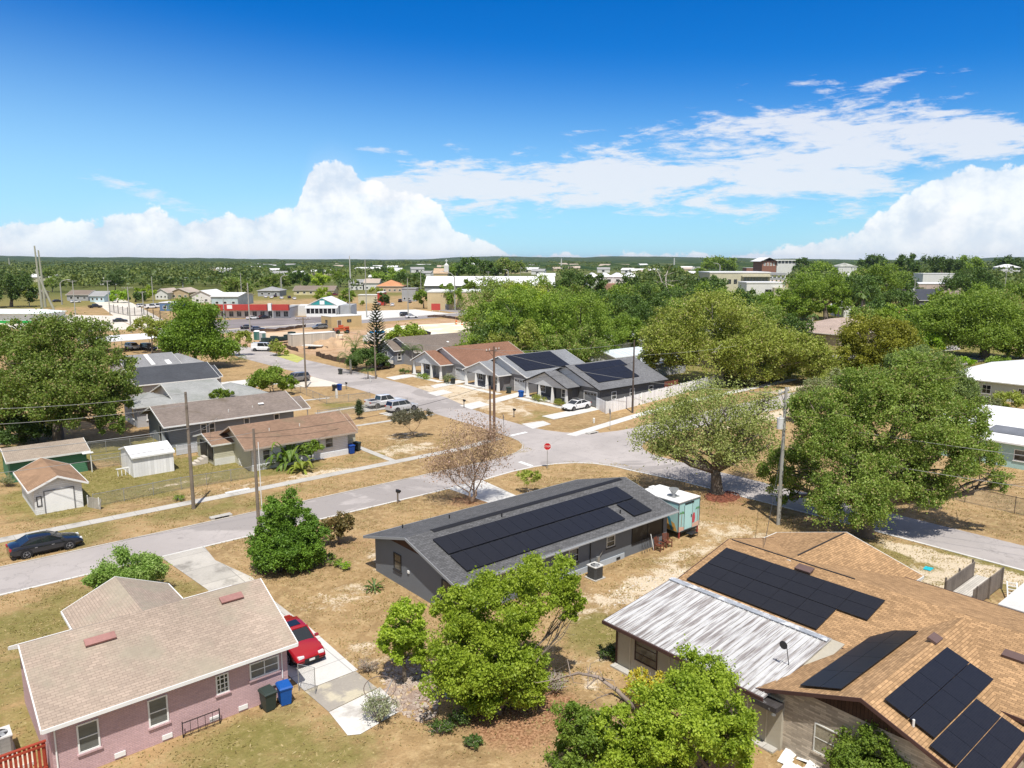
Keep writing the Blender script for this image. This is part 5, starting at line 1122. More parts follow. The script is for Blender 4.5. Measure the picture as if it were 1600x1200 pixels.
chair_white('left white patio chair at the charcoal wall behind the vinyl fence', 83.4, 75.4, 0); chair_white('right white patio chair at the charcoal wall behind the vinyl fence', 84.4, 75.5, .4)
h = H('house', 'grey board barn with a white annex behind the charcoal cottage', 'house', (104, 96)); h.gable(100, 122, 90, 99, 2.6, 3.6, 'x', .3, .3, siding('pale_wall', (.5, .5, .5)), mat('weathered_metal', (.4, .42, .44), .6, .12, pat=(.6, 9, .02, 0.)), OFFW)
h = H('house', 'white walled house with a grey roof half hidden by the trees behind the cottages', 'house', (128, 118)); h.gable(126, 138, 112, 122, 3.6, 5.6, 'x', .4, .4, siding('two_white', (.55, .56, .58)), G3, WHITE)
for a in (128, 131, 134): h.window('S', 112.4, a, 1., 1.2, 1.4, WHITE, 1, 2)
h.gable(112, 124, 100, 108, 2.8, 3.8, 'x', .3, .3, WH_SID, mat('pale_metal', (.55, .6, .63), .5, .08, pat=(.6, 9, .02, 0.)), WHITE, wname='annex_wall')
h = H('wooden_fence', 'red brown board fence beyond the end of the charcoal cottage', 'fence', (99.5, 77.5)); h.put('panel', MB().box(99.5, 104.5, 79, 79.06, 0, 1.7), mat('red_fence_boards', (.2, .07, .045), .85, .2, pat=(.15, 9, .01, 0.)))
for x in (99.5, 102, 104.4): h.put('post', MB().box(x, x+.1, 79.07, 79.17, 0, 1.8), BROWNTRIM)
def bush(name, label, base, h_, w_, leaf, seed, nl=900, ls=.16, d=None, **k): return tree(name, label, k.pop('cat', 'bush'), base, h_, 0, w_, leaf, seed=seed, ncl=k.pop('ncl', 22), cr=k.pop('cr', .32), nl=nl, ls=ls, nlimb=4, tr=.05, low=-.2, forkz=.15, depth=d or 1., **k)
L_HEDGE = leafmat('hedge', (.2, .23, .04), (.32, .33, .05), .35)
for x, y, d_, lb in ((78.9, 86.3, 3., 'long yellow green hedge clump left of the charcoal cottage path'), (78.9, 81.6, 2.2, 'round yellow green bush by the white car in front of the charcoal cottage')):
    bush('hedge_bush', lb, (x, y), .95, 1.5, L_HEDGE, int(x), d=d_*.8, nl=1800, ls=.12)
bush('hedge_bush', 'low dark green hedge in front of the red brown roofed cottage', (78.2, 117.5), .9, 1.7, L_MID, 5, d=2.6, nl=1800, ls=.14)
bush('bush', 'grey green bush with trash bins at the corner of the red brown roofed cottage', (78.5, 109.8), 1.8, 2.6, L_GREY, 6, nl=1500, ls=.16)
bush('bush', 'small bush beside the black car by the blue grey house', (78.5, 124.5), 1.2, 2.2, L_DARK, 7, nl=900)

# ============================================================ VEHICLES
car('parked_car', 'black sedan parked on the grass verge at the left edge of the street', 'sedan', ('black', (.012, .012, .014)), (8.62, 65.1), R(1.5))
car('pickup_truck', 'white pickup truck with an empty bed parked before the columnar cypress', 'pickup', ('white', (.72, .72, .72)), (58.4, 98.5), R(2), 'pickup truck')
car('parked_car', 'pale grey suv behind the twiggy shrub beside the white pickup', 'suv', ('silver', (.45, .45, .46)), (58.6, 93.8), R(3))
car('parked_car', 'grey brown suv parked behind the tall wooden pole left of the cross street', 'suv', ('taupe', (.17, .155, .14)), (58.3, 129.0), R(184))
car('parked_car', 'white hatchback with a black roof parked on the drive of the charcoal cottage', 'sedan', ('white', (.72, .72, .72)), (79.0, 78.1), R(181), sunroof=True)
car('parked_car', 'black car parked before the stairs of the blue grey house', 'sedan', ('black', (.012, .012, .014)), (79.3, 133.5), R(10))
car('van', 'white van parked at the far left side of the cross street', 'van', ('white', (.72, .72, .72)), (72.6, 178.5), R(-42), 'van')
_dark, _white = ('black', (.012, .012, .014)), ('white', (.72, .72, .72)); _grey = ('grey', (.14, .145, .15)); _red = ('maroon', (.2, .02, .03)); _navy = ('navy', (.02, .03, .06))
def car_px(label, kind, col, x, y, rz, cat='car'): return car('parked_car' if cat == 'car' else cat.replace(' ', '_'), label, kind, col, G(x, y), R(rz), cat)
car_px('grey suv parked in front of the small tan building site', 'suv', _grey, 500, 514, 175)
car_px('navy car driving on the highway at the left pole by the strip shop', 'sedan', _navy, 402, 517, -20)
car_px('dark car leaving past the strip shop lot, partly behind the green tree', 'sedan', _dark, 388, 514, -20)
car_px('white sedan parked before the red fronted shop', 'sedan', _white, 395, 499, 10)
car_px('dark sedan parked beside the white one before the red fronted shop', 'sedan', _dark, 412, 498, 15)
car_px('dark pickup driving on the pale road at the far left', 'pickup', _dark, 149, 481, 10, 'pickup truck')
car_px('dark car parked on the pale lot below the long black fence', 'sedan', _dark, 188, 503, -10)
car_px('black suv waiting at the highway crossing beside the white sedan', 'suv', _dark, 634, 494, -20)
car_px('white sedan waiting at the highway crossing beside the black suv', 'sedan', _white, 643, 497, -15)
car_px('white car with dark windscreen parked behind the big left oak', 'suv', _white, 208, 546, -75)
car_px('dark suv parked right of the white car behind the big left oak', 'suv', _dark, 232, 547, -75)
car_px('black car half hidden behind the round bush beyond the blue grey house', 'sedan', _dark, 660, 524, 170)
for i, (x, y, c) in enumerate(((592, 477, _white), (606, 474, _dark), (613, 478, _white), (625, 472, _dark), (640, 473, _grey), (678, 478, _dark), (690, 477, _grey), (700, 479, _white), (712, 476, _dark))):
    car_px(('%s car in the far lot, %s' % ({'white': 'white', 'black': 'black', 'grey': 'grey'}[c[0]], ('farthest left of the row', 'second from the left under the tree', 'third from the left before the grey wall', 'fourth from the left', 'before the grey flat building', 'under the round tree at the tan wall', 'between the two round trees at the tan wall', 'right of the red sign at the tan wall', 'farthest right under the tan wall tree')[i])), ('sedan', 'suv')[i % 2], c, x, y, 60)
for i, (x, y, c) in enumerate(((415, 465, _white), (424, 466, _white), (430, 464, _dark), (440, 467, _white), (452, 466, _dark), (460, 468, _white))):
    car_px('%s car behind the black fence of the back lot, %s' % (c[0], ('first from the left', 'second from the left', 'third from the left', 'fourth from the left', 'fifth from the left', 'last on the right')[i]), 'sedan', c, x, y, 70)
for i, (x, y, c) in enumerate(((222, 480, _white), (236, 482, _white), (246, 481, _white))):
    car_px('white vehicle inside the fenced lot, %s' % ('left of the pole', 'right of the pole', 'nearest the blue building')[i], 'van' if i else 'suv', c, x, y, 10)
car_px('maroon pickup parked before the long tan house across the field', 'pickup', _red, 521, 462, 10, 'pickup truck')
car_px('white car before the tan roofed homes at the far left', 'sedan', _white, 118, 473, 10); car_px('dark car under the oaks at the far left', 'sedan', _dark, 90, 472, 10)
# building machines
def telehandler():
    r = root('telehandler', 'orange red telehandler machine on the building site', 'construction machine', G(534, 521), R(170)); m = mat('machine_orange', (.5, .1, .04), .5, .1)
    MB().box(-2.2, 1.9, -.75, .75, .7, 1.35).build('chassis', m, r); MB().box(-.6, .8, -.75, .1, 1.36, 2.5).build('cab', m, r); MB().box(-.5, .7, -.77, -.755, 1.6, 2.4).build('window_glass', CARGLASS, r)
    MB().bar((-2.1, .5, 1.9), (2.6, .5, 1.6), .38).build('boom', m, r); MB().box(2.6, 2.7, -.2, 1.2, 1., 1.7).box(2.7, 3.7, .2, .3, 1., 1.08).box(2.7, 3.7, .8, .9, 1., 1.08).build('fork', BLACK, r); MB().box(-2.3, -1.1, -.7, .2, 1.36, 2.).build('engine_cover', m, r)
    for x in (-1.5, 1.4):
        for y in (-1.05, .7): MB().cyl((x, y, .6), .6, .35, 16, 'y').build('wheel', RUBBER, r)
telehandler()
r = root('skid_loader', 'small dark red loader with a white canopy on the dirt', 'construction machine', G(532, 537), R(-110)); m = mat('loader_red', (.26, .05, .05), .5, .1)
MB().box(-1.4, 1.2, -.7, .7, .5, 1.2).build('chassis', m, r); MB().box(1.2, 1.9, -.85, .85, .15, .95).build('bucket', m, r); MB().box(-.8, .5, -.65, .65, 2.2, 2.3).build('canopy', OFFW, r)
for x in (-.75, .45):
    for y in (-.6, .56): MB().box(x-.03, x+.03, y, y+.05, 1.2, 2.2).build('canopy_post', BLACK, r)
for y in (-.95, .7): MB().box(-1.3, 1., y, y+.25, .05, .65).build('track', RUBBER, r)
r = root('flatbed_trailer', 'white flatbed trailer standing on the dirt left of the mound', 'trailer', G(490, 545), R(-50)); MB().box(-2.6, 2.6, -1.1, 1.1, .75, .95).build('deck', OFFW, r)
for x in (-.6, .6):
    for y in (-1.2, 1.0): MB().cyl((x, y, .38), .38, .2, 14, 'y').build('wheel', RUBBER, r)
MB().bar((2.6, 0, .7), (3.8, 0, .5), .12).build('drawbar', BLACK, r)
r = root('box_truck', 'white truck with a blue tarp parked behind the palms', 'truck', G(585, 538), R(110)); MB().box(-2.6, 1.4, -1.15, 1.15, 1., 3.1).build('cargo_box', WHITE, r); MB().box(1.5, 3., -1.05, 1.05, .7, 2.3).build('cab', WHITE, r); MB().box(3.0, 3.02, -.9, .9, 1.5, 2.2).build('windscreen', CARGLASS, r); MB().box(-2.7, .5, -1.2, 1.2, 3.12, 3.5).build('tarp', mat('blue_tarp', (.01, .22, .5), .6, .1), r)
for x in (-1.6, 2.1):
    for y in (-1.15, .9): MB().cyl((x, y, .48), .48, .25, 16, 'y').build('wheel', RUBBER, r)
DIRTM = mat('heaped_dirt', (.45, .31, .19), .97, .2, vs=1., bump=.8)
def mound(name, label, c, L, W, hh, m, seed, rz=0., cat='dirt mound'):
    rng = np.random.default_rng(seed); n, k = 22, 14; v = []; f = []
    for i in range(n):
        for j in range(k):
            x, y = (i/(n-1)*2-1), (j/(k-1)*2-1); d = max(0, 1-x*x*x*x)*max(0, 1-y*y)
            v.append((x*L/2, y*W/2, hh*d**.8*(.8+.25*math.sin(x*7+seed)*math.cos(y*5))+rng.uniform(-.05, .05)*hh*d-.02))
    for i in range(n-1):
        for j in range(k-1): f.append((i*k+j, i*k+j+1, (i+1)*k+j+1, (i+1)*k+j))
    b = MB().add(v, f).build(name, m, None); b.location = (*c, 0); b.rotation_euler = (0, 0, rz); return tag(b, label, cat)
mound('dirt_mound', 'brown mound of dug earth in the middle of the building site', G(518, 542), 11, 8, 2.4, DIRTM, 1)
mound('dirt_mound', 'low long earth bank in front of the highway', G(500, 531), 16, 5, 1.2, mat('pale_dirt', (.56, .42, .28), .97, .15), 2, R(10))
h = H('building_shell', 'tan block utility building with a door and a flat roof on the site', 'building', (112, 226)); q = G(518, 513); 
h.off = (0, 0, 0); h.r.location = (q[0], q[1], 0)
h.put('wall', MB().box(0, 11, 0, 7, 0, 3.6), plaster('tan', (.5, .38, .2))); h.put('parapet', MB().box(-.05, 11.05, -.05, 7.05, 3.61, 3.8), OFFW); h.door('S', 0, 2.2, 0, 1.3, 2.4, mat('brown_metal_door', (.14, .11, .09)), OFFW); h.window('S', 0, 5.6, 1.6, 1.6, 1., DARKTRIM, 1, 1, sill=False); h.window('W', 0, 2.6, 1.4, 1.5, 1.1, DARKTRIM, 1, 1, sill=False)
h = H('site_container', 'cream metal wall of a long low site container', 'container', G(458, 542)); h.off = (0, 0, 0); h.put('body', MB().box(0, 12, 0, 3, 0, 3.), mat('cream_container', (.55, .5, .42), .6, .06, pat=(.5, 9, .03, 0.), mort=.8)); h.put('roof_edge', MB().box(-.05, 12.05, -.05, 3.05, 3.01, 3.1), OFFW)
r = root('scrap_truck', 'dark green pile of machinery on a trailer behind the white van', 'trailer load', G(437, 536), R(15)); m = mat('dark_green_machine', (.03, .055, .05), .6, .4, vs=2); MB().box(-5.5, 5, -1.2, 1.2, .6, .9).build('deck', BLACK, r); rg = random.Random(4)
for k in range(7): MB().box(-5.2+k*1.45, -4.+k*1.45, -.9, .9, .91, 1.5+rg.random()*1.3).build('load', m, r)
for x in (-3, -1.8, 3.): MB().cyl((x, -1.25, .45), .45, .25, 14, 'y').build('wheel', RUBBER, r)
for x, y, lb in ((402, 531, 'green'), (411, 533, 'pale')):
    r = root('portable_toilet', '%s portable toilet with a white dome roof behind the white van' % lb, 'portable toilet', G(x, y)); MB().box(-.7, .7, -.7, .7, 0, 2.3).build('cabin', mat('toilet_'+lb, (.03, .16, .13) if lb == 'green' else (.5, .52, .52), .5), r); MB().box(-.45, .45, -.74, -.705, .1, 2.1).build('door', mat('toilet_door', (.1, .2, .18)), r); MB().add([(-.75, -.75, 2.31), (.75, -.75, 2.31), (.75, .75, 2.31), (-.75, .75, 2.31), (-.4, -.4, 2.65), (.4, -.4, 2.65), (.4, .4, 2.65), (-.4, .4, 2.65)], [(0, 1, 2, 3), (4, 5, 6, 7), (0, 1, 5, 4), (1, 2, 6, 5), (2, 3, 7, 6), (3, 0, 4, 7)]).build('roof', WHITE, r)
def silt_fence(label, pts, hh=.8):
    r = root('silt_fence', label, 'silt fence', pts[0]); o = Vector((*pts[0], 0)); P = [Vector((*p, 0))-o for p in pts]; mb = MB(); fm = mat('black_silt_fabric', (.09, .06, .045), .9, .3)
    for a, b in zip(P, P[1:]):
        n = max(2, int((b-a).length/2.)); ex = (b-a).normalized(); sd = Vector((-ex.y, ex.x, 0))
        for k in range(n):
            p, q = a.lerp(b, k/n)+sd*(.12*math.sin(k*2.1)), a.lerp(b, (k+1)/n)+sd*(.12*math.sin((k+1)*2.1)); hz = hh*(.75+.3*abs(math.sin(k*1.7))); hz2 = hh*(.75+.3*abs(math.sin((k+1)*1.7)))
            mb.add([p, q, q+Vector((0, 0, hz2)), p+Vector((0, 0, hz))], [(0, 1, 2, 3)]); MB().bar(p, p+Vector((0, 0, hz+.15)), .06).build('stake', POLE, r)
    mb.build('fabric', fm, r, fix=False)
silt_fence('brown sagging silt fence slanting through the dirt left of the palms', [G(494, 556), G(508, 561), G(530, 566), G(545, 569)], 1.2)
silt_fence('brown silt fence behind the yellow green sod', [G(444, 542), G(455, 547), G(467, 550)], 1.)
silt_fence('long black silt fence between the site and the highway', [G(405, 519), G(430, 518), G(460, 514), G(478, 511)], 1.)
silt_fence('black silt fence curving around the pale sand pad', [G(668, 496), G(690, 496), G(712, 499), G(730, 503)], 1.)

# ============================================================ STREET FURNITURE
wheelie_bin('dark wheeled bin left of the blue one beside the cross street mailbox', G(523, 611), 0., (.03, .035, .035)); wheelie_bin('blue wheeled bin beside the cross street mailbox', G(530.5, 610), .2, (.01, .06, .3))
wheelie_bin('lone dark bin standing at the far edge of the cross street', G(532, 585), 0., (.05, .055, .05)); wheelie_bin('blue bin at the white house corner under the brown roof', (40.75, 76.3), 0., (.008, .03, .3)); wheelie_bin('dark bin beside the blue one under the brown roof', (41.9, 77.0), .4, (.035, .045, .045))
wheelie_bin('blue bin between the charcoal cottage and the grey roofed one', (79.3, 90.9), 0, (.01, .09, .36)); wheelie_bin('dark bin at the garage of the grey roofed cottage', (80., 94.8), 0, (.04, .04, .045)); wheelie_bin('black bin by the grey green bush of the red brown roofed cottage', (78.6, 108.6), 0, (.03, .03, .035)); wheelie_bin('dark bin left of the black one by the red brown roofed cottage', (78.9, 111), 0, (.035, .035, .04))
mailbox('black mailbox at the roadside in front of the slate grey house', (35.3, 57.6), R(10)); mailbox('black mailbox on the far verge behind the brown leaved tree', G(725, 637)); mailbox('black mailbox before the charcoal cottage drive', G(803, 652)); mailbox('pale mailbox with palms behind it on the far verge', G(578.5, 597), 0, OFFW)
mailbox('black mailbox right of the two street bins', G(541, 608.5)); mailbox('pale mailbox by the yellow green sod', G(432, 571), 0, OFFW)
r = root('gate_post', 'pale post with a lamp at the end of the chain link fence', 'post', G(526, 622)); MB().box(-.15, .15, -.15, .15, 0, 1.3).build('shaft', OFFW, r); MB().cyl((0, 0, 1.3), .14, .2, 10).build('lamp', WHITE, r)
def text_mesh(s_, size):
    cu = bpy.data.curves.new('t', 'FONT'); cu.body = s_; cu.size = size; cu.align_x = 'CENTER'; cu.align_y = 'CENTER'; cu.extrude = .002
    o = bpy.data.objects.new('t', cu); C.objects.link(o); bpy.context.view_layer.update(); me = bpy.data.meshes.new_from_object(o.evaluated_get(bpy.context.evaluated_depsgraph_get())); bpy.data.objects.remove(o); return me
r = root('stop_sign', 'red stop sign on a post at the street corner', 'stop sign', G(855, 732.5), R(-40)); MB().bar((0, 0, -.2), (0, 0, 2.75), .06).build('post', STEEL, r)
o8 = [(.42*math.cos(R(22.5+45*k)), .42*math.sin(R(22.5+45*k))+2.45) for k in range(8)]; q = MB().add([(x, -.05, z) for x, z in o8]+[(x, -.04, z) for x, z in o8], [tuple(range(8)), tuple(range(15, 7, -1))]+[(i, (i+1) % 8, 8+(i+1) % 8, 8+i) for i in range(8)]); sg = q.build('sign_face', mat('sign_red', (.5, .015, .02), .4, .05), r)
o9 = [(.385*math.cos(R(22.5+45*k)), .385*math.sin(R(22.5+45*k))+2.45) for k in range(8)]; rim = MB()
for i in range(8): a, b, c, d = o8[i], o8[(i+1) % 8], o9[(i+1) % 8], o9[i]; rim.add([(p[0], -.054, p[1]) for p in (a, b, c, d)], [(0, 1, 2, 3)])
rim.build('sign_border', WHITE, sg, fix=False); me = text_mesh('STOP', .27); t = mesh_obj('lettering', me, WHITE, sg, (0, -.056, 2.45)); t.rotation_euler = (R(90), 0, 0)
for x, y, lb in ((787, 681, 'grey back of a stop sign at the corner beside the twin poles'), (953, 671, 'grey backed round street sign before the vinyl fence')):
    r = root('street_sign', lb, 'street sign', G(x, y+1), R(60)); MB().bar((0, 0, -.2), (0, 0, 2.7), .06).build('post', STEEL, r); MB().add([(a, .04, b) for a, b in o8]+[(a, .05, b) for a, b in o8], [tuple(range(8)), tuple(range(15, 7, -1))]+[(i, (i+1) % 8, 8+(i+1) % 8, 8+i) for i in range(8)]).build('sign_face', mat('sign_back', (.3, .3, .3), .5, .05), r)
r = root('hydrant', 'small white hydrant marker on the pale sidewalk', 'hydrant', G(928, 661)); MB().cyl((0, 0, 0), .13, .6, 10).cyl((0, 0, .6), .16, .12, 10, r2=.05).build('barrel', OFFW, r); MB().cyl((-.2, 0, .4), .06, .4, 8, 'x').build('nozzle', OFFW, r)
for x, y, lb in ((345, 808, 'left drain inlet with a dark opening beside the street'), (925, 677, 'drain inlet in the far kerb of the crossing')):
    u, v = G(x, y); r = root('storm_drain', lb, 'storm drain', (u, v)); MB().box(-.9, .9, -.3, .3, 0, .16).build('cover', CONC, r); MB().box(-.6, .6, -.33, -.305, .02, .12).build('opening', BLACK, r)
r = root('timber_plank', 'white painted plank lying on the far sidewalk', 'plank', (24.2, 70.2)); MB().box(0, 2.3, 0, .28, .05, .17).build('board', WHITE, r)

pole('tall grey wooden pole on the verge beside the far sidewalk', (20.5, 67.95), 10.6, .17, m=POLE); pole('wooden pole with a white conduit by the round green bush', (22.7, 58.65), 8.6, .15, m=POLE); q = MB().cyl((22.95, 58.5, 0), .04, 7.6, 6); 
pc = root('conduit_pipe', 'thin white pipe standing against the wooden pole by the round green bush', 'pipe', (22.95, 58.45)); MB().cyl((0, 0, -.1), .035, 7.6, 6).build('pipe', WHITE, pc)
pole('taller of the twin brown poles with crossarms at the street corner', (56.9, 70.2), 11.7, .18, (2.4, R(10)), 11.2, m=mat('brown_pole', (.16, .1, .07), .9, .2, vs=2)); pole('shorter of the twin brown poles at the street corner', G(766, 689), 6.8, .15, m=mat('brown_pole', (.16, .1, .07)))
pole('wooden pole with a crossarm and sign frame left of the cross street', (56.8, 121.8), 12.2, .17, (2.6, R(-10)), m=POLE); pole('wooden pole in front of the star shaped pine beyond the cross street', (71.1, 122.7), 9.7, .16, m=POLE)
pole('dark pole standing between the vinyl fence and the sidewalk', (83.3, 70.9), 10.6, .16, m=mat('dark_pole', (.09, .07, .06), .9, .2)); pole('grey pole with a transformer between the two big roadside oaks', (56.5, 31.9), 11.7, .18, (2.2, R(10)), 11.3, trans=(8.3, R(165)), m=POLEG)
pole('dark pole before the tan hipped roof on the right', G(1307, 532), 8.5, .17, m=mat('dark_pole', (.09, .07, .06)))
pole('pale pole with a grey transformer before the terracotta roof', G(1425, 500), 15, .2, (2.4, 0.), trans=(10.5, 2.6), m=POLEG); pole('pole with crossarm at the far right among the trees', G(1567, 480), 17, .2, (3.6, R(-40)), m=POLEG)
for x, yb, yt, lb, arm in ((172, 492, 438, 'second crossarm pole from the left by the pale lot', 1), (118, 492, 438, 'leftmost crossarm pole by the pale lot', 1), (205, 520, 448, 'third crossarm pole from the left above the verge', 1), (225, 492, 455, 'short crossarm pole inside the fenced lot', 1), (240, 478, 432, 'thin pole with a lamp behind the fenced lot', 0), (351, 507, 465, 'thin grey pole in front of the red fronted shop', 0), (391, 520, 442, 'grey pole at the highway left of the shop lot', 0), (378, 470, 427, 'thin pole behind the white workshop roofs', 0), (547, 495, 438, 'dark pole beside the teal fronted building', 0), (573, 496, 405, 'tall pole right of the teal fronted building', 0), (638, 497, 435, 'grey pole at the highway crossing', 0), (658, 470, 424, 'thin pole before the dark trees beyond the orange roof', 0), (46, 478, 434, 'thin pole at the far left before the trees', 0), (526, 440, 420, 'far pole in the green trees', 1), (763, 470, 424, 'pole before the long white barn roof', 1), (794, 470, 427, 'second pole before the long white barn roof', 0), (813, 440, 416, 'pole above the trees left of the centre', 0), (1157, 470, 453, 'white pole in the trees below the cream building', 0)):
    u, v = G(x, yb); pole(lb, (u, v), ZY(u, v, yt), .22, (3.2, R(10)) if arm else None, m=POLEG)
for x, yb, yt, lb, dx in ((548, 455, 400, 'tall grey steel mast rising to the horizon', 0), (66, 482, 384, 'tallest grey green mast at the left edge', 0), (71, 480, 391, 'second tall mast beside the tallest one at the left edge', 0), (84, 484, 421, 'leaning short mast right of the two tall ones', 0), (16, 422, 403, 'far pale mast at the left border', 0), (877, 424, 404, 'white mast standing above the trees in the centre', 0), (1053, 422, 403, 'white mast above the trees right of the centre', 0), (1192, 421, 402, 'pale mast left of the brick tower building', 0)):
    u, v = G(x, yb); hh = ZY(u, v, yt); zc = PX(u, v)[2]; r = root('steel_mast', lb, 'mast', (u, v)); L = (-5, 3) if 'leaning' in lb else (-.6, 0) if x < 100 else (0, 0)
    rr = .0011*zc if x > 100 or x < 30 else .0016*zc; MB().tube([(0, 0, 0), (L[0]*.5, L[1]*.5, hh*.5), (L[0], L[1], hh)], [rr, rr*.8, rr*.55], 8).build('shaft', mat('mast_grey_green', (.33, .34, .27), .7, .1) if x < 100 else mat('mast_pale', (.5, .5, .48), .7, .05), r, smooth=30)
def street_lamp(label, x, yb, yt, d=1):
    u, v = G(x, yb); hh = ZY(u, v, yt); zc = PX(u, v)[2]; r = root('street_lamp', label, 'street lamp', (u, v)); k = .0008*zc
    MB().tube([(0, 0, 0), (0, 0, hh*.85)], [k*1.2, k], 7).build('shaft', POLEG, r); L = hh*.3*d
    MB().tube([(0, 0, hh*.84), (L*.3*_ca, -L*.3*_sa, hh*.95), (L*_ca, -L*_sa, hh)], [k*.8, k*.7, k*.6], 6).build('arm', POLEG, r); MB().obox((L*_ca, -L*_sa, hh-.1), (_ca, -_sa, 0), (_sa, _ca, 0), (0, 0, 1), 1.2*d, .5, .25).build('lamp_head', OFFW, r)
for a in (('street lamp with a curved arm behind the tan roofed house on the left', 286, 452, 434), ('street lamp leaning over the pale road at the far left', 97, 476, 437), ('street lamp with a green sign behind the grey house across the field', 440, 457, 430), ('street lamp over the round tree at the tan wall', 711, 485, 424, -1), ('street lamp left of the white barn roof end', 794, 440, 421, -1), ('street lamp above the cream office building', 1124, 440, 411, -1)): street_lamp(*a)
# wires
def W_(label, a, b, sag=.5, m=None, r=.02): wire(label, a, b, sag, r, m)
W_('upper power line crossing the big left oak', (*G(-200, 640, 10.8), 10.8), (20.5, 67.8, 10.5), .5); W_('lower power line crossing the big left oak', (*G(-200, 668, 9.8), 9.8), (20.5, 67.7, 9.5), .5)
W_('thick pale cable passing above the green shed roof', (*G(-200, 722, 7.), 7.), (20.5, 67.8, 7.4), .3, None, .035); W_('thin cable passing in front of the green shed wall', (*G(-200, 760, 7.6), 7.6), (22.7, 58.65, 8.3), .4)
W_('cable from the grey pole to the grey gable house', (20.5, 68, 6.9), (31.5, 92.6, 2.9), .3); W_('cable from the grey pole over the banana clump house', (20.5, 68, 6.6), (40, 77, 3.), .5, WIRED)
W_('dark cable from the bush pole to the twin corner poles', (22.7, 58.65, 8.2), (56.9, 70.2, 7.3), .8, WIRED); W_('power line from the twin corner poles to the vinyl fence pole', (56.9, 70.2, 7.6), (83.3, 70.9, 7.4), .5, WIRED)
W_('upper line from the twin corner poles over the solar cottages', (56.9, 70.2, 11.2), (83.3, 70.9, 10.2), .4); W_('line from the twin corner poles up the cross street', (56.9, 70.2, 11.2), (56.8, 121.8, 11.8), .9); W_('line from the vinyl fence pole to the right through the olive tree', (83.3, 70.9, 8.4), (125, 72, 8.2), .6)
W_('line from the twin corner poles to the transformer pole', (56.9, 70.2, 11.2), (56.5, 31.9, 11.2), .9); W_('upper line from the transformer pole to the right', (56.5, 31.9, 9.), (72, -8, 8.5), .8); W_('lower line from the transformer pole to the right', (56.5, 31.9, 6.8), (70, -8, 6.5), .8)
W_('service line from the transformer pole to the amber roofed house', (56.5, 31.9, 7.5), (41, 24, 4.5), .4, WIRED); W_('guy line in front of the tan hipped roof', (*G(1307, 532), 8), (*G(1365, 520), 5), .3)
# chain link fences
chain_fence('chain link fence on the grass between the garage and the tall pole', [(13.8, 74.2), (21.5, 74.6), (28.5, 74.)], 1.2, 2.4); chain_fence('chain link fence right of the green shed', [(16.6, 88.5), (19.3, 88.)], 1.4)
r = root('wooden_fence', 'leaning grey board fence at the right side of the garage door', 'fence', (13.4, 74.6)); MB().obox((0, 0, 0), (.45, -1, 0), (1, .45, 0), (.12, .05, 1), 1.7, .04, .95).build('boards', mat('old_board', (.3, .28, .24), .9, .2, pat=(.14, 9, .01, 0.)), r)
for k in (0, 1.5): MB().obox((.41*k, -.91*k, 0), (1, 0, 0), (0, 1, 0), (0, 0, 1), .08, .08, 1.1).build('post', OFFW, r)
chain_fence('dark framed chain link fence along the right side street', [(75.6, 34), (74.9, 24), (74.6, 12), (74.5, 2)], 1.5, 4.2, mat('rusty_rail', (.12, .09, .07), .8, .2)); chain_fence('chain link fence of the yard left of the street bins', [(54.1, 120.5), (52.5, 105.6), (59.5, 104.6)], 1.2)
chain_fence('chain link fence before the white pickup', [(46.5, 96.4), (53, 96.2), (61, 96.)], 1.2); chain_fence('far chain link fence behind the fenced grass on the left', [(17, 95.5), (24.5, 94.5)], 1.3)
r = root('long_fence', 'long black paling fence around the vehicle lot on the left', 'fence', G(172, 487)); 
pts = [G(172, 487), G(185, 490), G(200, 493), G(222, 494), G(240, 497), G(262, 502)]; o = Vector((*pts[0], 0)); q = MB(); bm_ = mat('black_iron', (.03, .028, .028), .6, .1)
for a, b in zip(pts, pts[1:]):
    a, b = Vector((*a, 0))-o, Vector((*b, 0))-o
    for k in range(6): q.bar(a+Vector((0, 0, .5*k+.2)), b+Vector((0, 0, .5*k+.2)), .1)
    n = max(2, int((b-a).length/7))
    for k in range(n): p = a.lerp(b, k/n); MB().box(p.x-.1, p.x+.1, p.y-.1, p.y+.1, 0, 3.4).build('post', bm_, r)
q.build('rails', bm_, r)
# ============================================================ FAR BUILDINGS
RZ = -HEAD
def far(name, label, xl, xr, yb, cat='building', rz=RZ):
    """a building standing between two points of its front, base on the ground"""
    a, b = G(xl, yb), G(xr, yb); w = math.hypot(b[0]-a[0], b[1]-a[1]); zc = PX(*a)[2]
    h = H(name, label, cat, a, rz=math.atan2(b[1]-a[1], b[0]-a[0]), local=True); h.mpp = zc/FPX; return h, w, zc/FPX
FWALL = plaster('far_white', (.62, .62, .6)); FTAN = plaster('far_tan', (.5, .4, .24)); FGREY = plaster('far_grey', (.33, .34, .35)); FCREAM = plaster('far_cream', (.52, .49, .36)); FBRICK = mat('far_brick', (.25, .12, .085), .9, .1)
WROOF = mat('far_white_roof', (.7, .7, .7), .6, .08, vs=.05); GROOF = mat('far_grey_roof', (.3, .3, .3), .9, .1, vs=.2); TROOF = mat('far_tan_roof', (.42, .35, .29), .9, .1, vs=.2); BRROOF = mat('far_brown_roof', (.2, .16, .13), .9, .1, vs=.2); OROOF = mat('far_orange_roof', (.5, .24, .12), .9, .12, vs=.2); DROOF = mat('far_dark_roof', (.05, .055, .07), .9, .1, vs=.2)
TEAL = mat('teal_board', (.03, .25, .25), .6, .05); REDF = mat('red_fascia', (.42, .055, .045), .6, .06)
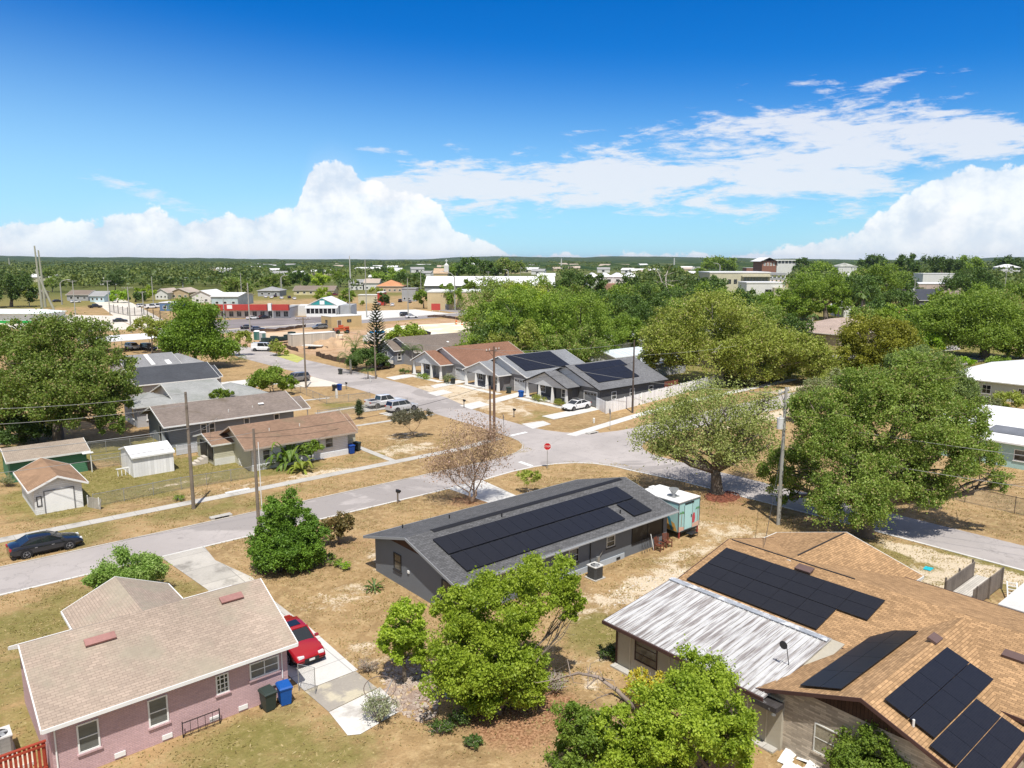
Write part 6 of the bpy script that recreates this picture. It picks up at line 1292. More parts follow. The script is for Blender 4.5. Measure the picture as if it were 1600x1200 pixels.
def simple(name, label, xl, xr, yb, eave, ridge, depth, wall, roof, cat='house', hip=False, wins=3, axis='x', trim=None):
    h, w, k = far(name, label, xl, xr, yb, cat)
    if ridge <= eave: h.put('wall', MB().box(0, w, 0, depth, 0, eave), wall); h.put('roof', MB().box(-.2, w+.2, -.2, depth+.2, eave+.01, eave+.35), roof)
    elif hip: h.hip(-.5, w+.5, -.5, depth+.5, eave, ridge, .5, wall, roof, trim or OFFW)
    else: h.gable(-.5, w+.5, -.5, depth+.5, eave, ridge, axis, .5, .5, wall, roof, trim or OFFW)
    for i in range(wins): h.window('S', 0., w*(i+.6)/(wins+.2)-.6, .9, min(1.6, w/wins*.5), 1.3, WHITE, 1, 1, fw=.12, sill=False)
    return h, w, k
# strip shop with red fascia
h, w, k = far('strip_shop', 'long white shop with a red fascia beside the parking lot', 318, 452, 497)
h.put('wall', MB().box(0, w, 0, 14, 0, 3.6), FWALL); h.put('fascia', MB().box(-.5, w*.76, -1.6, -.01, 3.0, 5.2), REDF); h.put('fascia', MB().box(w*.82, w+.3, -1.6, -.01, 3.0, 5.2), REDF); h.put('sign_panel', MB().box(w*.77, w*.81, -1.5, 0, 2.9, 5.6), WHITE)
h.put('sign_panel', MB().box(w*.3, w*.36, -1.68, -1.62, 3.6, 5.), WHITE); h.put('roof', MB().box(-.2, w+.2, 0, 14.2, 3.61, 4.0), GROOF)
for i in range(11): h.window('S', 0, w*(i+.3)/11, .5, w/11*.6, 2.1, OFFW, 2, 1, sill=False)
# teal fronted shop
h, w, k = far('shop', 'white shop with a teal gable and a screened front beside the lot', 482, 528, 494)
h.gable(-.6, w+.6, -1, 15, 4.2, 7.2, 'y', .6, .5, FWALL, WROOF, WHITE); h.put('gable_board', MB().prism([(1.2, 4.5), (w/2, 6.7), (w-1.2, 4.5)], -.9, -.62, 'y'), TEAL); h.put('sign_panel', MB().box(w*.42, w*.58, -1.0, -.91, 4.6, 6.1), WHITE); h.put('porch_roof', MB().add([(-.5, -3.2, 3.4), (w+.5, -3.2, 3.4), (w+.5, -.55, 4.2), (-.5, -.55, 4.2), (-.5, -3.2, 3.2), (w+.5, -3.2, 3.2), (w+.5, -.55, 4.), (-.5, -.55, 4.)], [(0, 1, 2, 3), (4, 5, 6, 7), (0, 1, 5, 4), (1, 2, 6, 5), (2, 3, 7, 6), (3, 0, 4, 7)]), WHITE)
h.put('porch_wall', MB().box(0, w, -3, -2.9, 0, 1.2), WHITE); h.put('screen', MB().box(0, w, -2.95, -2.92, 1.21, 3.19), BLACK)
for i in range(8): h.put('post', MB().box(w*i/7-.12, w*i/7+.12, -3.1, -2.96, 1.2, 3.2), WHITE)
h.put('side_wall', MB().box(-6, -.01, 2, 12, 0, 4), FWALL); h.put('side_block', MB().box(w+.02, w+5, 2, 12, 0, 4.2), FGREY)
r = root('portable_toilet', 'teal storage kiosk left of the teal gabled shop', 'kiosk', G(461, 491), RZ); MB().box(-1.3, 1.3, -1.3, 1.3, 0, 3.6).build('cabin', TEAL, r); MB().box(-1.4, 1.4, -1.4, 1.4, 3.61, 3.8).build('roof', WHITE, r); MB().box(-.5, .5, -1.34, -1.305, .1, 2.6).build('door', OFFW, r)
simple('workshop', 'white workshop with a low gable behind the red fronted shop', 300, 330, 474, 4, 6.5, 20, FWALL, WROOF, 'building', wins=2, axis='y'); simple('workshop', 'pale blue workshop with a white roof behind the red fronted shop', 331, 372, 478, 4.5, 6., 22, mat('pale_blue_wall', (.4, .5, .52)), WROOF, 'building', wins=3)
simple('office', 'small blue building with a flat white roof by the fenced lot', 250, 276, 486, 3.4, 0, 9, mat('blue_wall', (.1, .17, .3)), WROOF, 'building', wins=2); simple('house', 'tan gabled house behind the blue building', 243, 262, 468, 3.6, 6, 16, FWALL, TROOF, axis='y'); simple('house', 'second tan gabled house right of the first behind the blue building', 266, 295, 467, 3.6, 6, 16, plaster('far_sand', (.45, .35, .22)), TROOF, axis='y')
simple('house', 'low brown roofed house left of the pale blue one at the far left', 105, 138, 470, 3.2, 5.5, 12, FGREY, BRROOF); simple('house', 'pale blue grey roofed house before the yellow green tree', 141, 163, 472, 3.2, 5.5, 12, mat('sky_wall', (.42, .55, .6)), GROOF); simple('house', 'tiny brown house at the far left under the oaks', 52, 62, 467, 3.4, 5, 9, FTAN, BRROOF)
simple('house', 'grey carport house at the left of the dry field', 403, 437, 463, 3.4, 5.6, 14, FGREY, GROOF, hip=True); simple('house', 'long tan house with a brown roof across the dry field', 459, 522, 461, 3., 5.6, 12, mat('far_yellow', (.55, .5, .3)), BRROOF, wins=6)
simple('house', 'grey roofed white house left of the orange roofed one', 546, 567, 453, 4, 7.5, 14, FWALL, GROOF); simple('house', 'tan roofed white house next to the orange roofed one', 569, 592, 453, 5, 8, 14, FWALL, TROOF); simple('house', 'tan house with an orange hipped roof before the dark trees', 588, 629, 457, 4.2, 8.2, 18, mat('peach_wall', (.5, .38, .28)), OROOF, hip=True, wins=5); simple('house', 'white roofed house above the tan roofed one', 576, 596, 441, 5, 7, 12, FWALL, WROOF)
simple('garden_wall', 'low cream building before the orange roofed house', 560, 592, 474, 4., 0, 6, FCREAM, OFFW, 'building', wins=0); simple('shop', 'small shop with a red front by the round trees', 590, 600, 477, 6., 0, 8, REDF, OFFW, 'building', wins=0); simple('office', 'grey flat roofed building behind the parked cars', 628, 650, 471, 6.5, 0, 12, FGREY, GROOF, 'building', wins=3)
# barn and tan wall
h, w, k = far('warehouse', 'very long white roofed warehouse with a grey gable end', 664, 868, 456); h.put('wall', MB().box(0, w, 0, 33, 0, 4.2), FGREY)
h.gable(-.5, w, -1, 34, 4.2, 10.2, 'x', .5, .5, None, WROOF, None); h.put('gable_end', MB().prism([(0, .2), (0, 4.2), (16.5, 9.8), (33, 4.2), (33, .2)], -.2, -.01), FGREY); 
h, w, k = far('warehouse', 'long tan windowless building behind the round trees', 668, 806, 484); h.put('wall', MB().box(0, w, 0, 24, 0, 7.6), FTAN); h.put('roof', MB().box(-.2, w+.2, -.2, 24.2, 7.61, 8.1), OFFW); h.put('door', MB().box(w*.2, w*.24, -.06, 0, 0, 2.6), GROOF)
h, w, k = far('church', 'white church steeple with a cross above the trees', 680, 697, 440, 'church'); h.gable(-2, w+2, -1, 20, 8, 13, 'x', .5, .5, FTAN, mat('church_tan_roof', (.45, .33, .22)), None); q = h.put('steeple', MB().box(w*.8, w*.8+4.5, 3, 7.5, 8, 16), FWALL); h.put('spire', MB().add([(w*.8, 3, 16), (w*.8+4.5, 3, 16), (w*.8+4.5, 7.5, 16), (w*.8, 7.5, 16), (w*.8+2.25, 5.2, 18.5)], [(0, 1, 4), (1, 2, 4), (2, 3, 4), (3, 0, 4), (0, 1, 2, 3)]), FWALL); h.put('cross', MB().box(w*.8+2., w*.8+2.5, 5, 5.4, 18, 22).box(w*.8+1., w*.8+3.5, 5, 5.4, 20.2, 20.8), WHITE)
# town buildings on the right
h, w, k = far('hall', 'white building with four hipped roofs above the trees', 918, 998, 452); h.put('wall', MB().box(0, w, 0, 26, 0, 9), FWALL); h.put('lower_block', MB().box(w*.3, w*1.05, -8, -.02, 0, 4.5), mat('rust_wall', (.36, .2, .15)))
for i in range(4): a = w*i/4; h.put('roof', MB().add([(a, -.5, 9.02), (a+w/4-.3, -.5, 9.02), (a+w/4-.3, 26, 9.02), (a, 26, 9.02), (a+w/8, 5, 12), (a+w/8, 20, 12)], [(0, 1, 4), (1, 2, 5, 4), (2, 3, 5), (3, 0, 4, 5), (0, 1, 2, 3)]), WROOF)
for i in range(6): h.window('S', 0, w*(i+.3)/6, 5.5, w/14, 2., OFFW, 1, 1, sill=False)
h, w, k = far('office', 'cream office block with a recessed window band above the trees', 1108, 1202, 458); h.put('wall', MB().box(0, w, 0, 30, 0, 13), FCREAM); h.put('roof', MB().box(-.3, w+.3, -.3, 30.3, 13.01, 13.8), WROOF); h.put('window_band', MB().box(w*.56, w*.96, -.15, -.01, 7.2, 10.4), mat('grey_blind', (.22, .24, .23), .4)); h.put('canopy', MB().box(w*.52, w, -2.5, -.16, 10.6, 11.4), FCREAM)
for a in (.18, .3, .4): h.window('S', 0, w*a, 6, 2.2, 3., DARKTRIM, 1, 2, sill=False)
for i in range(9): h.put('mullion', MB().box(w*(.56+.05*i), w*(.56+.05*i)+.25, -.3, -.16, 7.2, 10.4), FCREAM)
h, w, k = far('office', 'white low office in front of the cream block', 1166, 1222, 462); h.put('wall', MB().box(0, w, 0, 18, 0, 7.5), FWALL); h.put('roof', MB().box(-.3, w+.3, -.3, 18.3, 7.51, 8.2), WROOF); h.put('opening', MB().box(w*.52, w*.7, -.08, -.01, 1., 3.8), BLACK); h.put('side_block', MB().box(w*.72, w+2, -4, -.02, 0, 5), FCREAM)
h, w, k = far('parking_deck', 'grey multi level deck beside the cream block', 1200, 1226, 455); 
for i in range(4): h.put('floor_slab', MB().box(0, w, 0, 30, 3.4*i+1, 3.4*i+2.4), FGREY)
for i in range(5): h.put('column', MB().box(w*i/4-.4, w*i/4+.4, .6, 1.4, 0, 12.5), OFFW)
h, w, k = far('tower_building', 'brick building with a gabled roof and a glazed top floor on the skyline', 1190, 1243, 430); h.put('wall', MB().box(0, w*.42, 0, 40, 0, 20), FBRICK); h.gable(-4, w*.46, -3, 42, 19, 24.5, 'y', .5, .5, None, WROOF, WHITE); h.put('side_block', MB().box(w*.43, w, 0, 40, 0, 16), FWALL); h.put('top_floor', MB().box(w*.45, w, 3, 38, 16.01, 20), mat('dark_glazing', (.12, .13, .15), .3)); h.put('roof_slab', MB().box(w*.4, w+1, 0, 40, 20.01, 21.2), WHITE)
for i in range(4): h.window('S', 0, w*(.05+.09*i), 13, w*.05, 4, WHITE, 1, 2, fw=.5, sill=False)
for i in range(6): h.put('mullion', MB().box(w*(.46+.105*i), w*(.46+.105*i)+1, 2, 2.98, 16.01, 20), WHITE)
simple('building', 'far white building with a red band left of the brick tower', 1166, 1186, 428, 9, 0, 20, FBRICK, WROOF, 'building', wins=2)
simple('pavilion', 'white pavilion with a spotted grey roof among the trees', 1309, 1338, 436, 14, 18, 20, FWALL, mat('grey_spotted_roof', (.35, .36, .32), .9, .4, vs=.4), 'building', hip=True, wins=2)
simple('clinic', 'long white two level flat building on the right', 1434, 1500, 466, 8., 0, 26, mat('pinkish_wall', (.45, .37, .33)), WROOF, 'building', wins=5); simple('clinic', 'upper white storey of windows behind the long flat building', 1440, 1492, 458, 12.5, 0, 12, FWALL, WROOF, 'building', wins=6)
h, w, k = simple('house', 'dark grey house with a black gabled roof on the right', 1436, 1480, 484, 4.2, 8.8, 16, plaster('far_charcoal', (.12, .12, .13)), DROOF, axis='x', trim=WHITE)
simple('house', 'grey roofed white house at the far right among trees', 1553, 1585, 470, 5, 9, 16, FWALL, GROOF, hip=True); simple('house', 'white roofed building peeping over the trees at the right edge', 1562, 1592, 440, 14, 17, 14, FWALL, WROOF, hip=True)
simple('house', 'house with a terracotta tile roof among the palms', 1376, 1440, 512, 3.4, 5.8, 13, FWALL, mat('terracotta_tile', (.52, .22, .12), .9, .15, vs=.5, pat=(.3, .35, .03), mort=.7)); simple('house', 'white gabled cottage before the palms', 1318, 1330, 496, 3.5, 6.5, 12, FWALL, WROOF, axis='y')
h = H('house', 'house with a broad tan hipped roof behind the olive tree', 'house', (188, 92), rz=R(-6), local=True); h.hip(0, 27, 0, 19, 3., 6.2, .6, mat('tan_stucco', (.4, .33, .26)), shingle('tan_rose', (.42, .33, .28), pvar=.06), OFFW)
h = H('house', 'dark shingled house with white gable edges left of the tan hipped roof', 'house', (168, 112), local=True); h.gable(0, 17, 0, 12, 3, 6, 'x', .5, .5, FWALL, shingle('ink', (.08, .085, .1)), WHITE)
h = H('house', 'white metal roofed house on the right side street', 'house', (134, 33), local=True); h.hip(0, 26, 0, 16, 3., 5., .6, plaster('pale_mint', (.5, .53, .5)), mat('bright_white_metal', (.78, .78, .78), .5, .04, pat=(.5, 9, .02, 0.), mort=.85), OFFW)
for a in (2., 5., 9.): h.window('S', .6, a, .9, 1.3, 1.4, WHITE, 2, 2)
for a in (3., 8.): h.window('W', .6, a, .9, 1.3, 1.4, WHITE, 2, 2)
h = H('house', 'low white roofed house with a grey patch behind the big right oak', 'house', (91, 22), local=True); h.gable(0, 22, 0, 13, 2.8, 3.7, 'y', .5, .5, plaster('pale_teal', (.38, .55, .52)), mat('white_membrane_roof', (.76, .76, .76), .6, .05, col2=(.6, .6, .6), c2=(.55, .65)), WHITE); h.put('roof_patch', MB().obox((3., 2.2, 3.08), (1, 0, .08), (0, 1, 0), (-.08, 0, 1), 3., 4.5, .05), mat('grey_patch', (.16, .17, .19)))
for a in (2, 6, 10): h.window('W', .5, a, .9, 1.1, 1.2, WHITE, 1, 2)
h = H('carport', 'pale blue metal roof at the right edge behind the lone oak', 'carport', (176, 38), local=True); h.put('roof_panel', MB().box(0, 22, -3, 8, 2.9, 3.05), mat('pale_blue_metal', (.5, .57, .58), .5, .05, pat=(.6, 9, .03, 0.), mort=.7))
for x, y in ((.2, -2.8), (21.6, -2.8), (.2, 7.6), (21.6, 7.6)): h.put('post', MB().box(x, x+.15, y, y+.15, 0, 2.89), OFFW)
r = root('parked_boat', 'dark covered vehicle beside the white metal roofed house', 'trailer', (156, 50), .4); MB().prism([(-1.1, .5), (-1.2, 1.2), (-.6, 1.8), (.6, 1.8), (1.2, 1.2), (1.1, .5)], -3.5, 3.5).build('cover', BLACK, r)
for x in (-1, 1.2): MB().cyl((x, -1.25, .35), .35, .2, 12, 'y').build('wheel', RUBBER, r)
h, w, k = far('building', 'white roofed building with a green base at the left edge', -30, 72, 505); h.put('wall', MB().box(0, w, 0, 12, 0, 3.4), FWALL); h.put('base_band', MB().box(-.02, w, -.05, -.01, 0, .9), mat('green_band', (.02, .3, .06))); h.put('roof', MB().add([(-1, -1.2, 3.4), (w+.6, -1.2, 3.4), (w+.6, 13, 3.4), (-1, 13, 3.4), (-1, 6, 4.6), (w-5, 6, 4.6)], [(0, 1, 5, 4), (1, 2, 5), (2, 3, 4, 5), (3, 0, 4), (0, 1, 2, 3)]), mat('pale_mint_roof', (.66, .72, .7), .6, .05, pat=(.6, 9, .03, 0.), mort=.85))
r = root('sign_board', 'small red sign board on the grass island by the highway', 'sign', G(681, 487), RZ); MB().box(-1.9, 1.9, 0, .3, .6, 3.4).build('panel', REDF, r); MB().box(-1.6, -1.4, .05, .25, 0, .6).box(1.4, 1.6, .05, .25, 0, .6).build('post', OFFW, r)
for i, (x, y) in enumerate(((713, 507), (722, 508), (729, 507))):
    r = root('traffic_drum', 'orange and white construction drum by the sand pad, %s' % ('left', 'middle', 'right')[i], 'traffic drum', G(x, y)); MB().cyl((0, 0, 0), .35, 1.4, 12, r2=.28).build('drum', mat('drum_orange', (.6, .16, .05)), r); MB().cyl((0, 0, .5), .345, .25, 12, r2=.33).build('band', WHITE, r)
# ============================================================ TREES
def lobed(name, label, bx, by, lobes, leaf, cat='tree', dens=1., lpx=3.8, seed=1, bark=None, tr=None, cl=1.3, cr=.21, group=None, maxn=90000, limbs=7, twigs=0, fork=None, up=.25, base=None, multi=1, deep=.9, ls=None, low=-.75, hollow=.5, bare=0):
    """tree made of several crown masses; each lobe is (centre x, top, bottom, width) as seen, plus how far back it sits in metres"""
    rng = np.random.default_rng(seed); u, v = base or G(bx, by); zc = PX(u, v)[2]; mpp = zc/FPX; ls = ls or max(.1, lpx*mpp)
    PP, SS, ends = [], [], []
    for L in lobes:
        cx, top, bot, w = L[:4]; back = L[4] if len(L) > 4 else 0.
        uu, vv = u+_sa*back, v+_ca*back; k = PX(uu, vv)[2]/FPX
        zt, zb = ZY(uu, vv, top), max(.15, ZY(uu, vv, bot)); zt = max(zt, zb+.5); W = w*k/2*1.1; rz = (zt-zb)/2
        dx = (cx-PX(uu, vv, (zt+zb)/2)[0])*k; c0 = np.array([dx*_ca+_sa*back, -dx*_sa+_ca*back, (zt+zb)/2])
        area = 4*math.pi*((W*W*2+W*rz)/3); n = int(min(maxn, dens*2.5*area/(ls*ls*.31))); nc = max(8, int(cl*14*(area/(ls*ls*900))**.5+8)); nc = min(nc, 110)
        P, S, c = crown_pts(rng, W, W*deep, rz, nc, cr, max(60, n), ls, low, hollow)
        PP.append(P+c0); SS.append(S); ends.append((Vector(c0), [Vector(q+c0) for q in c[:limbs]]))
    P = np.concatenate(PP); S = np.concatenate(SS); P[:, 2] = np.maximum(P[:, 2], .06)
    r = root(name, label, cat, (u, v), 0, group); mesh_obj('crown', leaves_mesh('crown', P, S, rng, up), leaf, r)
    zmin, zmax = P[:, 2].min(), P[:, 2].max(); wid = P[:, 0].max()-P[:, 0].min(); tr = tr or max(.1, wid*.03)
    fz = fork or max(.4, zmin+(zmax-zmin)*.12); mb = MB(); cen = P.mean(0)
    stems = []
    for i in range(multi):
        o = Vector((rng.uniform(-1, 1), rng.uniform(-1, 1), 0))*tr*(2.5 if multi > 1 else 0); f = Vector((cen[0]*.25, cen[1]*.25, fz))+o*1.6; kk = 1/multi**.5; stems.append((f, tr*kk*.85))
        mb.tube([o*.5+Vector((0, 0, -.2)), o*.6+Vector((0, 0, .3)), o+Vector((f.x*.4, f.y*.4, fz*.6)), f], [tr*kk*1.7, tr*kk*1.2, tr*kk, tr*kk*.85], 9)
    for c0, es in ends:
        f, fr = stems[int(rng.integers(0, len(stems)))]; c1 = f.lerp(c0, .8)-Vector((0, 0, (c0-f).length*.06)); m0 = f.lerp(c1, .5)+Vector((rng.uniform(-1, 1), rng.uniform(-1, 1), rng.uniform(-.5, .6)))*(c1-f).length*.1
        mb.tube([f-Vector((0, 0, fr*.5)), m0, c1], [fr*.72, fr*.5, fr*.36], 7)
        for e in es:
            s0 = m0.lerp(c1, rng.uniform(.1, 1)); mid = s0.lerp(e, .5)+Vector((rng.uniform(-1, 1), rng.uniform(-1, 1), rng.uniform(-.2, .8)))*(e-s0).length*.15
            mb.tube([s0, mid, e], [fr*.3, fr*.18, fr*.05], 5)
            for j in range(twigs):
                q = s0.lerp(mid, rng.uniform(.2, 1)) if j % 2 else mid.lerp(e, rng.uniform(0, 1)); w_ = q+Vector((rng.normal(), rng.normal(), .5+rng.normal()*.5))*(zmax-zmin)*.09; mb.tube([q, q.lerp(w_, .5)+Vector((rng.normal(), rng.normal(), 0))*.1, w_], [fr*.13, fr*.09, fr*.025], 4)
    mb.build('trunk', bark or BARK, r, smooth=True, fix=False); return r
T = lobed
# nearest trees
T('tree', 'bright green tree between the drive and the slate grey house, its top lobe leaning right', 775, 1112, [(850, 866, 975, 110, 2), (768, 905, 1010, 150, 1), (705, 912, 985, 66, 1), (755, 975, 1075, 175), (800, 1010, 1100, 110), (735, 1040, 1108, 100), (890, 925, 965, 45, 2), (890, 950, 975, 28, 2), (775, 1050, 1138, 120), (830, 1040, 1128, 70)], L_BRIGHT, seed=11, lpx=4.2, tr=.17, cr=.2, multi=2, twigs=1, fork=1.4, dens=.85)
T('tree', 'small round bright green tree left of the large one by the drive', 632, 1066, [(628, 938, 1010, 78), (640, 985, 1055, 62), (612, 975, 1020, 50)], L_BRIGHT, seed=12, lpx=3.9, tr=.1, cr=.21, twigs=1, dens=.9)
T('shrub', 'thin half leafless shrub filling the gap between the two bright green trees', 668, 1050, [(665, 975, 1045, 60)], L_OLIVE, 'shrub', seed=13, lpx=3.8, dens=.16, tr=.05, twigs=3, multi=3, bark=PALEBARK)
T('tree', 'large bright green tree in front of the white metal roofed wing', 1080, 1235, [(1092, 1026, 1110, 120, 2), (1050, 1070, 1180, 160), (1125, 1075, 1190, 110), (1020, 1130, 1235, 130), (1140, 1120, 1220, 80), (960, 1105, 1180, 80), (975, 1150, 1240, 110)], L_BRIGHT, seed=14, lpx=4.5, tr=.2, cr=.2, multi=2, fork=1.2, dens=.85)
T('tree', 'smaller green tree at the bottom edge left of the large one', 905, 1225, [(892, 1098, 1165, 60), (925, 1110, 1190, 70), (905, 1150, 1230, 95)], L_MID, seed=15, lpx=4.1, tr=.1, cr=.21, twigs=1, dens=.8)
T('tree', 'green tree in front of the tan brick wall at the bottom right', 1375, 1245, [(1348, 1112, 1175, 66, 1), (1375, 1135, 1215, 130), (1410, 1150, 1225, 80), (1340, 1165, 1240, 90)], L_MID, seed=16, lpx=4.1, tr=.14, cr=.2, dens=.95)
spray('croton_bush', 'bright yellow leaved bush beside the beige wing wall', G(1010, 1112), 2.4, 2.2, 26, L_YEL, 3400, .15, 21, 'bush')
spray('low_bush', 'dark green low bush at the corner of the beige wing', G(952, 1028), .7, 1.5, 24, L_DARK, 1500, .1, 22, 'bush')
# fallen grey bough
def bough(label, pts, r0, m, seed, twig=20, name='bare_branch', cat='branch', tl=.9, parent=None):
    rng = random.Random(seed); o = Vector(pts[0]); P = [Vector(p)-o for p in pts]; r = parent or root(name, label, cat, tuple(o)); n = len(P)
    if parent: P = [Vector(p)-Vector(parent.location) for p in pts]
    MB().tube(P, [r0*(1-.85*i/(n-1)) for i in range(n)], 7).build('limb', m, r, smooth=True, fix=False); mb = MB()
    for k in range(twig):
        t = rng.uniform(.35, 1)*(n-1); i = min(n-2, int(t)); a = P[i].lerp(P[i+1], t-i); l = tl*rng.uniform(.4, 1.2); b = a+Vector((rng.uniform(-1, 1), rng.uniform(-1, 1), rng.uniform(-.4, .7)))*l; c = b+Vector((rng.uniform(-1, 1), rng.uniform(-1, 1), rng.uniform(-.5, .3)))*l*.5
        mb.tube([a, b, c], [r0*.22, r0*.13, r0*.04], 4)
    mb.build('twigs', m, r, smooth=True, fix=False); return r
b0 = G(1000, 1150)
def at(x, y, z): u, v = G(x, y, z); return (u, v, z)
BB = bough('long bare grey bough arching out left from behind the yellow bush', [(*b0, .6), at(985, 1100, 2.2), at(965, 1080, 3.), at(935, 1058, 3.4), at(905, 1052, 3.2), at(880, 1058, 2.6), at(858, 1068, 1.9)], .13, mat('grey_bark', (.3, .24, .2), .95, .2), 5, 34, tl=.8)
bough('thinner bare side bough below the arching one', [(*b0, 1.), at(975, 1095, 2.4), at(955, 1083, 2.7), at(935, 1090, 2.4), at(922, 1098, 2.)], .06, mat('grey_bark', (.3, .24, .2)), 6, 10, tl=.5, parent=BB)
spray('brush_pile', 'tangle of bare twigs with a few green leaves at the end of the arching bough', G(868, 1082), 1.1, 1.7, 60, L_LIME, 240, .09, 23, 'brush pile', mat('bleached_twig', (.48, .42, .37), .9))
for i, (x, y, s_) in enumerate(((690, 1145, .8), (740, 1165, .6), (720, 1130, .7))): spray('ground_plant', 'low dark green plant on the mulch below the large bright tree, %s' % ('left', 'lowest', 'top')[i], G(x, y), s_*.8, s_*1.8, 20, L_DARK, 1100, .09, 30+i, 'plant')
T('conifer_bush', 'dense dark green rounded juniper by the pole with the white conduit', 450, 886, [(442, 766, 830, 62), (470, 785, 850, 60, .5), (425, 800, 875, 62), (478, 815, 880, 62), (450, 825, 884, 100, -.5), (450, 850, 902, 104, -.3), (425, 850, 896, 60), (478, 852, 896, 56)], leafmat('juniper', (.07, .15, .015), (.17, .29, .03), .3), 'bush', seed=31, lpx=3.0, tr=.18, cr=.2, fork=.5, dens=1.1, low=-.8)
T('shrub', 'rust tinged shrub touching the right side of the dense juniper', 530, 850, [(520, 805, 848, 46), (540, 796, 845, 30)], L_RUST, 'shrub', seed=32, lpx=3.0, dens=.8, tr=.05)
T('shrub', 'leafy spreading shrub behind the pink house roof by the street', 198, 928, [(200, 868, 922, 100), (170, 885, 925, 60), (225, 862, 915, 60)], leafmat('pale_top', (.12, .23, .02), (.33, .42, .14), .38), 'shrub', seed=33, lpx=3.2, dens=.75, tr=.06, twigs=2, multi=3)
for i, (x, y) in enumerate(((497, 868), (512, 876), (524, 884), (538, 890))): spray('border_plant', 'small green border plant right of the juniper, %s' % ('nearest it', 'second from it', 'third from it', 'farthest from it')[i], G(x, y), .6, 1.2, 16, L_MID if i < 3 else L_LIME, 800, .09, 40+i, 'plant')
frond_plant('cycad', 'small spiky dark cycad on the bare lawn left of the slate grey house', 'plant', G(585, 922), 26, 1.0, .15, .55, .16, L_DARK, 7, droop=.5)
T('tree', 'dying tree with pinkish brown leaves and pale limbs in front of the street corner', 735, 786, [(735, 645, 725, 100), (705, 690, 752, 90), (765, 680, 745, 70), (735, 715, 765, 60), (770, 660, 700, 50), (690, 710, 750, 50)], L_BROWN, seed=34, lpx=2.4, dens=.075, tr=.17, bark=mat('flaking_bark', (.3, .22, .16), .95, .25, vs=3), twigs=5, multi=3, limbs=9, fork=1.2, cr=.42)
T('tree', 'small sparse crape myrtle between the slate grey house and the street corner', 826, 770, [(822, 735, 757, 30), (838, 734, 752, 20)], L_OLIVE, seed=35, lpx=2.5, dens=.5, tr=.05, multi=4, twigs=2, fork=.4, bark=PALEBARK)
T('tree', 'bare twiggy grey green tree on the corner lawn before the two white vehicles', 645, 684, [(640, 640, 662, 56), (660, 638, 660, 36), (625, 645, 665, 36)], leafmat('twiggrey', (.09, .09, .05), (.16, .15, .09), .1), seed=36, lpx=1.9, dens=.22, tr=.09, multi=5, twigs=6, limbs=10, fork=.6, bark=mat('dark_twig', (.14, .11, .09), .95, .2))
T('cypress', 'narrow dark columnar cypress on the lawn left of the white pickup', 561, 655, [(561, 622, 640, 6), (561, 632, 654, 9), (561, 626, 650, 8)], L_PINE, 'tree', seed=37, cr=.7, hollow=.05, lpx=1.7, dens=1., tr=.07)
# big roadside oaks
T('oak_tree', 'sparse spreading oak with pale lichen limbs standing at the bend of the street', 1120, 771, [(1110, 600, 665, 150), (1050, 625, 690, 110), (1165, 625, 700, 110), (1100, 660, 720, 150, -1), (1015, 665, 708, 70), (1190, 660, 725, 60), (1150, 690, 735, 80, -1), (1045, 690, 715, 60, -1), (1195, 600, 650, 50, 2)], leafmat('sparse_oak', (.2, .25, .05), (.46, .5, .18), .36), seed=44, lpx=3.0, dens=.15, tr=.5, bark=mat('oak_bark', (.16, .135, .11), .95, .3, vs=2, bump=.5), twigs=4, limbs=6, fork=2.4, cr=.4)
T('oak_tree', 'largest dark green oak leaning over the right street behind the amber roof', 1352, 838, [(1395, 590, 690, 170, 2), (1425, 548, 640, 130, 4), (1355, 562, 650, 110, 4), (1310, 640, 745, 140, 1), (1470, 660, 750, 140), (1380, 690, 780, 170), (1240, 690, 770, 100, 6), (1330, 740, 825, 140, -2), (1440, 740, 790, 100), (1530, 680, 755, 70), (1285, 600, 680, 110, 3), (1490, 620, 690, 110, 3), (1222, 735, 790, 60, 6), (1560, 730, 775, 36)], L_OAK, seed=42, lpx=3.2, dens=.5, tr=.5, twigs=2, limbs=7, fork=2.6, cr=.21, maxn=26000)
T('oak_tree', 'broad olive green oak rising behind the vinyl fence', 1128, 600, [(1110, 460, 535, 150, 2), (1050, 500, 570, 110), (1180, 505, 575, 150), (1115, 520, 580, 170), (1030, 535, 580, 60), (1240, 515, 580, 90), (1175, 545, 592, 110, 1), (1270, 530, 580, 60)], L_OLIVE, seed=43, lpx=2.9, dens=.8, tr=.7, twigs=1, limbs=5, fork=3, cr=.21, maxn=24000, bark=PALEBARK)
T('tree', 'thin grey green tree between the olive oak and the largest oak', 1275, 660, [(1280, 590, 640, 70), (1255, 615, 655, 50), (1310, 575, 625, 60)], L_GREY, seed=44, lpx=2.6, dens=.45, tr=.2, twigs=3)
T('tree', 'olive yellow tree behind the largest oak', 1372, 600, [(1375, 492, 560, 110), (1345, 530, 595, 90), (1420, 530, 590, 90)], leafmat('mustard', (.16, .18, .015), (.34, .33, .04), .34), seed=45, lpx=2.8, dens=.9, tr=.3)
T('tree', 'pale grey green tree right of the olive yellow one', 1450, 640, [(1440, 545, 610, 110), (1480, 580, 640, 90), (1405, 570, 630, 80)], leafmat('pale_green', (.13, .2, .05), (.28, .35, .12), .34), seed=46, lpx=2.6, dens=.7, tr=.3, twigs=1)
T('tree', 'small dark magnolia in the shade of the largest oak', 1330, 628, [(1332, 580, 625, 45)], L_DARK, seed=47, lpx=2.6, tr=.15)
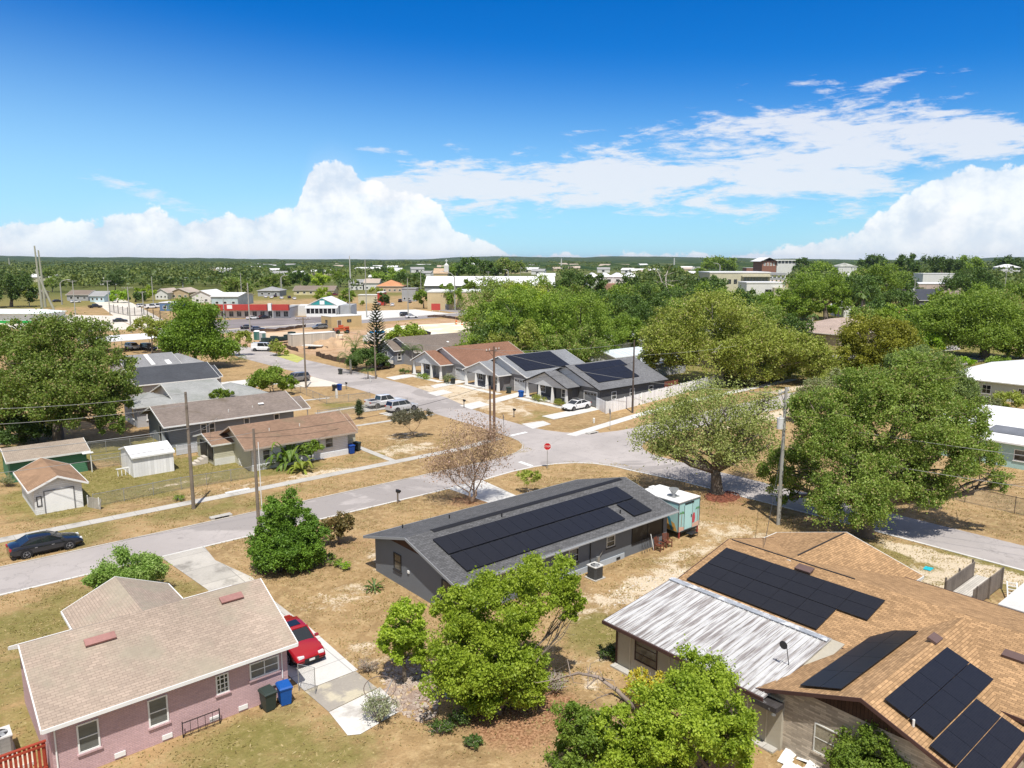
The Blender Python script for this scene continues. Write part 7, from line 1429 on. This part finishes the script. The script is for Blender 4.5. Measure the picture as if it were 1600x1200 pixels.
T('oak_tree', 'lone full green oak with a thick forked trunk on the right lawn', 1538, 559, [(1520, 462, 520, 110), (1570, 475, 530, 80), (1478, 478, 525, 80), (1535, 500, 535, 130)], L_MID, seed=48, lpx=2.8, dens=1., tr=.9, limbs=5, fork=6, cr=.3)
T('hedge_bush', 'low green bush beside the white metal roofed house', 1510, 572, [(1508, 558, 572, 30)], L_LIME, 'bush', seed=49, lpx=2.6, tr=.1); T('hedge_bush', 'second dark bush right of the low green one', 1560, 572, [(1560, 560, 572, 44)], L_MID, 'bush', seed=50, lpx=2.6, tr=.1)
for i, (x, y, t, w_, lf) in enumerate(((1500, 655, 615, 40, L_MID), (1540, 650, 618, 40, L_GREY), (1580, 648, 610, 50, L_OLIVE), (1590, 700, 668, 40, L_MID))): T('shrub', 'garden shrub in front of the white metal roofed house, %s' % ('first from the left', 'second from the left', 'third from the left', 'lowest at the right edge')[i], x, y, [(x, t, y, w_)], lf, 'shrub', seed=51+i, lpx=2.5, dens=.8, tr=.07)
# left side
T('oak_tree', 'huge spreading oak covering the left edge above the green shed', 92, 692, [(105, 485, 570, 130, 3), (45, 520, 610, 130), (160, 540, 625, 100), (95, 560, 650, 170, -2), (20, 580, 670, 90), (185, 580, 650, 60), (130, 610, 665, 110, -2), (25, 500, 560, 80, 4), (175, 640, 682, 44, -2), (60, 640, 690, 60, 2)], L_OAK, seed=61, lpx=3.2, dens=.75, tr=.55, twigs=1, limbs=6, fork=4, cr=.21, maxn=24000)
T('tree', 'tall dense bright green tree behind the ash roofed house', 306, 575, [(298, 466, 525, 56), (310, 495, 562, 90), (340, 515, 568, 50), (275, 510, 560, 50), (325, 475, 520, 50)], leafmat('mid_left', (.09, .17, .015), (.22, .33, .035), .34), seed=62, lpx=2.9, dens=1., tr=.35, cr=.32)
T('tree', 'thin yellow green tree before the parked white cars on the left', 238, 552, [(232, 494, 530, 56), (255, 500, 538, 36)], L_OLIVE, seed=63, lpx=2.8, dens=.45, tr=.2, twigs=2)
T('tree', 'small tree right of the tall dense one by the cross street', 374, 556, [(374, 514, 550, 32), (362, 530, 556, 26)], L_OLIVE, seed=64, lpx=2.6, dens=.7, tr=.12)
T('tree', 'low wide garden tree before the grey brown roof by the taupe suv', 428, 617, [(425, 576, 605, 60), (405, 580, 612, 44), (450, 590, 612, 32)], L_MID, seed=65, lpx=2.8, dens=.75, tr=.15, multi=3, twigs=1)
T('bush', 'scrubby bush beside the white van', 431, 556, [(430, 530, 553, 24), (440, 540, 556, 20)], L_OLIVE, 'bush', seed=66, lpx=2.5, dens=.7, tr=.08); frond_plant('palm', 'low fan palm at the edge of the cross street behind the dense tree', 'palm', G(372, 566), 18, 2.8, .5, .6, .5, L_FROND, 8, leafy=True)
T('bush', 'green bush growing between the two pale hip roofs', 345, 618, [(345, 607, 620, 32)], L_MID, 'bush', seed=67, lpx=2.5, dens=1., tr=.08, base=(40.5, 104))
for i, (x, y, w_) in enumerate(((30, 700, 60), (12, 690, 50), (60, 690, 40))): T('bush', 'dark undergrowth bush behind the green shed, %s' % ('middle', 'leftmost', 'nearest the trunk')[i], x, y, [(x, y-45, y, w_)], L_DARK, 'bush', seed=68+i, lpx=3.2, tr=.06)
for i, (x, y) in enumerate(((12, 760), (24, 752))): spray('weeds', 'tall weeds left of the garage, %s clump' % ('front', 'back')[i], G(x, y), 1.1, 1.8, 24, L_GREY, 1500, .1, 71+i, 'plant')
spray('weeds', 'green weeds growing through the chain link fence near the grey pole', G(280, 782), .5, 1.3, 20, L_MID, 900, .08, 74, 'plant'); spray('weeds', 'low green weeds at the foot of the white metal shed', G(245, 736), .35, 2., 20, L_MID, 900, .08, 75, 'plant')
# banana clump: big paddles
frond_plant('banana_plant', 'tallest banana clump against the white house wall', 'banana plant', G(455, 730), 26, 2.9, .5, .95, .5, L_BANANA, 3, droop=.9); frond_plant('banana_plant', 'lower yellowish banana clump in front of the tallest one', 'banana plant', G(470, 737), 20, 2.2, .3, .7, .4, leafmat('banana_y', (.13, .2, .02), (.34, .36, .06), .35), 4, droop=.9); frond_plant('banana_plant', 'left banana clump under the white house eave', 'banana plant', G(440, 730), 18, 2.3, .4, .9, .45, L_BANANA, 5, droop=.9)
T('tree', 'small leafy papaya like tree right of the banana clumps', 487, 722, [(485, 683, 712, 34)], L_MID, 'tree', seed=76, lpx=2.8, dens=.7, tr=.06); spray('low_bush', 'grey green weeds left of the banana clumps by the bush pole', G(412, 732), .8, 2., 22, L_GREY, 1200, .1, 77, 'plant')
# palms, star pine and thicket across the street
frond_plant('palm', 'drooping palm at the left of the thicket across the cross street', 'palm', G(548, 584), 20, 3.6, .3, .7, .55, L_FROND, 11, trunk=2.6, tr=.2, leafy=True); frond_plant('palm', 'taller bright palm in the middle of the thicket', 'palm', G(556, 575), 22, 4., .3, 1.0, .6, leafmat('frond2', (.08, .16, .02), (.18, .26, .04), .3), 12, trunk=4., tr=.2, leafy=True); frond_plant('palm', 'single palm in front of the blue grey house', 'palm', G(645, 583), 22, 3.4, .3, .6, .6, L_FROND, 13, trunk=4.2, tr=.18, leafy=True); frond_plant('palm', 'small palm beside the mailboxes on the far verge', 'palm', G(575, 592), 14, 2., .2, .6, .4, L_FROND, 14, trunk=1.2, tr=.12, leafy=True)
T('bush', 'dark leafy thicket between the palms and the star pine', 572, 578, [(572, 545, 576, 56), (590, 550, 578, 30)], L_DARK, 'bush', seed=78, lpx=2.6, tr=.1, maxn=20000); T('bush', 'round yellow green tree beyond the blue grey house', 632, 546, [(632, 507, 545, 54), (612, 520, 545, 26)], leafmat('roundy', (.14, .22, .02), (.3, .38, .045), .34), 'tree', seed=79, lpx=2.8, tr=.15, maxn=20000)
def star_pine(label, base, hh, w_):
    r = root('star_pine', label, 'pine tree', base); MB().tube([(0, 0, 0), (0, 0, hh*.5), (0, 0, hh)], [.22, .14, .02], 7).build('trunk', mat('dark_trunk', (.1, .075, .06)), r); rng = random.Random(2); mb = MB()
    n = 24
    for i in range(n):
        t = i/(n-1); z = hh*(.18+.8*t); L = w_/2*(1-t)**.75+.15
        for k in range(7):
            a = k*.8976+i*.5; d = Vector((math.cos(a), math.sin(a), 0)); s_ = Vector((-d.y, d.x, 0)); pts = [Vector((0, 0, z))+d*L*q+Vector((0, 0, .45*L*q*q+.05)) for q in (0, .35, .7, 1)]
            strip(mb, pts, [.3, .34, .3, .12], s_); mb.tube(pts, [.09, .1, .09, .03], 4)
    mb.build('crown', L_PINE, r, fix=False)
star_pine('tall dark star shaped pine with tiered branches across the cross street', G(590, 574), 14.5, 5.6)
# dead white tree in the centre wood
u, v = G(1062, 500); 
def P3(x, y, back=0.): return (u+_sa*back+(x-PX(u, v, ZY(u, v, y))[0])*PX(u, v)[2]/FPX*_ca, v+_ca*back-(x-PX(u, v, ZY(u, v, y))[0])*PX(u, v)[2]/FPX*_sa, ZY(u, v, y))
DW = mat('bleached_dead_wood', (.58, .53, .45), .9, .1)
DT = bough('bleached dead tree forking high above the centre wood', [P3(1062, 500), P3(1058, 485), P3(1050, 470), P3(1044, 456), P3(1040, 444), P3(1041, 430), P3(1046, 418)], .62, DW, 8, 14, 'dead_tree', 'tree', 3.5); bough('left bleached bough of the dead tree', [P3(1050, 472), P3(1040, 466), P3(1032, 462), P3(1034, 458)], .3, DW, 9, 6, 'dead_branch', 'branch', 2.5, DT)
bough('upper left bleached bough of the dead tree', [P3(1041, 450), P3(1034, 440), P3(1030, 428), P3(1026, 422)], .3, DW, 10, 6, 'dead_branch', 'branch', 2., DT); bough('bleached broken trunk right of the dead tree', [P3(1071, 492), P3(1072, 475), P3(1076, 460)], .4, DW, 11, 2, 'tree_snag', 'tree', 1.)
# individually visible mid distance trees: base, lobes, leaf
K = dict(o=L_OAK, m=L_MID, d=L_DARK, v=L_OLIVE, b=L_BRIGHT, l=L_LIME, g=L_GREY)
mids = [
 ('m', 'tall rounded green tree at the left end of the centre wood', 800, 566, [(805, 440, 520, 90), (790, 480, 560, 70), (830, 470, 550, 70)]), ('v', 'olive bush tree at the left edge of the centre wood', 765, 560, [(765, 498, 545, 56)]), ('v', 'dull olive tree before the tall rounded one', 786, 572, [(785, 510, 570, 60)]),
 ('b', 'brightest green tree top in the centre wood', 820, 540, [(818, 442, 500, 60), (835, 455, 520, 60)]), ('m', 'full green tree left of the middle of the centre wood', 862, 568, [(862, 455, 530, 80), (850, 500, 565, 80)]), ('m', 'broad green tree in the middle of the centre wood', 915, 566, [(905, 452, 540, 110), (930, 490, 565, 90)]), ('o', 'dark tree with yellow top in the centre wood', 900, 530, [(898, 442, 500, 60)]), ('m', 'dark green tree before the bleached dead tree', 962, 560, [(955, 470, 550, 70), (985, 490, 560, 50)]), ('l', 'pale lime bush behind the solar roofed cottages', 940, 566, [(938, 552, 566, 26)]), ('m', 'bush left of the pale lime one behind the cottages', 915, 568, [(912, 540, 567, 40)]), ('d', 'deep green tree under the bleached dead tree', 1015, 540, [(1010, 440, 520, 80), (1040, 470, 530, 60)]),
 ('d', 'dark oak rising above the centre wood near the skyline', 890, 500, [(895, 418, 470, 60), (930, 425, 470, 40)]), ('m', 'green tree right of the bleached dead tree', 1090, 500, [(1085, 440, 490, 60)]), ('m', 'wide green tree below the cream office block', 1180, 505, [(1180, 455, 500, 90), (1140, 450, 500, 70)]), ('b', 'bright tree right of the cream office block', 1215, 500, [(1212, 460, 500, 50)]), ('m', 'large dark round oak behind the tan hipped roof', 1290, 500, [(1285, 418, 480, 100), (1255, 440, 490, 60), (1310, 440, 485, 60)]), ('l', 'bright lime tree touching the tan hipped roof', 1293, 496, [(1293, 470, 494, 44)]), ('d', 'dark tree right of the large round oak', 1350, 490, [(1345, 425, 475, 70)]), ('m', 'green tree above the palms on the right', 1385, 480, [(1385, 410, 465, 80)]), ('d', 'dark tree left of the pole with the grey transformer', 1415, 478, [(1412, 430, 480, 60)]), ('d', 'dark wide oak right of the clinic building', 1520, 470, [(1515, 418, 460, 80), (1540, 430, 470, 60)]), ('m', 'green tree in front of the clinic on the right', 1525, 500, [(1525, 445, 495, 70)]), ('v', 'olive tree before the black gabled roof', 1510, 500, [(1505, 460, 500, 50)]), ('m', 'green tree at the right border above the lone oak', 1595, 500, [(1592, 440, 495, 60)]),
 ('d', 'dark dense tree at the far left border', 18, 480, [(15, 422, 475, 64), (35, 440, 478, 40)]), ('v', 'olive tree at the far left behind the masts', 45, 470, [(46, 440, 468, 30)]), ('l', 'rounded yellow green tree right of the pale blue house', 184, 473, [(184, 453, 472, 30)]), ('b', 'round green tree at the corner of the fenced lot', 226, 470, [(226, 448, 470, 30)]), ('d', 'dark clump between the two round trees by the fenced lot', 212, 472, [(212, 455, 471, 30)]),
 ('b', 'green round tree in the dry field before the long tan house', 504, 475, [(504, 450, 474, 28)]), ('m', 'round tree right of the maroon pickup', 543, 475, [(542, 450, 476, 30)]), ('d', 'small dark tree before the orange roofed house', 601, 478, [(600, 458, 478, 20)]), ('m', 'round tree left at the long tan building', 662, 482, [(662, 452, 479, 30)]), ('m', 'pointed round tree right at the long tan building', 711, 484, [(711, 446, 482, 32)]), ('m', 'bushy tree between white barn roof and tan wall', 698, 457, [(698, 442, 457, 22)]), ('m', 'larger bushy tree between white barn roof and tan wall', 732, 458, [(732, 436, 458, 30)]), ('v', 'olive bush before the cream low building', 588, 463, [(587, 448, 463, 20)]), ('v', 'brownish bush tree left of the cream low building', 566, 478, [(566, 470, 480, 8)]),
 ('o', 'yellowish round oak behind the white workshop roofs', 372, 462, [(372, 430, 460, 60)]), ('b', 'bright lime tree across the dry field', 495, 448, [(492, 425, 448, 44)]), ('d', 'dark oak left of the bright lime tree', 470, 450, [(468, 420, 450, 36)]), ('o', 'oak behind the grey carport house', 428, 452, [(428, 428, 452, 50)]), ('d', 'dark tree behind the orange roofed house', 640, 452, [(640, 425, 455, 50)]), ('m', 'green tree left of the dark one behind the orange roof', 610, 442, [(608, 418, 442, 50)]), ('d', 'tall dark tree right of the church steeple', 742, 445, [(742, 400, 432, 60)]), ('m', 'green tree between the steeple and the barn', 715, 435, [(715, 412, 434, 40)]), ('o', 'oak right of the tall dark skyline tree', 790, 432, [(790, 404, 432, 60)]), ('m', 'skyline tree above the cream office block', 1125, 425, [(1125, 402, 424, 60)]), ('d', 'dark skyline oak left of the clinic', 1420, 440, [(1418, 398, 430, 44)]), ('d', 'dark skyline oak above the clinic', 1470, 440, [(1470, 398, 428, 60)]), ('m', 'dark skyline tree at the right of the clinic', 1510, 438, [(1510, 400, 430, 50)]), ('d', 'skyline tree near the right border', 1578, 435, [(1578, 400, 430, 60)]), ('d', 'skyline oak right of the spotted roof pavilion', 1370, 430, [(1365, 400, 428, 50)]), ('d', 'skyline tree left of the spotted roof pavilion', 1255, 430, [(1255, 402, 425, 30)]), ('m', 'wide tree left of the spotted roof pavilion', 1280, 440, [(1280, 410, 438, 60)]),
]
for i, (k_, lb, bx, by, lo) in enumerate(mids): T('tree', lb, bx, by, lo, K[k_], seed=100+i, lpx=2.5, dens=.85, maxn=9000, limbs=2, cl=.8, ls=None)
rg0 = random.Random(5)
for i, (k_, x, by, tp, w_, lb) in enumerate((('v', 1215, 590, 512, 110, 'olive tree left of the tan hipped house drive'), ('v', 1290, 600, 535, 90, 'olive tree before the tan hipped roof'), ('v', 1245, 560, 520, 80, 'low olive tree touching the left end of the tan hipped roof'), ('m', 1405, 560, 478, 70, 'green tree right of the olive yellow one'), ('m', 1450, 545, 482, 80, 'green tree left of the lone oak'), ('o', 1480, 520, 462, 60, 'oak behind the lone oak, left side'), ('l', 1455, 560, 520, 50, 'bright low tree left of the lone oak trunk'), ('o', 1350, 530, 478, 60, 'oak left of the terracotta roof'), ('d', 1420, 520, 486, 50, 'dark tree right of the terracotta roof'), ('g', 1160, 600, 540, 90, 'grey green tree behind the olive oak'), ('v', 1310, 640, 575, 80, 'olive tree behind the largest oak, left side'), ('m', 1430, 640, 575, 90, 'green tree before the white metal roof, left side'), ('m', 1240, 500, 450, 70, 'green tree below the parking deck'), ('o', 1335, 480, 425, 80, 'oak left of the palms'), ('d', 1395, 505, 450, 70, 'dark oak behind the terracotta roof'), ('m', 1450, 520, 470, 60, 'green tree right below the black gabled roof'), ('o', 1560, 510, 450, 80, 'oak behind the lone oak, right side'), ('m', 1595, 560, 500, 60, 'green tree at the right border beside the lone oak'), ('d', 1110, 530, 450, 80, 'dark tree behind the top of the olive oak'), ('m', 1060, 540, 470, 80, 'green tree left of the top of the olive oak'), ('o', 1180, 540, 470, 90, 'oak left of the dark shingled house'), ('d', 1240, 540, 490, 60, 'dark tree right of the dark shingled house'))): T('tree', lb, x, by, [(x, tp, by-6, w_), (x+rg0.uniform(-15, 15), (tp+by)/2, by, w_*.8)], K[k_], seed=500+i, lpx=2.7, dens=.8, maxn=8000, limbs=2)
place = ['behind the taupe roof', 'at the left end of the red brown roof', 'behind the red brown roof', 'behind the left solar roof', 'between the two solar roofs', 'behind the right solar roof', 'before the white annex', 'under the dead tree']
for row, (by0, hh_, nm) in enumerate(((578, 62, 'front'), (552, 70, 'second'), (528, 66, 'back'), (505, 60, 'rearmost'))):
    for i in range(8):
        x = 742+i*41+rg0.uniform(-10, 10)+row*8; by = by0+rg0.uniform(-5, 5)-(6 if i < 3 else 0); w_ = rg0.uniform(58, 84)
        if row == 0 and i in (5, 6, 7): continue
        T('tree', '%s row tree of the centre wood %s' % (nm, place[i]), x, by, [(x, by-hh_*rg0.uniform(.85, 1.2), by-10, w_), (x+rg0.uniform(-20, 20), by-hh_*.6, by+2, w_*.8)], [L_MID, L_DARK, L_OAK, L_OLIVE, L_DARK, L_MID][rg0.randrange(6)], seed=400+row*10+i, lpx=2.7, dens=.8, maxn=6000, limbs=2)
frond_plant('palm', 'left of the two sabal palms before the terracotta roof', 'palm', G(1345, 505), 30, 3.6, .2, .8, 1.3, L_FROND, 21, trunk=8, tr=.4); frond_plant('palm', 'right of the two sabal palms before the terracotta roof', 'palm', G(1385, 503), 30, 3.6, .2, .8, 1.3, L_FROND, 22, trunk=8, tr=.4); frond_plant('palm', 'dark thin palm in front of the tan hipped roof', 'palm', G(1268, 530), 12, 2.6, .2, .5, .8, L_DARK, 23, trunk=6, tr=.2)
# repeated background trees that nothing tells apart: eight shapes, shared crowns
protos = []
for i, (w_, hh, lf) in enumerate(((13, 11, L_OAK), (10, 10, L_MID), (15, 11, L_DARK), (9, 8, L_OLIVE), (12, 12, L_DARK), (14, 10, L_MID), (11, 9, L_OAK), (12, 10, leafmat('far_lime', (.13, .21, .02), (.26, .34, .04), .34)))):
    protos.append([w_, hh, lf, None, i])
rg = random.Random(77); clear = [(0, 742, 461, 600), (655, 885, 428, 600), (905, 1005, 428, 470), (1100, 1250, 414, 475), (1300, 1345, 410, 450), (1425, 1505, 432, 480), (1368, 1445, 480, 520), (540, 640, 434, 480), (675, 702, 400, 445), (230, 400, 448, 500), (400, 470, 447, 500), (440, 530, 440, 500), (1200, 1345, 480, 600), (1340, 1600, 560, 900), (740, 1340, 520, 900), (95, 170, 448, 500), (1400, 1600, 510, 600), (600, 760, 420, 440)]
cnt = 0; tries = 0
while cnt < 215 and tries < 6000:
    tries += 1; x = rg.uniform(-20, 1620); D = 190*(1150/190)**(rg.random()**.8); y = 600+FPX*(CAMH*_cp-D*_sp)/(D*_cp+CAMH*_sp)
    if any(a <= x <= b and c_ <= y <= d_ for a, b, c_, d_ in clear): continue
    u, v = G(x, y)
    if u < 62 and v < 240 and D < 320: continue
    if 62 < u < 150 and 150 < v < 300: continue
    p = protos[rg.randrange(8)]; s_ = rg.uniform(.75, 1.25)
    side = ('behind the tall masts', 'behind the fenced lot', 'behind the dry field', 'behind the orange roofed house', 'right of the church steeple', 'around the hipped hall', 'around the cream office', 'around the spotted pavilion', 'around the long clinic')[sum(x > q for q in (180, 380, 560, 740, 900, 1100, 1250, 1420))]; dist = 'near' if D < 420 else 'middle' if D < 700 else 'far'; tone = ('mid green', 'fresh green', 'broad dark green', 'olive', 'dark green', 'broad fresh green', 'small mid green', 'lime green')[p[4]]
    lb = ('small ' if s_ < .88 else 'large ' if s_ > 1.12 else '')+'%s tree, %s row of woods %s' % (tone.replace('small ', '').replace('broad ', 'wide '), dist, side); gp = 'woodland trees %s' % side
    if p[3] is None:
        p[3] = tree('woodland_tree', lb, 'tree', (u, v), p[1], 1., p[0], p[2], seed=300+p[4], ncl=34, cr=.21, nl=5200, ls=.7, nlimb=3, group=gp, tr=.3, low=-.5)
    else: dup(p[3], (u, v), rg.uniform(0, 6.28), lb, gp, (s_, s_, s_*rg.uniform(.85, 1.1)))
    cnt += 1
# far rooftops among the trees
fh = []; rgh = random.Random(21); spots = []
for i in range(74):
    if i < 40: x, D = rgh.uniform(330, 900), rgh.uniform(900, 2300)
    elif i < 58: x, D = rgh.uniform(930, 1120), rgh.uniform(900, 2000)
    else: x, D = rgh.uniform(20, 1580), rgh.uniform(600, 1300)
    spots.append((x, D))
KINDS = (('white roofed', WROOF, FWALL), ('tan roofed', TROOF, FTAN), ('grey roofed', GROOF, FWALL), ('long white roofed', WROOF, FCREAM))
for i, (x, D) in enumerate(spots):
    y = 600+FPX*(CAMH*_cp-D*_sp)/(D*_cp+CAMH*_sp); u, v = G(x, y); k_ = i % 4; big = 1.6 if k_ == 3 else 1
    wh = ('behind the tall masts', 'behind the fenced lot', 'above the dry field', 'above the orange roofed house', 'right of the church steeple', 'above the hipped hall', 'above the cream office', 'above the spotted pavilion', 'above the long clinic')[sum(x > q for q in (180, 380, 560, 740, 900, 1100, 1250, 1420))]; lb = '%s distant %s building %s' % ('fainter' if D > 1500 else 'nearer' if D < 1000 else 'middle', KINDS[k_][0], wh); gp = 'distant buildings %s' % wh; s_ = .8+D/2600*rgh.uniform(.6, 1.3)
    if len(fh) <= k_:
        h = H('house', lb, 'building', (u, v), gp, rz=RZ, local=True); h.gable(-8*big, 8*big, 0, 11, 4, 6.5, 'x', .4, .4, KINDS[k_][2], KINDS[k_][1], OFFW); h.window('S', .4, -2, 1, 3, 2, DARKTRIM, 1, 1, fw=.2, sill=False); fh.append(h.r); h.r.scale = (s_,)*3
    else: dup(fh[k_], (u, v), RZ+rgh.uniform(-.6, .6), lb, gp, s_)
# far woods as one mass
def woods():
    rng = np.random.default_rng(9); N = 7000; az = rng.uniform(-.68, .68, N)+HEAD; D = 520*(4200/520)**(rng.uniform(size=N)**.85)
    u, v = np.sin(az)*D, np.cos(az)*D; px = 800+1204*np.tan(az-HEAD); y = 405+CAMH*1185/D
    keep = np.ones(N, bool)
    for a, b, c_, d_ in ((540, 640, 434, 480), (655, 885, 428, 470), (905, 1005, 428, 470), (1100, 1250, 412, 475), (1425, 1505, 432, 480), (400, 530, 440, 500), (230, 400, 448, 500), (950, 1110, 411, 424), (780, 860, 411, 415), (380, 560, 409.5, 414.5), (1300, 1345, 410, 450)): keep &= ~((px > a) & (px < b) & (y > c_) & (y < d_))
    for hx, hD in spots: keep &= ~((np.abs(px-hx)*D/1185 < 17+hD*.006) & (D < hD+14) & (D > hD*.72))
    ln = np.sin(u*.011+1)*np.sin(v*.009)+.6*np.sin(u*.027+v*.019); keep &= ln+rng.normal(size=N)*.35 < 1.2
    u, v, D = u[keep], v[keep], D[keep]; n = len(u); rad = rng.uniform(6, 14, n)*(1+D/3500); hh = rng.uniform(7, 12.5, n)*(1+.22*np.sin(u*.017)*np.sin(v*.013+2))*np.where(rng.uniform(size=n) < .08, 1.35, 1)
    k = np.repeat(np.arange(n), 90); m_ = len(k); q = rng.normal(size=(m_, 3)); q /= np.linalg.norm(q, axis=1)[:, None]; q[:, 2] = np.abs(q[:, 2])**.55-.12; q[:, :2] *= rng.uniform(.6, 1.12, (m_, 1))
    P = np.stack([u[k]+q[:, 0]*rad[k], v[k]+q[:, 1]*rad[k], hh[k]*.45+q[:, 2]*hh[k]*.55], 1); P += rng.normal(size=P.shape)*.5
    S = (1.5+D[k]/1500)*rng.uniform(.7, 1.4, m_)
    o = mesh_obj('woods', leaves_mesh('woods', P, S, rng, .5, .8), leafmat('woods', (.035, .075, .016), (.17, .2, .045), .25, cs=.02), None); tag(o, 'mass of far green woods reaching to the horizon', 'woods', kind='stuff')
woods()
def hills():
    rng = np.random.default_rng(4); n, k = 180, 26; v = []; f = []; az = np.linspace(-.8, .8, n)+HEAD
    Ds = 1500*(9500/1500)**(np.linspace(0, 1, k))
    for i in range(n):
        for j in range(k):
            D = Ds[j]; a = az[i]; base = -1 if j == 0 else 7+3*math.sin(a*41+j*1.7)+2*math.sin(a*97+j*.9)+rng.uniform(-1, 1)*1.5
            if D > 4500: base += (D-4500)/5000*55*(.45+.35*math.sin(a*9+1+j*.25)+.2*math.sin(a*31+j))
            if D < 4000 and .05 < a-HEAD < .26 and D > 2400: base = -.5
            v.append((math.sin(a)*D, math.cos(a)*D, base))
    for i in range(n-1):
        for j in range(k-1): f.append((i*k+j, (i+1)*k+j, (i+1)*k+j+1, i*k+j+1))
    m, w, b = bsdf('wooded_hills'); tc = w.new('ShaderNodeTexCoord'); mp = w.new('ShaderNodeMapping'); w.put(mp.inputs[0], tc.outputs['Object']); mp.inputs['Scale'].default_value = (1, 1, 4)
    c = w.mix(w.rng(w.noise(mp.outputs[0], .012, 6, .7), .4, .6), (.025, .05, .02), (.07, .1, .04)); c = w.mix(w.rng(w.noise(mp.outputs[0], .006, 5, .75), .66, .7), c, (.5, .5, .48)); w.put(b.inputs['Base Color'], c); b.inputs['Roughness'].default_value = 1; b.inputs['Specular IOR Level'].default_value = 0
    o = MB().add(v, f).build('hills', m, None, fix=False); o['kind'] = 'structure'
hills()
# haze
def haze():
    m = bpy.data.materials.new('haze'); m.use_nodes = True; nt = m.node_tree; nt.nodes.clear(); out = nt.nodes.new('ShaderNodeOutputMaterial'); p = nt.nodes.new('ShaderNodeVolumePrincipled')
    p.inputs['Color'].default_value = (.72, .82, 1, 1); p.inputs['Density'].default_value = .00003; p.inputs['Anisotropy'].default_value = .3; nt.links.new(p.outputs[0], out.inputs['Volume'])
    o = MB().box(-14000, 14000, -14000, 14000, -3, 90).build('haze', m, None, fix=True); o['kind'] = 'stuff'; tag(o, 'thin pale haze over the whole landscape', 'haze')
HAZE = True
if HAZE: haze()

def tufts():
    rng = np.random.default_rng(12); N = 380000; az = rng.uniform(-.72, .72, N)+HEAD; D = 24+(95-24)*rng.uniform(size=N)**.6; u, v = np.sin(az)*D, np.cos(az)*D
    keep = np.ones(N, bool)
    for a, b, c_, d_ in ((-80, 61.5, 58, 63.8), (61, 67.2, -50, 58.3), (-80, 59, 69.2, 70.7), (3.9, 14.7, 34.6, 42.8), (6.7, 11.8, 42, 45.6), (15, 18.4, 29.3, 58.5), (25.8, 46.3, 35.4, 45.6), (47.3, 50.2, 35, 39.6), (29, 35.2, 15.9, 25.9), (29.5, 47.2, 4, 26.6), (41.3, 45.6, 46, 58), (58, 77, 56, 72), (29, 40.5, 76, 84), (60, 68, 64, 96), (51.5, 57, 15.5, 18.2), (44.5, 62, 8, 14), (25, 42, 92, 102), (9, 13.4, 75, 82.6), (9, 16.4, 87, 94), (19, 23.2, 81.8, 87), (82, 98, 76, 130), (79, 83, 76, 92), (42.3, 43.2, 70, 80)):
        keep &= ~((u > a) & (u < b) & (v > c_) & (v < d_))
    u, v = u[keep], v[keep]; k = np.sin(u*.9+1.3*np.sin(v*.7))*np.cos(v*.8+np.sin(u*.5))+.55*np.sin(u*3.1+v*2.3); m_ = k+rng.normal(size=len(u))*.7 > .35; u, v = u[m_], v[m_]
    P = np.stack([u, v, rng.uniform(.01, .07, len(u))], 1); o = mesh_obj('dry_grass', leaves_mesh('dry_grass', P, rng.uniform(.07, .2, len(P)), rng, .35, .4), leafmat('straw', (.24, .2, .06), (.52, .4, .2), .2, cs=.09), None); tag(o, 'short dry grass tufts covering the lawns', 'grass', kind='stuff')
tufts()
